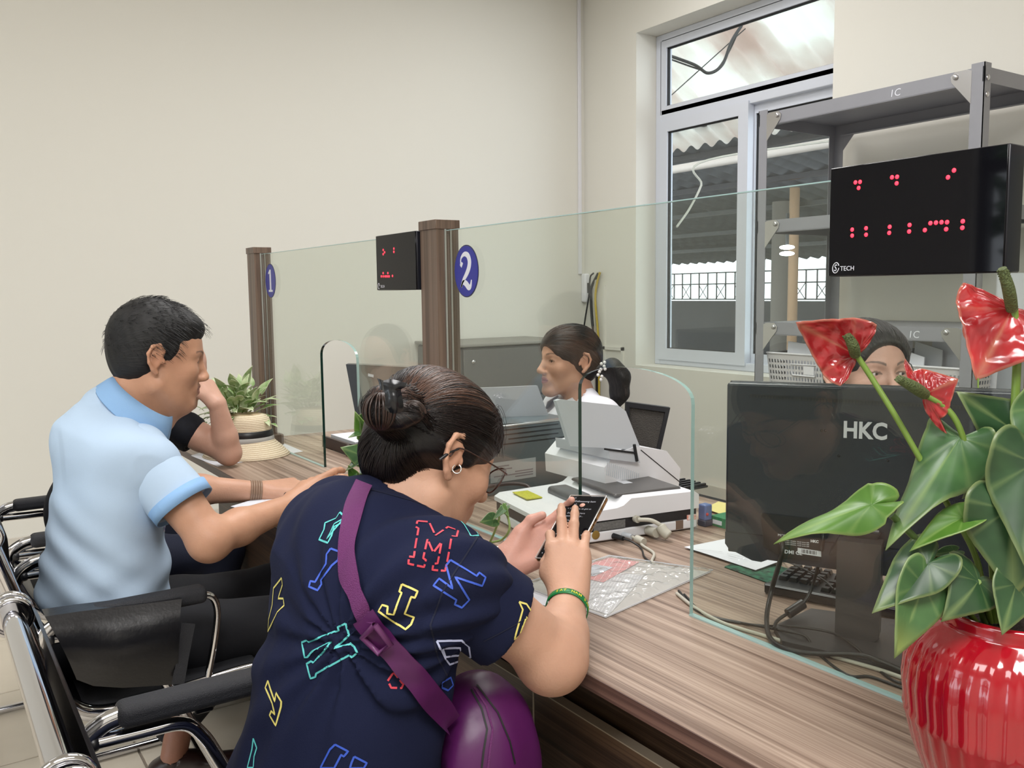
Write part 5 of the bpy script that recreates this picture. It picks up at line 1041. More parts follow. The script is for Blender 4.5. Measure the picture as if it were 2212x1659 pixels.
def head_sdf(s, c, R, sc=1., jaw=1., nose=1., ear=(1, -1), eyes=True, chin=0.):
    s.frame(c, R, sc)
    s.ell((0, -.018, .034), (.074, .090, .082), 0).ell((0, .022, .028), (.062, .066, .070), .03).ell((0, .028, -.032), (.055*jaw, .056, .074), .03)
    for x in (-1, 1):
        s.cone((x*.051*jaw, -.004, -.058), (x*.018, .064, -.100), .017, .015, .03)
        s.ell((x*.040, .056, -.024), (.022, .020, .022), .022)
        s.cone((x*.012, .080, .021), (x*.047, .060, .019), .008, .007, .014)
        s.ell((x*.012, .095, -.037), (.0068, .010, .0065), .007)
    s.ell((0, .066+chin, -.100), (.020, .017, .014), .02)
    s.cone((0, .082, .014), (0, .098+.006*nose, -.028), .0065, .0085, .014); s.ell((0, .103*(.94+.06*nose), -.033), (.0105, .011, .009), .008)
    s.ell((0, .074, -.062), (.027, .016, .020), .016)
    for x in (-1, 1):
        s.ell((x*.031, .092, .003), (.018, .014, .011), .016, op='-')
        s.ell((x*.031, .0665, .002), (.0158, .0148, .0142), .006)
        s.ell((x*.0055, .104, -.0435), (.0035, .006, .003), .003, op='-')
    for x in (-1, 1):
        s.cone((0, .0900, -.0555), (x*.023, .0765, -.0625), .0052, .0022, .004)
        s.cone((0, .0880, -.0695), (x*.021, .0765, -.0645), .0064, .0024, .005)
    for x in (-1, 1): s.cone((0, .0965, -.0622), (x*.022, .0805, -.0632), .0011, .0010, .002, op='-')
    for x in ear:
        pts = [(.003, .004), (.007, .021), (-.004, .033), (-.019, .029), (-.027, .012), (-.023, -.008), (-.013, -.022), (-.005, -.029)]
        q = [(x*(.0755+.012*(-(y-.006)/.03)), y-.010, z+.0) for y, z in pts]
        s.ell((x*.079, -.020, .004), (.0045, .015, .027), .006); s.chain(q, [.0032, .0036, .0040, .0040, .0038, .0036, .0045, .0058], .0035)
        s.ell((x*.086, -.018, -.001), (.0052, .0085, .0125), .003, op='-'); s.ell((x*.0765, -.002, -.003), (.0045, .0042, .0075), .003)
    if eyes:
        for x in (-1, 1): s.ell((x*.031, .0850, .0010), (.0130, .0085, .0038), .0016, op='-')
    s.frame()
def head_tint(V, c, R, sc, skin, lip=(.42, .13, .12), brow=(.05, .035, .03), T=None, blush=.0, stubble=None, browstr=.8):
    c = np.array(c, float); L = (V-c) @ np.array(R, float)/sc; x, y, z = L[:, 0], L[:, 1], L[:, 2]; n = len(V)
    col = np.tile(np.array(skin, float), (n, 1)) if T is None else T
    def mixc(mask, cc): m = np.clip(mask, 0, 1)[:, None]; return col*(1-m)+np.array(cc)*m
    near = (np.abs(L) < .2).all(1)
    r = (x/.0245)**2+((z+.0632)/.0108)**2; m = np.clip((1-r)*3, 0, .8)*(y > .070)*near; col = mixc(m, lip)
    m = (np.abs(z+.0628) < .0011)*(np.abs(x) < .022)*(y > .07)*near*.7; col = mixc(m, (.10, .02, .02))
    ax = np.abs(x); zb = .0225+.005*(1-((ax-.036)/.020)**2); th = .0036*(1-np.clip((ax-.02)/.045, 0, 1)*.55); m = np.clip((th-np.abs(z-zb))/.0015, 0, 1)*((ax > .013) & (ax < .053))*(y > .035)*near*browstr; col = mixc(m, brow)
    e = ((ax-.031)/.0148)**2+((z-.0015)/.0062)**2; m = ((e < 1.0) & (y > .05))*near*.75*np.clip(z*400+.6, 0.15, 1); col = mixc(m, (.03, .018, .015))
    m = np.exp(-(((ax-.031)/.02)**2+((z-.006)/.012)**2))*(y > .04)*near*.22; col = mixc(m, np.array(skin)*.6)
    m = np.exp(-(((ax-.040)/.018)**2+((z+.030)/.018)**2))*(y > .03)*near*(.08+blush); col = mixc(m, (skin[0]*1.0, skin[1]*.72, skin[2]*.68))
    m = np.exp(-((ax-.080)/.012)**2)*np.exp(-((z+.002)/.03)**2)*near*.25; col = mixc(m, (skin[0]*1.05, skin[1]*.75, skin[2]*.7))
    return col
def eyeballs(par, c, R, sc=1., look=(0, 1, 0)):
    c = Vector(c); R_m = Matrix(R.tolist())
    for x in (-1, 1):
        o = c+R_m @ Vector((x*.031, .0662, .002))*sc; lk = (R_m @ Vector(look)).normalized()
        e = part('eye', MB().sphere(o, .0138*sc, 24, 16), mat('eye white', srgb(206, 196, 192), .12) if 'ew' not in M else M['ew'], par)
        up_ = Vector((0, 0, 1)); rx = lk.cross(up_).normalized(); uy = rx.cross(lk)
        for nm, r, d, m_ in (('iris', .0068, .01388, M['iris']), ('pupil', .0030, .0141, M['gasket'])):
            mb = MB(); P = [[o+(lk*sqrt(max(0, (d*sc)**2-(q*sc)**2))+rx*q*sc*cos(a)+uy*q*sc*sin(a)) for a in [2*pi*k/24 for k in range(24)]] for q in (.0001, r*.5, r)]
            mb.grid(P, True, True); part(nm, mb, m_, e)
M['iris'] = mat('brown iris', (.035, .015, .008), .08); M['ew'] = mat('eye white', srgb(205, 196, 194), .12)
def hand_sdf(s, w, F_, N_, th, curls, sc=1., thumb=None, spread=.08, k=.006, flat=None):
    """w wrist, F_ finger direction, N_ back-of-hand normal, th=-1 right hand, +1 left hand"""
    y = Vector(F_).normalized(); z = Vector(N_); z = (z-y*z.dot(y)).normalized(); x = y.cross(z); R = np.array([x, y, z]).T
    s.frame(w, R, sc)
    xs = [th*v for v in (.029, .0095, -.010, -.028)]; ys = (.088, .092, .087, .078)
    for i in range(4):
        s.cone((xs[i]*.55, .002, 0), (xs[i]*.98, ys[i]-.006, .000), .0175, .0118, .014)
    s.cone((th*.012, .012, -.008), (th*.034, .050, -.010), .017, .0135, .014); s.cone((-th*.018, .015, -.006), (-th*.026, .060, -.006), .015, .012, .012)
    Ls = ((.043, .026, .020), (.047, .029, .021), (.043, .027, .020), (.034, .021, .018)); rs = (.0090, .0092, .0088, .0078); tips = []
    for i in range(4):
        p = np.array((xs[i], ys[i], .001)); sp = spread*(1.5-i)*th; a = 0
        for j in range(3):
            a += curls[i][j]; d = np.array((sin(sp)*cos(a), cos(sp)*cos(a), -sin(a))); q = p+d*Ls[i][j]
            s.cone(p, q, rs[i]*(1.04-.09*j), rs[i]*(.97-.10*j), .004 if j else .007); p = q
        tips.append(Vector(w)+Vector(R @ (p*sc)))
    t = thumb or [(.036, .045, -.010), (.052, .072, -.012), (.060, .098, -.014)]
    t = [(th*a, b, c) for a, b, c in t]; s.cone((th*.016, .018, -.006), t[0], .0150, .0128, .010); s.cone(t[0], t[1], .0118, .0102, .006); s.cone(t[1], t[2], .0102, .0082, .004)
    s.frame(); return tips
def limb(s, a, b, ra, rb, bulge=0., k=.02):
    a = Vector(a); b = Vector(b); m = a.lerp(b, .35); s.cone(a, m, ra, ra*.62+rb*.38+bulge, k); s.cone(m, b, ra*.62+rb*.38+bulge, rb, k)
def folds(P_, amp, seed, f=(26, 9, 14)):
    rs = np.random.RandomState(seed); ph = rs.rand(9)*6.28; w = rs.randn(9, 3)*np.array(f)
    def fn(X, Y, Z):
        a = np.sin(w[0, 0]*X+w[0, 1]*Y+w[0, 2]*Z+ph[0]+1.5*np.sin(w[1, 0]*.5*X+w[1, 1]*.5*Y+w[1, 2]*.5*Z+ph[1])); b = np.sin(w[2, 0]*1.7*X+w[2, 1]*1.7*Y+w[2, 2]*1.7*Z+ph[2]+2*np.sin(w[3, 0]*.6*X+w[3, 2]*.6*Z))
        return amp*(.6*a+.4*b)
    return fn
SKINW = srgb(205, 160, 134); SKINM = srgb(198, 150, 122)
# ---------------------------------------------------------------- woman in the navy lettered T-shirt
wf_ = .56*cf+.83*(.90*cr-.44*cu); RW = basis(wf_, (-.04, 0, 1)); wear = D(982, 984, 1.29); scw = 1.03
wc = wear-Vector(RW @ np.array((.082, -.018, .002)))*scw
W1 = thing('person', 'woman with claw-clipped bun in navy letter-print T-shirt typing on a phone', 'person', (-1.16, .45, .0))
nb0 = Vector((-1.165, .555, .965))
s = SDF(wc-Vector((.15, .17, .22)), wc+Vector((.15, .16, .15)), .0024)
head_sdf(s, wc, RW, scw, 1.06, .9)
hb = wc+Vector(RW @ np.array((0, -.030, -.055)))*scw
s.cone(hb, nb0+Vector((0, -.01, -.03)), .052, .068, .035); s.cone(wc+Vector(RW @ np.array((0, .02, -.085))), nb0+Vector((0, .05, 0)), .034, .05, .03)
VFh = s.nets()
# right arm and hand
RS, RE, RWR = Vector((-1.01, .575, .925)), D(1198, 1418, 1.275), D(1228, 1302, 1.385)
s = SDF((-1.30, .45, .68), (-.83, 1.03, 1.03), .0026)
limb(s, RS, RE, .050, .043, .001, .02); limb(s, RE, RWR, .044, .0275, .002, .02); s.ell(RE+Vector((.0, -.010, -.006)), (.040, .040, .040), .03)
HF = (cu*.84+cf*.50+cr*.02).normalized(); HN = (-cf*.84+cu*.50-cr*.10).normalized()
rw2 = RWR+HF*.012
tipsR = hand_sdf(s, rw2, HF, HN, -1, [(.75, 1.0, .5), (.20, .35, .25), (.16, .30, .2), (.45, .55, .3)], .93, thumb=[(.036, .042, -.012), (.040, .066, -.026), (.034, .088, -.036)], spread=.07)
VFr = s.nets()
# left hand holding the phone
LWR = D(1092, 1218, 1.53); LEl = Vector((-1.40, .74, .80))
s = SDF((-1.48, .68, .72), (-1.12, 1.06, .98), .0026)
limb(s, LEl, LWR, .042, .027, .002)
LF = (cr*.86+cu*.42+cf*.30).normalized(); LN = (cf*.80-cu*.45-cr*.1).normalized()
hand_sdf(s, LWR+LF*.005, LF, LN, 1, [(.25, .55, .4), (.25, .55, .4), (.3, .55, .4), (.3, .6, .4)], .93, thumb=[(.034, .045, -.014), (.044, .074, -.022), (.040, .096, -.028)], spread=.05)
VFl = s.nets()
def blotch(V, skin, sd=0):
    c = np.tile(np.array(skin, float), (len(V), 1)); return c
tW = np.concatenate([head_tint(VFh[0], wc, RW, scw, SKINW, blush=.12), blotch(VFr[0], srgb(204, 160, 136)), blotch(VFl[0], srgb(222, 168, 152))])
bodyW = part('body', npmesh('body', [VFh, VFr, VFl], M['skin'], tW), None, W1)
# T-shirt
navy = mat('navy jersey', srgb(20, 26, 54), .9, spec=.25, bump=.12, bscale=500)
s = SDF((-1.52, .02, .40), (-.80, .84, 1.06), .0046)
Rt = basis((0, 1, 0.35))
s.ell((-1.165, .50, .925), (.185, .085, .10), 0, R=None)
s.cone((-1.325, .555, .925), (-1.005, .555, .925), .062, .062, .06)
s.ell((-1.155, .515, .82), (.172, .105, .14), .08).ell((-1.150, .475, .69), (.168, .125, .16), .08).ell((-1.150, .445, .55), (.182, .150, .14), .08)
s.cone(nb0+Vector((0, -.02, -.01)), nb0+Vector((0, -.035, -.07)), .066, .10, .06)
ax_ = (RE-RS).normalized(); sl_end = RS.lerp(RE, .46)
s.cone(RS+Vector((-.04, -.005, .0)), RS.lerp(RE, .12), .064, .066, .04)
LS = Vector((-1.365, .57, .925)); LE2 = Vector((-1.42, .72, .80)); s.cone(LS, LE2, .072, .075, .04)
s.disp(folds(0, .0030, 5))
def radial(cx, cy, cz, amp, n, rr):   # folds fanning out from the armpit
    def fn(X, Y, Z):
        dx, dz = X-cx, Z-cz; r = np.sqrt(dx*dx+dz*dz+(Y-cy)**2); a = np.arctan2(dz, dx); return amp*np.sin(n*a+6*r)*np.exp(-(r/rr)**2)*np.clip(r*14, 0, 1)
    return fn
s.disp(radial(-1.03, .50, .86, .0055, 15, .26)); s.disp(radial(-1.33, .52, .80, .0035, 11, .2)); s.disp(lambda X, Y, Z: .0035*np.sin(34*X+5*np.sin(9*Z))*np.clip((.72-Z)*6, 0, 1))

def crease(a, b, r=.006, k=.022): s.cone(a, b, r, r*.4, k, op='-')
for a, b in ((D(1035, 1150, 1.17), D(1000, 1330, 1.12)), (D(905, 1200, 1.14), D(760, 1250, 1.14)), (D(940, 1350, 1.1), D(700, 1420, 1.1)), (D(990, 1230, 1.11), D(860, 1290, 1.10)), (D(1000, 1390, 1.1), D(880, 1600, 1.05)), (D(960, 1480, 1.05), D(930, 1640, 1.02)), (D(700, 1560, 1.05), D(720, 1659, 1.0)), (D(640, 1180, 1.3), D(760, 1200, 1.22)), (D(880, 1120, 1.2), D(800, 1230, 1.15))):
    pass
s.cut((0, 0, .44), (0, 0, -1))
s.cone(wc+Vector((0, -.05, -.05)), nb0+Vector((0, .012, .0)), .050, .066, .004, op='-')
shirtVF = s.nets(2)
def sleeve(a, b, t1, ra, rb, seed, tilt=(0, 0, 0), h=.0046):
    a = Vector(a); b = Vector(b); d = (b-a).normalized(); e = a.lerp(b, t1); lo = np.minimum(a, b)-.16; hi = np.maximum(a, b)+.16
    q = SDF(lo, hi, h); q.cone(a, a.lerp(b, t1+.25), ra, rb, 0); q.disp(folds(0, .0028, seed)); q.cut(e, (d+Vector(tilt)).normalized()); q.cone(e-d*.03, b, rb-.012, rb-.010, 0, op='-'); return q.nets(2)
sVF = sleeve(RS+Vector((-.015, -.01, .0)), RE, .56, .068, .0720, 6, (.12, 0, .10))
def joinVF(a, b): return np.concatenate([a[0], b[0]]), np.concatenate([a[1], b[1]+len(a[0])])
shirtVF = joinVF(shirtVF, sVF); sme = npmesh('t_shirt', shirtVF, navy); shirt = part('t_shirt', sme, None, W1)
# ribbed neckline
bvh_w = BVHTree.FromPolygons([Vector(v) for v in shirtVF[0]], [list(map(int, f)) for f in shirtVF[1]])
def cast(px, py, bvh, off=.001):
    d = ray(px, py).normalized(); h = bvh.ray_cast(CAM, d)
    if h[0] is None: return None
    return h[0]+(h[1] if h[1].dot(d) < 0 else -h[1])*off, (h[1] if h[1].dot(d) < 0 else -h[1])
def print_line(pts, w, m, bvh, nm, par, closed=True, step=3, label=None, off=.0009, dash=False):
    P = [];  pts = pts+[pts[0]] if closed else pts
    for a, b in zip(pts[:-1], pts[1:]):
        n = max(2, int(math.hypot(b[0]-a[0], b[1]-a[1])/step))
        for k in range(n): P.append((a[0]+(b[0]-a[0])*k/n, a[1]+(b[1]-a[1])*k/n))
    P.append(pts[-1]); H = [cast(x, y, bvh, off) for x, y in P]; mb = MB()
    run = []
    def flush():
        if len(run) > 1:
            vs = []; 
            for i, (p, n_) in enumerate(run):
                t = (run[min(i+1, len(run)-1)][0]-run[max(i-1, 0)][0]).normalized(); sd = t.cross(n_).normalized()*w/2; vs += [p-sd, p+sd]
            mb.add(vs, [(2*i, 2*i+1, 2*i+3, 2*i+2) for i in range(len(run)-1)], False)
    for i, h in enumerate(H):
        brk = h is None or (run and (h[0]-run[-1][0]).length > .03) or (dash and i % 9 == 8)
        if brk: flush(); run = [] if (h is None or dash) else [h]
        else: run.append(h)
    flush(); 
    if mb.f: part(nm, mb, m, par, label)
red_p, teal_p, blue_p, yel_p, lav_p = (mat(n_, c_, .6) for n_, c_ in (('red print', srgb(206, 62, 80)), ('teal print', srgb(96, 200, 200)), ('blue print', srgb(58, 92, 200)), ('yellow print', srgb(226, 214, 120)), ('lavender print', srgb(196, 204, 240))))
z3 = lambda L_, ox=500, oy=760, s_=2.5134: [(ox+x/s_, oy+y/s_) for x, y in L_]
z4 = lambda L_: z3(L_, 500, 1100, 2.6976)
Z3 = [
 (red_p, z3([(1010, 920), (1072, 925), (1107, 1000), (1175, 952), (1230, 972), (1222, 1005), (1195, 1002), (1170, 1140), (1160, 1190), (1090, 1183), (1095, 1150), (1118, 1148), (1140, 1035), (1095, 1090), (1065, 1020), (1040, 1120), (1055, 1130), (1045, 1168), (960, 1150), (965, 1112), (990, 1115), (1015, 960), (1000, 952)])),
 (blue_p, z3([(1188, 1130), (1330, 1218), (1345, 1200), (1378, 1225), (1360, 1270), (1215, 1225), (1290, 1345), (1250, 1388), (1212, 1370), (1220, 1345), (1098, 1270), (1128, 1232), (1200, 1285), (1165, 1160)])),
 (teal_p, z3([(1222, 897), (1262, 940), (1300, 1003), (1340, 998), (1300, 925), (1240, 893)])),
 (yel_p, z3([(925, 1260), (1010, 1300), (995, 1335), (975, 1330), (940, 1420), (990, 1440), (975, 1480), (945, 1508), (830, 1430), (800, 1410), (820, 1375), (850, 1385), (845, 1420), (880, 1425), (925, 1310), (912, 1300)])),
 (yel_p, z3([(1560, 1358), (1600, 1370), (1640, 1430), (1668, 1410), (1665, 1450), (1625, 1500), (1600, 1440), (1560, 1540), (1535, 1560), (1580, 1400)])),
 (teal_p, z3([(590, 872), (618, 900), (590, 935), (560, 950), (545, 1000), (525, 1038), (478, 1020), (505, 965), (510, 930), (570, 905)])),
 (teal_p, z3([(612, 905), (560, 935), (540, 980), (520, 1015)])),
 (blue_p, z3([(540, 1068), (585, 1085), (580, 1130), (545, 1160), (488, 1240), (490, 1262), (468, 1295), (422, 1275), (430, 1245), (455, 1250), (515, 1150), (518, 1100)])),
 (yel_p, z4([(295, 400), (300, 440), (275, 520), (305, 520), (310, 560), (270, 600), (215, 712), (220, 640), (240, 560), (248, 460)])),
 (teal_p, z4([(665, 665), (685, 735), (600, 810), (700, 785), (690, 780), (715, 800), (732, 835), (700, 862), (685, 850), (495, 955), (490, 975), (462, 985), (440, 900), (465, 885), (480, 895), (585, 770), (470, 830), (445, 860), (428, 862), (412, 775), (440, 762), (450, 772), (625, 705), (620, 685)])),
 (yel_p, z4([(215, 998), (230, 1050), (255, 1120), (262, 1070), (292, 1120), (290, 1150), (260, 1260), (225, 1200), (235, 1175), (255, 1195), (240, 1130), (200, 1040)])),
 (lav_p, z4([(1195, 768), (1340, 765), (1385, 800), (1395, 860), (1270, 905), (1250, 880)])),
 (lav_p, z4([(1230, 812), (1330, 808), (1340, 850), (1245, 860)])),
 (blue_p, z4([(605, 1370), (680, 1410), (655, 1440), (640, 1430), (600, 1508), (520, 1508), (560, 1430), (575, 1400)])),
 (blue_p, z4([(715, 1440), (788, 1478), (770, 1508), (690, 1508), (700, 1475)])),
 (teal_p, z4([(130, 1335), (150, 1390), (135, 1440), (130, 1508), (95, 1508), (122, 1400)])),
 (red_p, z4([(945, 948), (910, 1000), (930, 1040), (990, 1042), (1000, 1020)])),
 (blue_p, z4([(1225, 1010), (1275, 980), (1290, 1025), (1260, 1055), (1225, 1040)])),
]
for k_, (m_, pts) in enumerate(Z3): print_line(pts, .0026, m_, bvh_w, 'printed_letter', shirt, dash=(m_ is red_p))
# seams
seam = mat('navy seam', srgb(20, 25, 48), .9)
print_line([(1038, 1150), (1005, 1200), (955, 1280), (930, 1350), (945, 1420), (965, 1460)], .0022, seam, bvh_w, 'sleeve_seam', shirt, closed=False)
print_line([(1160, 1318), (1120, 1345), (1078, 1368), (1045, 1385)], .0016, seam, bvh_w, 'hem_stitch', shirt, closed=False)
print_line([(775, 1052), (830, 1066), (890, 1082), (950, 1105), (1005, 1130)], .0016, seam, bvh_w, 'collar_stitch', shirt, closed=False)
# jeans and stool (mostly hidden)
denim = mat('dark denim', srgb(26, 32, 54), .85, bump=.2, bscale=400); blackcloth = mat('black trousers', srgb(14, 15, 22), .85, bump=.1, bscale=300)
def trousers(par, hip, k1, k2, f1, f2, m, nm='trousers', r=.078, seat=True):
    s = SDF(np.minimum.reduce([hip, k1, k2, f1, f2])-.13, np.maximum.reduce([hip, k1, k2, f1, f2])+.13, .0075)
    hip = np.array(hip)
    s.ell(hip, (.17, .13, .095), 0)
    for sg, k_, f_ in ((-1, k1, f1), (1, k2, f2)):
        limb(s, hip+np.array((sg*.085, .03, -.005)), k_, r, r*.82, 0, .04); limb(s, k_, f_, r*.82, r*.62, .0, .03)
    s.disp(folds(0, .003, 3)); return part(nm, npmesh(nm, s.nets(), m), None, par)
trousers(W1, (-1.165, .28, .50), (-1.27, .72, .50), (-1.06, .72, .50), (-1.27, .70, .12), (-1.06, .70, .12), denim)
# hair
HL = lambda x, y, z: wc+Vector(RW @ np.array((x, y, z)))*scw
s = SDF(wc-Vector((.16, .20, .17)), wc+Vector((.16, .16, .17)), .0026); s.frame(wc, RW, scw)
s.ell((0, -.022, .036), (.082, .099, .089), 0).ell((0, -.052, -.018), (.066, .058, .062), .03).ell((0, .022, .042), (.069, .072, .064), .03)
s.ell((0, .112, -.038), (.090, .070, .090), .012, op='-')
for x in (-1, 1):
    s.ell((x*.094, -.012, -.016), (.028, .026, .036), .006, op='-'); s.ell((x*.084, -.046, -.064), (.040, .062, .054), .014, op='-'); s.ell((x*.078, .045, -.060), (.04, .05, .06), .01, op='-'); s.cone((x*.070, .022, .03), (x*.069, .018, .000), .009, .004, .01)
s.ell((0, -.03, -.115), (.09, .12, .055), .01, op='-')
s.frame()
bun = D(838, 882, 1.245); bl = (np.array(bun)-np.array(wc)) @ RW
zb2 = 0
s.ell(D(822, 880, 1.25), (.026, .026, .030), .01).ell(D(836, 902, 1.245), (.024, .024, .020), .008).ell(D(868, 902, 1.235), (.018, .018, .017), .007).ell(D(893, 893, 1.235), (.016, .016, .015), .007).ell(D(856, 876, 1.265), (.028, .027, .028), .012)
Vh, Fh_ = s.nets(1)
def flow_uv(V, c, R, bunl, sc, tone):
    L = (V-np.array(c)) @ R/sc; b = np.array(bunl); d = b/np.linalg.norm(b); e1 = np.cross(d, [0, 0, 1.]); e1 /= np.linalg.norm(e1); e2 = np.cross(e1, d)
    q = L; ang = np.arctan2(q@e2, q@e1); dist = np.linalg.norm(L-b, axis=1); return np.stack([dist*9, ang/2.2, tone(L, dist)], 1)
hb_m = hairmat('dark brown hair', srgb(16, 14, 17), srgb(104, 74, 60), .30)
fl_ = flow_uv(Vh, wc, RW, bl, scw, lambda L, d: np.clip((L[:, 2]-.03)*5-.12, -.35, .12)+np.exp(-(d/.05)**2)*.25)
hw = part('hair', npmesh('hair', (Vh, Fh_), hb_m, uv=fl_), None, W1)
bvh_h = BVHTree.FromPolygons([Vector(v) for v in Vh], [list(map(int, f)) for f in Fh_])
def strands(n, seeds, target, c, bvh, m, par, r=.00045, steps=14, sag=.0, seed=1, lift=.001, nm='loose_strands', jit=.012):
    rnd = random.Random(seed); mb = MB()
    for k in range(n):
        a = seeds(rnd); t = Vector(target)+Vector((rnd.uniform(-jit, jit), rnd.uniform(-jit, jit), rnd.uniform(-jit, jit))); P = []; off = rnd.uniform(.0, .0022)
        for i in range(steps+1):
            u = i/steps; p = a.lerp(t, u); d = (p-c).normalized(); h = bvh.find_nearest(c+d*.12)
            hh = bvh.ray_cast(c+d*.3, -d)
            if hh[0] is None: continue
            P.append(hh[0]+d*(lift+off*sin(pi*u)))
        if len(P) > 4: mb.tube(smoothpath(P, 2), [r*(.5+.5*sin(pi*min(1, .15+i/(len(P)*2)))) for i in range(2*(len(P)-1)+1)], 3, caps=False)
    return part(nm, mb, m, par, kind='stuff')
flat_h = mat('hair strands', srgb(34, 27, 27), .35); flat_b = mat('brown strands', srgb(92, 66, 54), .38)
sd = lambda rnd: (lambda th, ph: HL(.085*sin(th)*(1), .095*cos(th)*cos(ph)+.0, .035+.09*sin(ph)))(rnd.uniform(-1.2, 1.9), rnd.uniform(-.15, 1.2))
strands(520, sd, bun, wc, bvh_h, flat_h, hw); strands(380, lambda rnd: HL(rnd.uniform(-.05, .075), rnd.uniform(.0, .08), .10), bun, wc, bvh_h, flat_b, hw, seed=5)
sd2 = lambda rnd: HL(rnd.uniform(-.07, .07), rnd.uniform(-.085, -.01), rnd.uniform(-.062, -.045)); strands(220, sd2, bun, wc, bvh_h, flat_h, hw, seed=9)
mb = MB(); rnd = random.Random(4)
for k in range(34):     # coiled locks of the bun
    a = rnd.uniform(0, 6.28); c_ = D(818, 888, 1.235); P = [c_+cr*(.024*cos(a+.0)*cos(t)+.004)+cu*(.026*sin(t))+cf*(-.012+.024*sin(a)*cos(t)) for t in [-1.3+2.6*i/9 for i in range(10)]]; mb.tube(P, .0014, 5, caps=False)
for cx_, cy_, rr in ((868, 902, .019), (893, 893, .017), (838, 904, .02)):
    for k in range(12):
        a0 = rnd.uniform(-.5, .5); P = [D(cx_, cy_, 1.226)+cr*(rr*cos(t+a0))*(.6+.04*k)+cu*(rr*sin(t+a0))*(.6+.04*k)-cf*(.004*sin(t*1.0)) for t in [.3+3.4*i/9 for i in range(10)]]; mb.tube(P, .0011, 5, caps=False)
part('bun_locks', mb, mat('bun hair', srgb(58, 40, 34), .35, var=.6, vscale=200), hw, kind='stuff')
mb = MB()     # wisps at the temple and nape
for k in range(16):
    b = D(1068+rnd.uniform(-6, 3), 900+rnd.uniform(-20, 30), 1.30); P = [b, b+cr*.008+cu*.004, b+cr*rnd.uniform(.006, .016)-cu*rnd.uniform(.01, .02), b+cr*rnd.uniform(.0, .014)-cu*rnd.uniform(.03, .05)]; mb.tube(smoothpath(P, 3), .0003, 3, caps=False)
for k in range(14):
    b = D(822+rnd.uniform(-6, 30), 960+rnd.uniform(-20, 20), 1.29); P = [b, b-cu*.02-cr*.006, b-cu*rnd.uniform(.03, .045)+cr*rnd.uniform(-.008, .02)]; mb.tube(smoothpath(P, 3), .0003, 3, caps=False)
part('wisps', mb, flat_h, hw, kind='stuff')
# claw clip
def sheet3(rows, m, nm, par, thick=.0022, label=None):
    P = [[D(850+(p[0]-850)*1.12, 857+(p[1]-857)*1.05, p[2]+dzc) for p in r] for r in rows]; mb = MB(); mb.grid(P); mb.grid([[p+cf*thick for p in r] for r in P][::-1]); return part(nm, mb, m, par, label)
zc = (bvh_h.ray_cast(CAM, ray(846, 866).normalized())[0]-CAM).dot(cf)-.026; dzc = -.07
clip = thing('claw_clip', 'glossy black claw clip gripping the woman\'s bun', 'hair clip', tuple(D(850, 860, 1.21)))
clp = mat('glossy black clip', (.008, .009, .012), .22)
cl = [[(831, 823, 1.205), (845, 821, 1.203), (860, 824, 1.204), (876, 830, 1.206)], [(830, 831, 1.204), (843, 833, 1.201), (856, 835, 1.201), (871, 838, 1.206)], [(832, 843, 1.206), (842, 845, 1.202), (852, 845, 1.202), (864, 843, 1.208)], [(834, 860, 1.206), (843, 861, 1.200), (855, 861, 1.200), (867, 858, 1.208)], [(833, 876, 1.208), (843, 879, 1.203), (856, 879, 1.203), (869, 876, 1.211)], [(834, 884, 1.213), (844, 890, 1.208), (855, 891, 1.208), (868, 887, 1.215)]]
def dense(rows, n=4):
    out = []
    cols = [smoothpath([Vector(r[j]) for r in rows], n) for j in range(len(rows[0]))]
    R2 = list(zip(*cols)); 
    for r in R2: out.append([tuple(q) for q in smoothpath([Vector(x) for x in r], n)])
    return out
sheet3(dense(cl), clp, 'clip_jaw', clip)
cl2 = [[(818, 819, 1.225), (824, 821, 1.222), (830, 824, 1.215)], [(822, 829, 1.222), (827, 832, 1.22), (832, 834, 1.214)], [(824, 841, 1.222), (828, 844, 1.22), (832, 846, 1.214)]]
sheet3(dense(cl2), clp, 'clip_spring_side', clip)
# glasses, earring, bracelets
gl_ = thing('glasses', 'thin metal-rimmed spectacles worn by the woman in the navy T-shirt', 'glasses', tuple(HL(0, .1, 0)))
gm_ = mat('brown metal rim', srgb(96, 78, 76), .25, .8)
for x in (-1, 1):
    rim = [HL(x*.033+.026*cos(a), .100-.004*cos(a)*x-.006*abs(cos(a))+.006*sin(a), -.004+.0215*sin(a)) for a in [2*pi*k/28 for k in range(29)]]
    rr = part('rim', MB().tube(rim, .0013, 7, caps=False), gm_, gl_); mb = MB(); mb.add(rim[:28], [tuple(range(28))], False); part('lens', mb, M['lens'], rr)
    part('temple', MB().tube(smoothpath([HL(x*.061, .094, .008), HL(x*.070, .072, .010), HL(x*.079, .03, .013), HL(x*.085, -.015, .014), HL(x*.087, -.028, -.002)]), .0013, 7), gm_, gl_)
    part('temple_tip', MB().tube(smoothpath([HL(x*.086, -.018, .012), HL(x*.089, -.032, .002), HL(x*.088, -.043, -.012)]), [.0016]*10+[.0026]*6+[.0022], 8), M['black'], gl_)
part('bridge', MB().tube(smoothpath([HL(-.009, .101, .004), HL(0, .105, .007), HL(.009, .101, .004)]), .0013, 6), gm_, gl_)
ec = D(987, 1013, 1.272); solo('hoop_earring', MB().tube([ec+cr*.0062*sin(a)+cu*.0062*cos(a)+cf*.002*cos(a) for a in [.5+5.3*k/24 for k in range(25)]], .0009, 8), mat('silver', (.8, .8, .78), .15, 1.), 'small silver hoop earring in the right ear of the woman with glasses', 'earring')
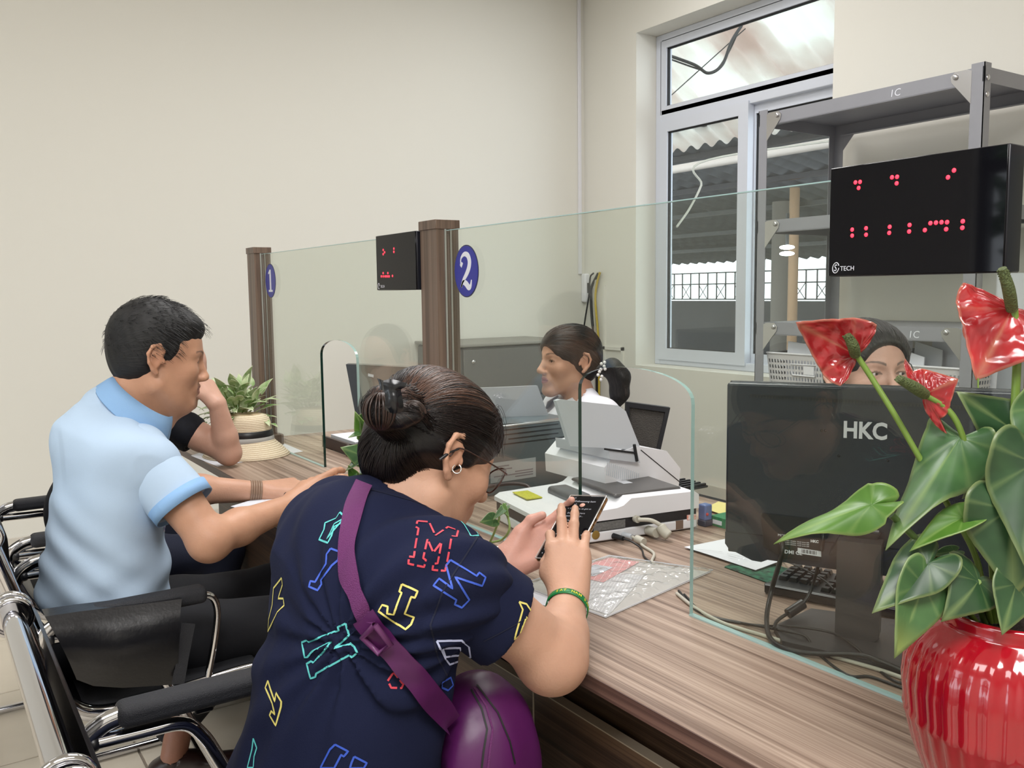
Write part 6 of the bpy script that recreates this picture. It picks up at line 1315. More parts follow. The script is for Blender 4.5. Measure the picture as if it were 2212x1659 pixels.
def ring_around(p, d, r, w, m, nm, par=None, flat=1., n=30, t=.0016):
    d = Vector(d).normalized(); a_ = d.cross(Vector((0, 0, 1))).normalized(); b_ = d.cross(a_); mb = MB(); P = []
    for k in range(n): a = 2*pi*k/n; q = a_*cos(a)*r+b_*sin(a)*r*flat; o = q.normalized(); P.append([p+q-d*w/2, p+q+o*t-d*w/2*.9, p+q+o*t+d*w/2*.9, p+q+d*w/2, p+q-d*w/2])
    P.append(P[0]); mb.grid(P); return mb
bc = RE.lerp(RWR, .90); bd = (RWR-RE).normalized()
br_ = thing('wristband', 'green silicone wristband with yellow lettering on the tapping hand', 'bracelet', tuple(bc))
part('band', ring_around(bc, bd, .0318, .011, 0, ''), mat('green silicone', srgb(22, 120, 62), .4), br_)
sidev = bd.cross(-cf).normalized()
for k, ch_ in enumerate('SAT NAM SAFE'):
    if ch_ == ' ': continue
    a = -1.0+k*.18; o = (-cf-bd*(-cf).dot(bd)).normalized(); q = (o*cos(a)+o.cross(bd)*-sin(a)).normalized(); tx = bd.cross(q)*-1
    text_at('band_letter', ch_, .0075, mat('yellow ink', srgb(216, 206, 60), .5) if k == 0 else bpy.data.materials['yellow ink'], bc+q*.0337-bd*.0028, q.cross(bd)*-1 if False else bd.cross(q), bd, br_, ext=.0001, bold=.0001)
wd = (LWR-LEl).normalized(); wcn = LEl.lerp(LWR, .93)
br2 = thing('bracelet', 'silver chain-link bracelet on the wrist of the phone-holding hand', 'bracelet', tuple(wcn))
sil = mat('silver links', (.72, .70, .68), .2, 1.); a_ = wd.cross(Vector((0, 0, 1))).normalized(); b_ = wd.cross(a_); lk = mesh('link', MB().sphere((0, 0, 0), .0032, 7, 5, (1, 1, .6)), sil)
for r_ in range(3):
    for k in range(26):
        a = 2*pi*k/26+.12*r_; o = bpy.data.objects.new('chain_link', lk); COL.objects.link(o); o.parent = br2; o.location = a_*cos(a)*.0305+b_*sin(a)*.0305+wd*(.0052*(r_-1))
br3 = wcn-wd*.016; solo('beaded_bracelet', (lambda m: [m.sphere(br3+a_*cos(a)*.0325+b_*sin(a)*.0325, .0040, 8, 6) for a in [2*pi*k/26 for k in range(26)]] and m)(MB()), mat('brown beads', srgb(86, 52, 34), .3), 'brown bead bracelet beside the silver chain bracelet', 'bracelet')
# phone
PBL, PTL, PTR = D(1155, 1206, 1.47), D(1232, 1069, 1.575), D(1308, 1071, 1.535)
px_ = (PTR-PTL); pyv = (PTL-PBL); pw, ph = .074, pyv.length; pyv.normalize(); px_ = (px_-pyv*px_.dot(pyv)).normalized(); pz_ = px_.cross(pyv)
ph_ = thing('smartphone', 'black smartphone in a gold-rimmed clear case held by the woman in navy', 'phone', tuple(PBL))
TP = Matrix(((px_.x, pyv.x, pz_.x, PBL.x), (px_.y, pyv.y, pz_.y, PBL.y), (px_.z, pyv.z, pz_.z, PBL.z), (0, 0, 0, 1)))
def pmb(): m = MB(); m.T = TP.copy(); return m
gold = mat('rose gold rim', srgb(214, 160, 110), .15, 1., var=.6, vscale=120, col2=(.03, .02, .015)); part('case', pmb().rbox((0, 0, -.010), (pw, ph, -.0008), .004, 3), gold, ph_)
part('screen', pmb().rbox((.0022, .0022, -.003), (pw-.0022, ph-.0022, 0), .0012, 2), M['blackgloss'], ph_); part('case_lip', pmb().tube([(.001, .001, 0), (pw-.001, .001, 0), (pw-.001, ph-.001, 0), (.001, ph-.001, 0), (.001, .001, 0)], .0011, 6), mat('clear case lip', srgb(230, 226, 224), .1, .6), ph_)
scr = mat('screen text', srgb(150, 150, 158), .5, emit=.25)
def ptext(t_, x, y, sz): text_at('screen_text', t_, sz, scr, TP @ Vector((x, y, .0002)), px_, pyv, ph_, ext=.00005)
ptext('10:45', .008, ph-.009, .0038); ptext('Zidhoosong bam', .016, ph-.018, .0062); ptext('ad', .018, ph-.025, .0055); ptext('< Thanh, tra, an gioi so', .010, ph-.036, .0050); ptext('Zidhoosong hero', .014, ph-.047, .0050); ptext('quan dang ky...', .014, ph-.054, .0058); ptext('Chuyen so', .020, ph-.065, .005)
m = pmb()
for i in range(6):
    for j in range(9): m.box((.008+.0068*j, .012+.009*i, .0001), (.0098+.0068*j, .0138+.009*i, .0003))
part('keyboard_dots', m, scr, ph_, kind='stuff')
# strap and bag
mag = mat('purple webbing', srgb(104, 42, 100), .7, bump=.6, bscale=700); mag2 = mat('purple nylon', srgb(84, 24, 84), .42, bump=.5, bscale=12, var=.2, vscale=10)
def ribbon_on(C, wpx, bvh, m, nm, par, off=.003, Z=None):
    P = []
    for i in range(len(C)):
        a, b = C[max(i-1, 0)], C[min(i+1, len(C)-1)]; t = Vector((b[0]-a[0], b[1]-a[1])).normalized(); n = Vector((-t.y, t.x)); w = wpx[i] if hasattr(wpx, '__len__') else wpx; r = []
        for k in range(5):
            q = (C[i][0]+n.x*w*(k/4-.5), C[i][1]+n.y*w*(k/4-.5)); h = cast(q[0], q[1], bvh, off); r.append(h[0] if h else None)
        g = [x for x in r if x is not None]
        if not g: continue
        if len(g) < 5:
            zz = min((x-CAM).dot(cf) for x in g); r = [x if x is not None else D(C[i][0]+n.x*w*(k/4-.5), C[i][1]+n.y*w*(k/4-.5), zz+.012) for k, x in enumerate(r)]
        P.append(r)
    # smooth along the strap
    for _ in range(5): P = [P[0]]+[[(P[i-1][k]+P[i][k]*2+P[i+1][k])/4 for k in range(5)] for i in range(1, len(P)-1)]+[P[-1]]
    mb = MB(); mb.grid(P); mb.grid([[p+cf*.002 for p in r] for r in P][::-1]); part(nm, mb, m, par); return P
bag = thing('crossbody_bag', 'purple nylon crossbody bag with webbing strap on the woman\'s back and side', 'bag', (-.96, .5, .62))
sp2 = lambda L_, n=6: [(p[0], p[1]) for p in smoothpath([(x, y, 0) for x, y in L_], n)]
ribbon_on(sp2([(786, 1050), (770, 1090), (758, 1140), (752, 1190), (755, 1240), (770, 1280), (782, 1315), (795, 1345)]), [38]*14+[40]*14+[36]*20, bvh_w, mag, 'strap', bag, off=.006)
ribbon_on(sp2([(786, 1322), (815, 1365), (850, 1410), (890, 1460), (930, 1515), (975, 1565), (1015, 1600)]), 52, bvh_w, mag2, 'lower_strap', bag, off=.011)
bk = [cast(x, y, bvh_w, .014)[0] for x, y in ((812, 1338), (848, 1374), (818, 1402), (780, 1366))]
mb = MB(); mb.tube(smoothpath([bk[3]]+[q for q in bk]+[bk[0]], 1)[1:], .0042, 8, caps=False); part('buckle', mb, mat('purple plastic', srgb(104, 54, 100), .35), bag)
s = SDF((-1.12, .30, .40), (-.70, .80, .86), .005)
bc1, bc2 = D(1020, 1480, 1.10), D(1085, 1680, 1.06)
s.ell(D(1022, 1520, 1.30), (.035, .06, .05), 0).ell(D(1055, 1590, 1.26), (.035, .07, .07), .04).ell(D(1065, 1680, 1.24), (.04, .075, .08), .04)
s.disp(folds(0, .003, 8, (40, 30, 40))); bVF = s.nets(); part('bag_body', npmesh('bag_body', bVF, mag2), None, bag)
bvh_b = BVHTree.FromPolygons([Vector(v) for v in bVF[0]], [list(map(int, f)) for f in bVF[1]])
for L_ in ([(1018, 1490), (1040, 1530), (1052, 1575), (1044, 1625), (1040, 1659)], [(1024, 1484), (1050, 1525), (1064, 1575), (1058, 1620), (1054, 1659)], [(1030, 1480), (1075, 1540), (1100, 1600), (1112, 1650)]): print_line(L_, .0028, M['gasket'] if L_[0][0] != 1024 else mag, bvh_b, 'zip_line', bag, closed=False, off=.0012)
# ---------------------------------------------------------------- man in the light blue polo
mf_ = .48*cf+.87*cr-.10*cu; RM = basis(mf_, (0, 0, 1)); scm = 1.0; mear = D(338, 775, 1.97); mc = mear-Vector(RM @ np.array((.082, -.018, .002)))*scm
P1 = thing('person', 'man in a light blue polo shirt reading papers at the counter', 'person', (-2.15, .35, 0))
mnb = D(262, 905, 2.03)
s = SDF(mc-Vector((.17, .19, .25)), mc+Vector((.17, .19, .16)), .0028)
head_sdf(s, mc, RM, scm, 1.12, .6)
s.cone(mc+Vector(RM @ np.array((0, -.030, -.04)))*scm, mnb, .055, .064, .035); s.cone(mc+Vector(RM @ np.array((0, .022, -.085)))*scm, mnb+Vector((0, .07, .0)), .040, .05, .04)
VFh = s.nets()
MS, ME, MW = D(315, 985, 1.96), D(452, 1165, 1.94), D(628, 1092, 2.14)
s = SDF((-2.22, .30, .68), (-1.78, .98, 1.06), .0034)
limb(s, MS, ME, .052, .041, .003, .02); limb(s, ME, MW, .0415, .0265, .004, .02); s.ell(ME+Vector((.0, .0, -.008)), (.036, .036, .036), .03)
mh = (cr*.72+cu*.34+cf*.55).normalized()
hand_sdf(s, MW+mh*.01, mh, (-cf*.75+cu*.45+cr*.1).normalized(), -1, [(.15, .45, .3), (.2, .5, .3), (.25, .5, .3), (.3, .5, .35)], 1.04, thumb=[(.036, .045, -.014), (.044, .076, -.024), (.038, .102, -.026)])
VFr = s.nets()
ML, MLE, MLW = Vector((-2.37, .42, .97)), Vector((-2.40, .52, .80)), D(565, 1062, 2.42)
s = SDF((-2.52, .38, .72), (-2.10, 1.02, 1.02), .0034)
limb(s, ML, MLE, .050, .040, .0, .02); limb(s, MLE, MLW, .041, .0265, .003, .02)
lh = (cr*.90+cu*.10+cf*.35).normalized()
hand_sdf(s, MLW+lh*.01, lh, (cu*.88-cf*.42).normalized(), 1, [(.75, .9, .4), (.8, .95, .5), (.85, 1., .5), (.9, 1., .5)], 1.05, thumb=[(.038, .045, -.012), (.046, .078, -.022), (.034, .106, -.026)])
VFl = s.nets()
tM = np.concatenate([head_tint(VFh[0], mc, RM, scm, SKINM, lip=(.40, .17, .14)), blotch(VFr[0], srgb(200, 152, 124)), blotch(VFl[0], srgb(206, 158, 132))])
bodyM = part('body', npmesh('body', [VFh, VFr, VFl], M['skin'], tM), None, P1); eyeballs(P1, mc, RM, scm, (.1, .85, -.5))
polo = mat('light blue pique', srgb(182, 204, 228), .85, bump=.12, bscale=700); polod = mat('blue ribbed trim', srgb(142, 182, 226), .85, bump=.2, bscale=700)
s = SDF((-2.62, .02, .50), (-1.82, .78, 1.13), .0055)
s.ell((-2.17, .355, .965), (.175, .088, .080), 0).ell((-2.175, .350, .86), (.175, .110, .15), .06).ell((-2.175, .335, .73), (.172, .118, .17), .07).ell((-2.175, .325, .62), (.180, .130, .14), .07)
s.cone(mnb+Vector((0, -.02, .02)), (-2.17, .33, .98), .068, .10, .05)
s.cone(MS+Vector((-.05, -.015, .0)), MS.lerp(ME, .10), .062, .064, .05); s.cone(ML+Vector((.03, -.01, .0)), ML.lerp(MLE, .7), .068, .066, .04)
rs = np.random.RandomState(2)
s.disp(folds(0, .0035, 21, (12, 18, 22)))
s.disp(lambda X, Y, Z: .0042*np.sin(62*(Z*.85+Y*.55)+4*np.sin(11*Y+5*Z))*np.clip((.90-Z)*8, 0, 1)*np.clip((Z-.58)*9, .2, 1)); s.disp(radial(-2.02, .42, .86, .0045, 13, .2) if False else (lambda X, Y, Z: .004*np.sin(40*(Y*.9-Z*.6)+3*np.sin(14*Z))*np.clip((.76-Z)*8, 0, 1)))
am = (ME-MS).normalized()
al = (MLE-ML).normalized(); le_ = ML.lerp(MLE, .62); s.cut(le_, al, lo=le_-Vector((.1, .06, .16)), hi=le_+Vector((.1, .13, .08)))
cc_ = D(298, 872, 2.03); d1_ = (cr*.785-cu*.62).normalized(); ax2 = (cr*.62+cu*.785).normalized()
s.cut((0, 0, .605), (0, 0, -1)); s.cut(cc_-ax2*.012, ax2, lo=cc_-Vector((.10, .10, .09)), hi=cc_+Vector((.10, .12, .12))); s.cone(mc+Vector((0, -.04, -.06)), mnb+Vector((0, .02, -.005)), .050, .060, .004, op='-')
pVF = s.nets(2); pVF = joinVF(pVF, sleeve(MS+Vector((-.012, -.012, .004)), ME, .60, .068, .066, 9, (0, 0, 0), .005)); ps = part('polo_shirt', npmesh('polo_shirt', pVF, polo), None, P1)
bvh_m = BVHTree.FromPolygons([Vector(v) for v in pVF[0]], [list(map(int, f)) for f in pVF[1]])
# cuff band and collar
def band(c, d, r0, r1, w, th=.003, flat=1., n=40):
    d = Vector(d).normalized(); a_ = d.cross(Vector((0, 0, 1))).normalized(); b_ = d.cross(a_); mb = MB(); P = []
    for k in range(n+1): a = 2*pi*k/n; o = a_*cos(a)+b_*sin(a)*flat; P.append([c-d*w/2+o*(r0-th), c-d*w/2+o*r0, c+d*w/2+o*r1, c+d*w/2+o*(r1-th), c-d*w/2+o*(r0-th)])
    return mb.grid(P)
part('sleeve_cuff', band(MS.lerp(ME, .555), am, .0700, .0690, .030), polod, P1, label='darker blue ribbed sleeve cuff')
d2_ = ax2.cross(d1_); P = []
for k in range(41):
    a = 2*pi*k/40; f_ = (1+cos(a))/2
    o1 = d1_*cos(a)*.074+d2_*sin(a)*.064; o2 = d1_*cos(a)*(.094+.012*f_)+d2_*sin(a)*.088
    up_r = cc_+o1+ax2*(.020); lo_r = cc_+o2-ax2*(.018+.012*f_); md = cc_+o1*1.05+ax2*.023
    P.append([up_r, md, md.lerp(lo_r, .5)+ax2*.004, lo_r, lo_r-ax2*.003, up_r-ax2*.006])
mb = MB(); mb.grid(P); part('collar', mb, polod, P1, label='darker blue polo collar')
H = cast(352, 1150, bvh_m, .001)
if H:
    tx_ = Vector((0, 0, 1)).cross(H[1]).normalized(); ty_ = H[1].cross(tx_); mb = MB()
    for dx, dy, w_, h_ in ((0, 0, .012, .016),): mb.add([H[0]+tx_*dx, H[0]+tx_*(dx+w_), H[0]+tx_*(dx+w_)+ty_*h_, H[0]+tx_*dx+ty_*h_], [(0, 1, 2, 3)], False)
    lg = part('chest_label', mb, M['whitep'], ps); mb = MB(); o = H[0]+H[1]*.0004
    for dx, dy in ((.002, .008), (.006, .003)): mb.add([o+tx_*dx+ty_*dy, o+tx_*(dx+.004)+ty_*dy, o+tx_*(dx+.004)+ty_*(dy+.005), o+tx_*dx+ty_*(dy+.005)], [(0, 1, 2, 3)], False)
    part('label_mark', mb, M['blue'], lg)
# hair
s = SDF(mc-Vector((.17, .18, .16)), mc+Vector((.17, .18, .17)), .0029); s.frame(mc, RM, scm)
s.ell((0, -.022, .042), (.0815, .100, .096), 0).ell((0, -.050, -.012), (.066, .056, .060), .03).ell((0, .036, .080), (.054, .052, .032), .03)
s.ell((0, .122, -.028), (.092, .074, .094), .006, op='-')
for x in (-1, 1):
    s.ell((x*.094, -.014, -.018), (.028, .026, .036), .004, op='-'); s.ell((x*.080, .055, -.052), (.04, .05, .06), .006, op='-'); s.cone((x*.068, .018, .03), (x*.069, .012, .006), .007, .004, .008)
s.ell((0, -.03, -.118), (.10, .14, .062), .008, op='-'); s.frame()
nzf = lambda X, Y, Z: .0008*np.sin(210*X+60*Z)*np.sin(190*Y+40*Z)
s.disp(nzf); Vh, Fm_ = s.nets(1); L_ = (Vh-np.array(mc)) @ RM
hm_m = hairmat('short black hair', srgb(10, 10, 13), srgb(30, 28, 32), .55)
hm = part('hair', npmesh('hair', (Vh, Fm_), hm_m, uv=np.stack([L_[:, 1]*6+L_[:, 2]*6, np.arctan2(L_[:, 0], L_[:, 2]+.02)*.6+L_[:, 1]*.8, np.zeros(len(Vh))], 1)), None, P1)
bvh_mh = BVHTree.FromPolygons([Vector(v) for v in Vh], [list(map(int, f)) for f in Fm_])
mb = MB(); rnd = random.Random(2); HM = lambda x, y, z: mc+Vector(RM @ np.array((x, y, z)))*scm
for k in range(900):
    th = rnd.uniform(-.5, 3.4); ph = rnd.uniform(.05, 1.45); d = Vector(RM @ np.array((cos(th)*cos(ph)*1., sin(th)*cos(ph) if rnd.random() < .5 else -sin(th)*cos(ph), sin(ph)))).normalized()
    h = bvh_mh.ray_cast(mc+d*.3, -d)
    if h[0] is None: continue
    ll = (np.array(h[0])-np.array(mc)) @ RM
    if ll[1] > .03 and ll[2] < .075: continue
    fl = Vector(RM @ np.array((.25, .8, -.45))); t = (fl-d*fl.dot(d)).normalized(); ln = rnd.uniform(.012, .028)
    mb.tube([h[0]-d*.001, h[0]+t*ln*.5+d*.0022, h[0]+t*ln+d*rnd.uniform(-.0005, .003)], [.0005, .00045, .0002], 3, caps=False)
part('hair_strands', mb, mat('black strands', srgb(14, 14, 17), .5), hm, kind='stuff')
# watch strap
wdv = (MLW-MLE).normalized(); wpos = MLE.lerp(MLW, .93)
w_ = thing('wristwatch', 'brown link watch strap on the left wrist of the man in blue', 'watch', tuple(wpos)); bw = mat('brown watch links', srgb(146, 118, 98), .4)
for k in range(5): part('strap_link', band(wpos+wdv*(.0062*(k-2)), wdv, .0325, .0325, .0056, .003, .92, 28), bw, w_)
trousers(P1, (-2.18, .33, .52), (-2.30, .76, .50), (-2.06, .74, .50), (-2.44, .52, .14), (-2.0, .62, .14), blackcloth, r=.085)
def shoe(par, ank, d, nm='shoe'):
    ank = Vector(ank); d = Vector(d).normalized(); s = SDF(ank-Vector((.28, .28, .14)), ank+Vector((.28, .28, .06)), .006)
    h = Vector((ank.x, ank.y, .045)); s.cone(h-d*.03, h+d*.15, .038, .034, .02, flat=(Vector((0, 0, 1)), .8)); s.cone(h+Vector((0, 0, .015)), h+d*.05+Vector((0, 0, .01)), .036, .034, .02); s.cone(ank, h+d*.01, .030, .030, 0, op='-'); s.cut((0, 0, .008), (0, 0, -1))
    part(nm, npmesh(nm, s.nets(), mat('dark brown leather', srgb(40, 22, 20), .3) if 'dark brown leather' not in bpy.data.materials else bpy.data.materials['dark brown leather']), None, par)
def ankle(par, a, b, r=.034): s = SDF(np.minimum(a, b)-.06, np.maximum(a, b)+.06, .006); s.cone(a, b, r, r*1.1, 0); V = s.nets(); part('ankle', npmesh('ankle', V, M['skin'], blotch(V[0], srgb(160, 112, 92))), None, par)
ak = D(372, 1596, 2.37); shoe(P1, (ak.x, ak.y, .10), (.35, .9, 0)); ankle(P1, (ak.x, ak.y, .07), (-2.42, .54, .20)); shoe(P1, (-2.0, .62, .10), (.1, 1, 0))
# ---------------------------------------------------------------- woman hidden behind him, resting her cheek on her hand
ff_ = .10*cf+.95*cr-.22*cu; RF = basis(ff_, (0, 0, 1)); scf = .98; fc = D(381, 800, 2.86)
P2 = thing('person', 'person in a black top resting cheek on hand behind the man in blue', 'person', (-2.88, .45, 0))
s = SDF(fc-Vector((.15, .17, .23)), fc+Vector((.15, .17, .15)), .0034)
head_sdf(s, fc, RF, scf, 1.0, .9); fnb = Vector((-2.84, .52, .96)); s.cone(fc+Vector(RF @ np.array((0, -.03, -.05))), fnb, .048, .056, .03)
VFh = s.nets()
FS, FE, FW = D(398, 925, 2.84), D(494, 978, 2.86), D(470, 874, 2.80)
s = SDF(np.minimum.reduce([FS, FE, FW])-.13, np.maximum.reduce([FS, FE, FW])+.15, .0036)
FE = FE+Vector((0, 0, .0))
limb(s, FS, FE, .044, .038, .001, .02); limb(s, FE, FW, .041, .027, .003, .012)
fh = (cu*.80-cr*.50+cf*.1).normalized(); hand_sdf(s, FW+fh*.006, fh, (cr*.75+cu*.5-cf*.35).normalized(), -1, [(.9, 1.1, .6), (.95, 1.2, .6), (1., 1.2, .6), (1., 1.2, .6)], .95, thumb=[(.034, .045, -.012), (.044, .074, -.020), (.046, .096, -.024)])
VFr = s.nets()
tF = np.concatenate([head_tint(VFh[0], fc, RF, scf, srgb(204, 160, 142), lip=(.50, .14, .14)), blotch(VFr[0], srgb(206, 162, 142))])
part('body', npmesh('body', [VFh, VFr], M['skin'], tF), None, P2); eyeballs(P2, fc, RF, scf)
s = SDF((-3.30, .22, .50), (-2.55, .90, 1.06), .007); s.ell((-2.88, .50, .92), (.17, .085, .09), 0).ell((-2.88, .46, .80), (.165, .11, .15), .06).ell((-2.88, .42, .66), (.17, .14, .15), .06)
s.cone(FS+Vector((-.05, -.02, 0)), FS.lerp(FE, .05), .058, .058, .04); s.cone(fnb+Vector((0, 0, -.02)), (-2.88, .5, .93), .065, .09, .04); 
s.cone(fc+Vector((0, 0, -.07)), fnb+Vector((0, .03, .02)), .05, .07, .004, op='-')
part('black_top', npmesh('black_top', joinVF(s.nets(2), sleeve(FS+Vector((-.03, -.01, 0)), FE, .32, .060, .060, 12, (0, 0, 0), .006)), mat('black top fabric', srgb(16, 20, 32), .85, var=.3, vscale=80)), None, P2)
s = SDF(fc-Vector((.17, .18, .18)), fc+Vector((.17, .18, .17)), .005); s.frame(fc, RF, scf); s.ell((0, -.024, .034), (.084, .102, .092), 0).ell((0, -.06, -.03), (.07, .06, .09), .03).ell((0, .120, -.030), (.090, .074, .100), .006, op='-'); s.frame(); Vh = s.nets()
part('hair', npmesh('hair', Vh, hm_m, uv=np.stack([Vh[0][:, 1]*5, Vh[0][:, 0]*8, Vh[0][:, 2]*0], 1)), None, P2)
trousers(P2, (-2.88, .40, .52), (-2.98, .76, .50), (-2.78, .76, .50), (-2.98, .70, .12), (-2.78, .70, .12), denim); shoe(P2, (-2.98, .70, .10), (0, 1, 0)); shoe(P2, (-2.78, .70, .10), (0, 1, 0))
# ---------------------------------------------------------------- clerk in the white blouse
gf_ = -.44*cf-.89*cr+.0*cu; RG = basis(gf_, (0, 0, 1)); scg = 1.0; gear = D(1263, 783, 2.93); gc = gear-Vector(RG @ np.array((-.082, -.018, .002)))*scg
P3 = thing('person', 'clerk in a white blouse with a pearl-tied ponytail, looking left', 'person', (-2.3, 1.95, 0))
gnb = gc+Vector((.03, .03, -.128)); s = SDF(gc-Vector((.16, .17, .27)), gc+Vector((.16, .17, .15)), .0030)
head_sdf(s, gc, RG, scg, .98, .95); s.cone(gc+Vector(RG @ np.array((0, -.03, -.05))), gnb, .046, .056, .03)
V = s.nets(); tint = head_tint(V[0], gc, RG, scg, srgb(200, 152, 128), lip=(.36, .12, .13))
part('body', npmesh('body', V, M['skin'], tint), None, P3); eyeballs(P3, gc, RG, scg, (.0, 1, 0))
white_b = mat('white blouse', srgb(226, 226, 234), .8, bump=.1, bscale=300)
s = SDF(gnb-Vector((.33, .27, .50)), gnb+Vector((.33, .27, .10)), .007); ra = Vector(RG @ np.array((1, 0, 0)))
s.cone(gnb-ra*.135+Vector((0, 0, -.040)), gnb+ra*.135+Vector((0, 0, -.040)), .062, .062, 0); s.ell(gnb+Vector((0, 0, -.17)), (.17, .14, .15), .06).ell(gnb+Vector((0, 0, -.32)), (.17, .14, .15), .06); s.cone(gnb+Vector((0, 0, .0)), gnb+Vector((0, 0, -.06)), .058, .09, .04)
for sg in (-1, 1): s.cone(gnb+ra*.15*sg+Vector((0, 0, -.075)), gnb+ra*.19*sg+Vector(gf_)*.09+Vector((0, 0, -.30)), .060, .05, .03)
s.disp(folds(0, .005, 4, (20, 20, 20))); s.cone(gc+Vector((0, 0, -.09)), gnb+Vector(gf_)*.03, .05, .062, .004, op='-'); s.cone(gnb+Vector(gf_)*.07+Vector((0, 0, .0)), gnb+Vector(gf_)*.12+Vector((0, 0, -.12)), .035, .004, .01, op='-')
gb_ = part('blouse', npmesh('blouse', s.nets(2), white_b), None, P3)
GL = lambda x, y, z: gc+Vector(RG @ np.array((x, y, z)))*scg
for sg in (-1, 1):
    P = [[GL(sg*.052, .004, -.118), GL(sg*.070, -.02, -.130), GL(sg*.085, .01, -.160)], [GL(sg*.040, .05, -.140), GL(sg*.060, .05, -.150), GL(sg*.080, .055, -.180)], [GL(sg*.012, .085, -.185), GL(sg*.030, .095, -.195), GL(sg*.055, .10, -.225)]]
    mb = MB(); mb.grid(P); o = part('collar', mb, white_b, P3); sd_ = o.modifiers.new('t', 'SOLIDIFY'); sd_.thickness = .003
print_lan = solo('lanyard', MB().tube(smoothpath([GL(-.060, -.030, -.120), GL(-.078, .0, -.135), GL(-.088, .03, -.165), GL(-.07, .08, -.24)]), .003, 6), M['blue'], 'thin blue lanyard around the neck of the clerk in white', 'lanyard')
def long_hair(c, R, sc, par, tail=None, h=.0034, frontline=.112, part_line=False, mtl=None, zr=.092):
    s = SDF(Vector(c)-Vector((.17, .18, .17)), Vector(c)+Vector((.17, .18, .17)), h); s.frame(c, R, sc)
    s.ell((0, -.022, .036), (.082, .100, .090), 0).ell((0, -.052, -.012), (.070, .060, .066), .03).ell((0, .026, .045), (.070, .070, .062), .03)
    s.ell((0, frontline, -.036), (.086, .066, zr), .01, op='-')
    for x in (-1, 1): s.ell((x*.094, -.012, -.018), (.028, .025, .034), .004, op='-'); s.ell((x*.078, .050, -.055), (.04, .05, .06), .008, op='-'); s.cone((x*.068, .026, .030), (x*.069, .020, .004), .008, .004, .01)
    s.ell((0, -.03, -.118), (.09, .13, .055), .01, op='-'); s.frame(); V = s.nets(1); tl = np.array(tail if tail is not None else (0, -.1, -.03), float)
    return part('hair', npmesh('hair', V, mtl, uv=flow_uv(V[0], c, R, tl, sc, lambda L, d: np.zeros(len(L)))), None, par), BVHTree.FromPolygons([Vector(v) for v in V[0]], [list(map(int, f)) for f in V[1]])
hg_m = hairmat('black tied hair', srgb(12, 11, 14), srgb(74, 64, 64), .36, amt=.9)
hg, bvh_g = long_hair(gc, RG, 1.0, P3, (-.0, -.105, -.045), mtl=hg_m)
strands(180, lambda r_: GL(r_.uniform(-.08, .08), r_.uniform(-.02, .085), r_.uniform(.05, .11)), GL(0, -.10, -.045), gc, bvh_g, flat_h, hg, r=.0006, seed=3)
s = SDF(gc-Vector((.25, .25, .35)), gc+Vector((.2, .25, .15)), .005); tl = [D(1298, 800, 2.93), D(1322, 795, 2.93), D(1338, 815, 2.94), D(1338, 850, 2.95), D(1330, 880, 2.96)]
s.chain(tl, [.018, .030, .034, .030, .012], .02); V = s.nets(1); part('ponytail', npmesh('ponytail', V, hg_m, uv=np.stack([V[0][:, 2]*6, V[0][:, 0]*9, V[0][:, 2]*0], 1)), None, hg)
ht = thing('pearl_hair_tie', 'hair tie of pearls around the ponytail of the clerk in white', 'hair tie', tuple(D(1300, 800, 2.9))); prl = mat('pearl', srgb(226, 224, 222), .15, coat=.6); me_p = mesh('pearl', MB().sphere((0, 0, 0), .0055, 12, 8), prl)
for px_p in ((1299, 786), (1298, 798), (1305, 791), (1307, 797), (1295, 803), (1300, 813), (1298, 820), (1306, 783), (1292, 810)): o = bpy.data.objects.new('pearl', me_p); COL.objects.link(o); o.parent = ht; o.location = D(*px_p, 2.885)-Vector(ht.location)
trousers(P3, gnb+Vector((0, .02, -.42)), Vector((-2.40, 1.80, .50)), Vector((-2.15, 1.80, .50)), Vector((-2.40, 1.78, .1)), Vector((-2.15, 1.78, .1)), blackcloth, r=.07)
part('bun_back', MB().sphere(D(1350, 855, 3.05), .03, 12, 8), M['black'], None) if False else None
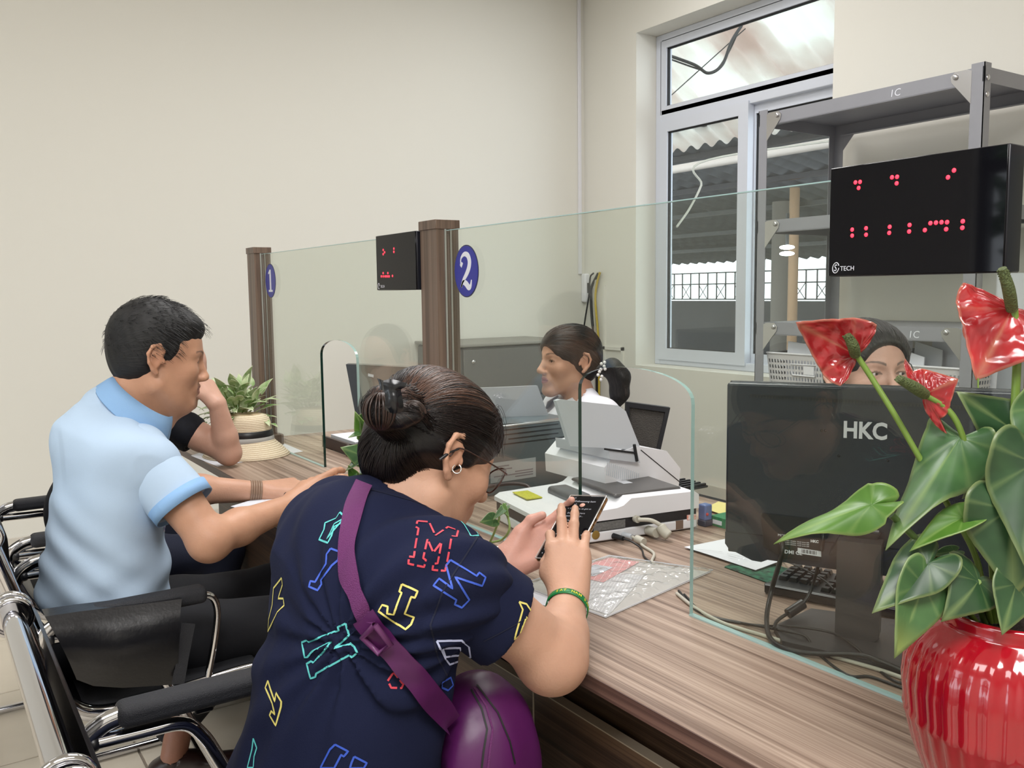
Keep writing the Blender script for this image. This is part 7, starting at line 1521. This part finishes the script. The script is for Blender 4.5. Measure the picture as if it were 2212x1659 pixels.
# ---------------------------------------------------------------- clerk behind the near monitor
ef = -.97*cf+.16*cr-.02*cu; RE_ = basis(ef, (.03, 0, 1)); sce = 1.05
ecn = D(1921, 806, 2.02)-Vector(RE_ @ np.array((0, .082, .003)))*sce
P4 = thing('person', 'clerk with tied-back dark hair, only eyes and forehead showing above the near monitor', 'person', (ecn.x, ecn.y, 0))
s = SDF(ecn-Vector((.16, .17, .27)), ecn+Vector((.16, .17, .15)), .0022); head_sdf(s, ecn, RE_, sce, 1.0, .9); enb = ecn+Vector((0, .03, -.19)); s.cone(ecn+Vector((0, .01, -.06)), enb, .046, .056, .03)
V = s.nets(); part('body', npmesh('body', V, M['skin'], head_tint(V[0], ecn, RE_, sce, srgb(206, 164, 148), brow=(.09, .065, .06))), None, P4); eyeballs(P4, ecn, RE_, sce, (-.45, .88, -.05))
he, bvh_e = long_hair(ecn, RE_, sce, P4, (0, -.10, .0), h=.0030, frontline=.108, zr=.108, mtl=hg_m)
EL = lambda x, y, z: ecn+Vector(RE_ @ np.array((x, y, z)))*sce
strands(420, lambda r_: EL(r_.uniform(-.085, .085), r_.uniform(.02, .09), r_.uniform(.04, .11)), EL(0, -.10, .03), ecn, bvh_e, mat('grey black strands', srgb(58, 54, 58), .4), he, r=.0006, seed=6, steps=10)
mb = MB()
for k in range(12): a = EL((.072 if k % 3 else -.072)*(1+.05*rnd.random()), .03, .03); mb.tube(smoothpath([a, a+Vector(RE_ @ np.array((.012 if k % 3 else -.012, .01, -.02))), a+Vector(RE_ @ np.array((.004 if k % 3 else -.012, .012, -.06-.03*rnd.random())))], 3), .0004, 3, caps=False)
part('wisps', mb, flat_h, he, kind='stuff')
s = SDF(enb-Vector((.32, .25, .50)), enb+Vector((.32, .25, .10)), .008); re_ = Vector(RE_ @ np.array((1, 0, 0)))
s.cone(enb-re_*.135+Vector((0, 0, -.065)), enb+re_*.135+Vector((0, 0, -.065)), .062, .062, 0); s.ell(enb+Vector((0, 0, -.17)), (.16, .12, .15), .06).ell(enb+Vector((0, 0.02, -.34)), (.16, .12, .15), .06); s.cone(enb, enb+Vector((0, 0, -.06)), .058, .09, .04)
part('blouse', npmesh('blouse', s.nets(), white_b), None, P4)
trousers(P4, enb+Vector((0, .06, -.44)), Vector((-1.22, 1.80, .50)), Vector((-1.00, 1.80, .50)), Vector((-1.22, 1.78, .1)), Vector((-1.00, 1.78, .1)), blackcloth, r=.07)
c = thing('stool', 'round black stool behind the counter under the clerk at the near monitor', 'stool', (ecn.x, ecn.y+.1, 0))
part('stool_seat', MB().lathe([(0, .36), (.17, .36), (.18, .37), (.18, .39), (0, .40)], 28, (ecn.x, ecn.y+.1, 0)), M['leather'], c); part('column', MB().tube([(ecn.x, ecn.y+.1, .02), (ecn.x, ecn.y+.1, .36)], .03, 12).lathe([(0, .001), (.2, .001), (.2, .02), (0, .025)], 24, (ecn.x, ecn.y+.1, 0)), M['chrome'], c)
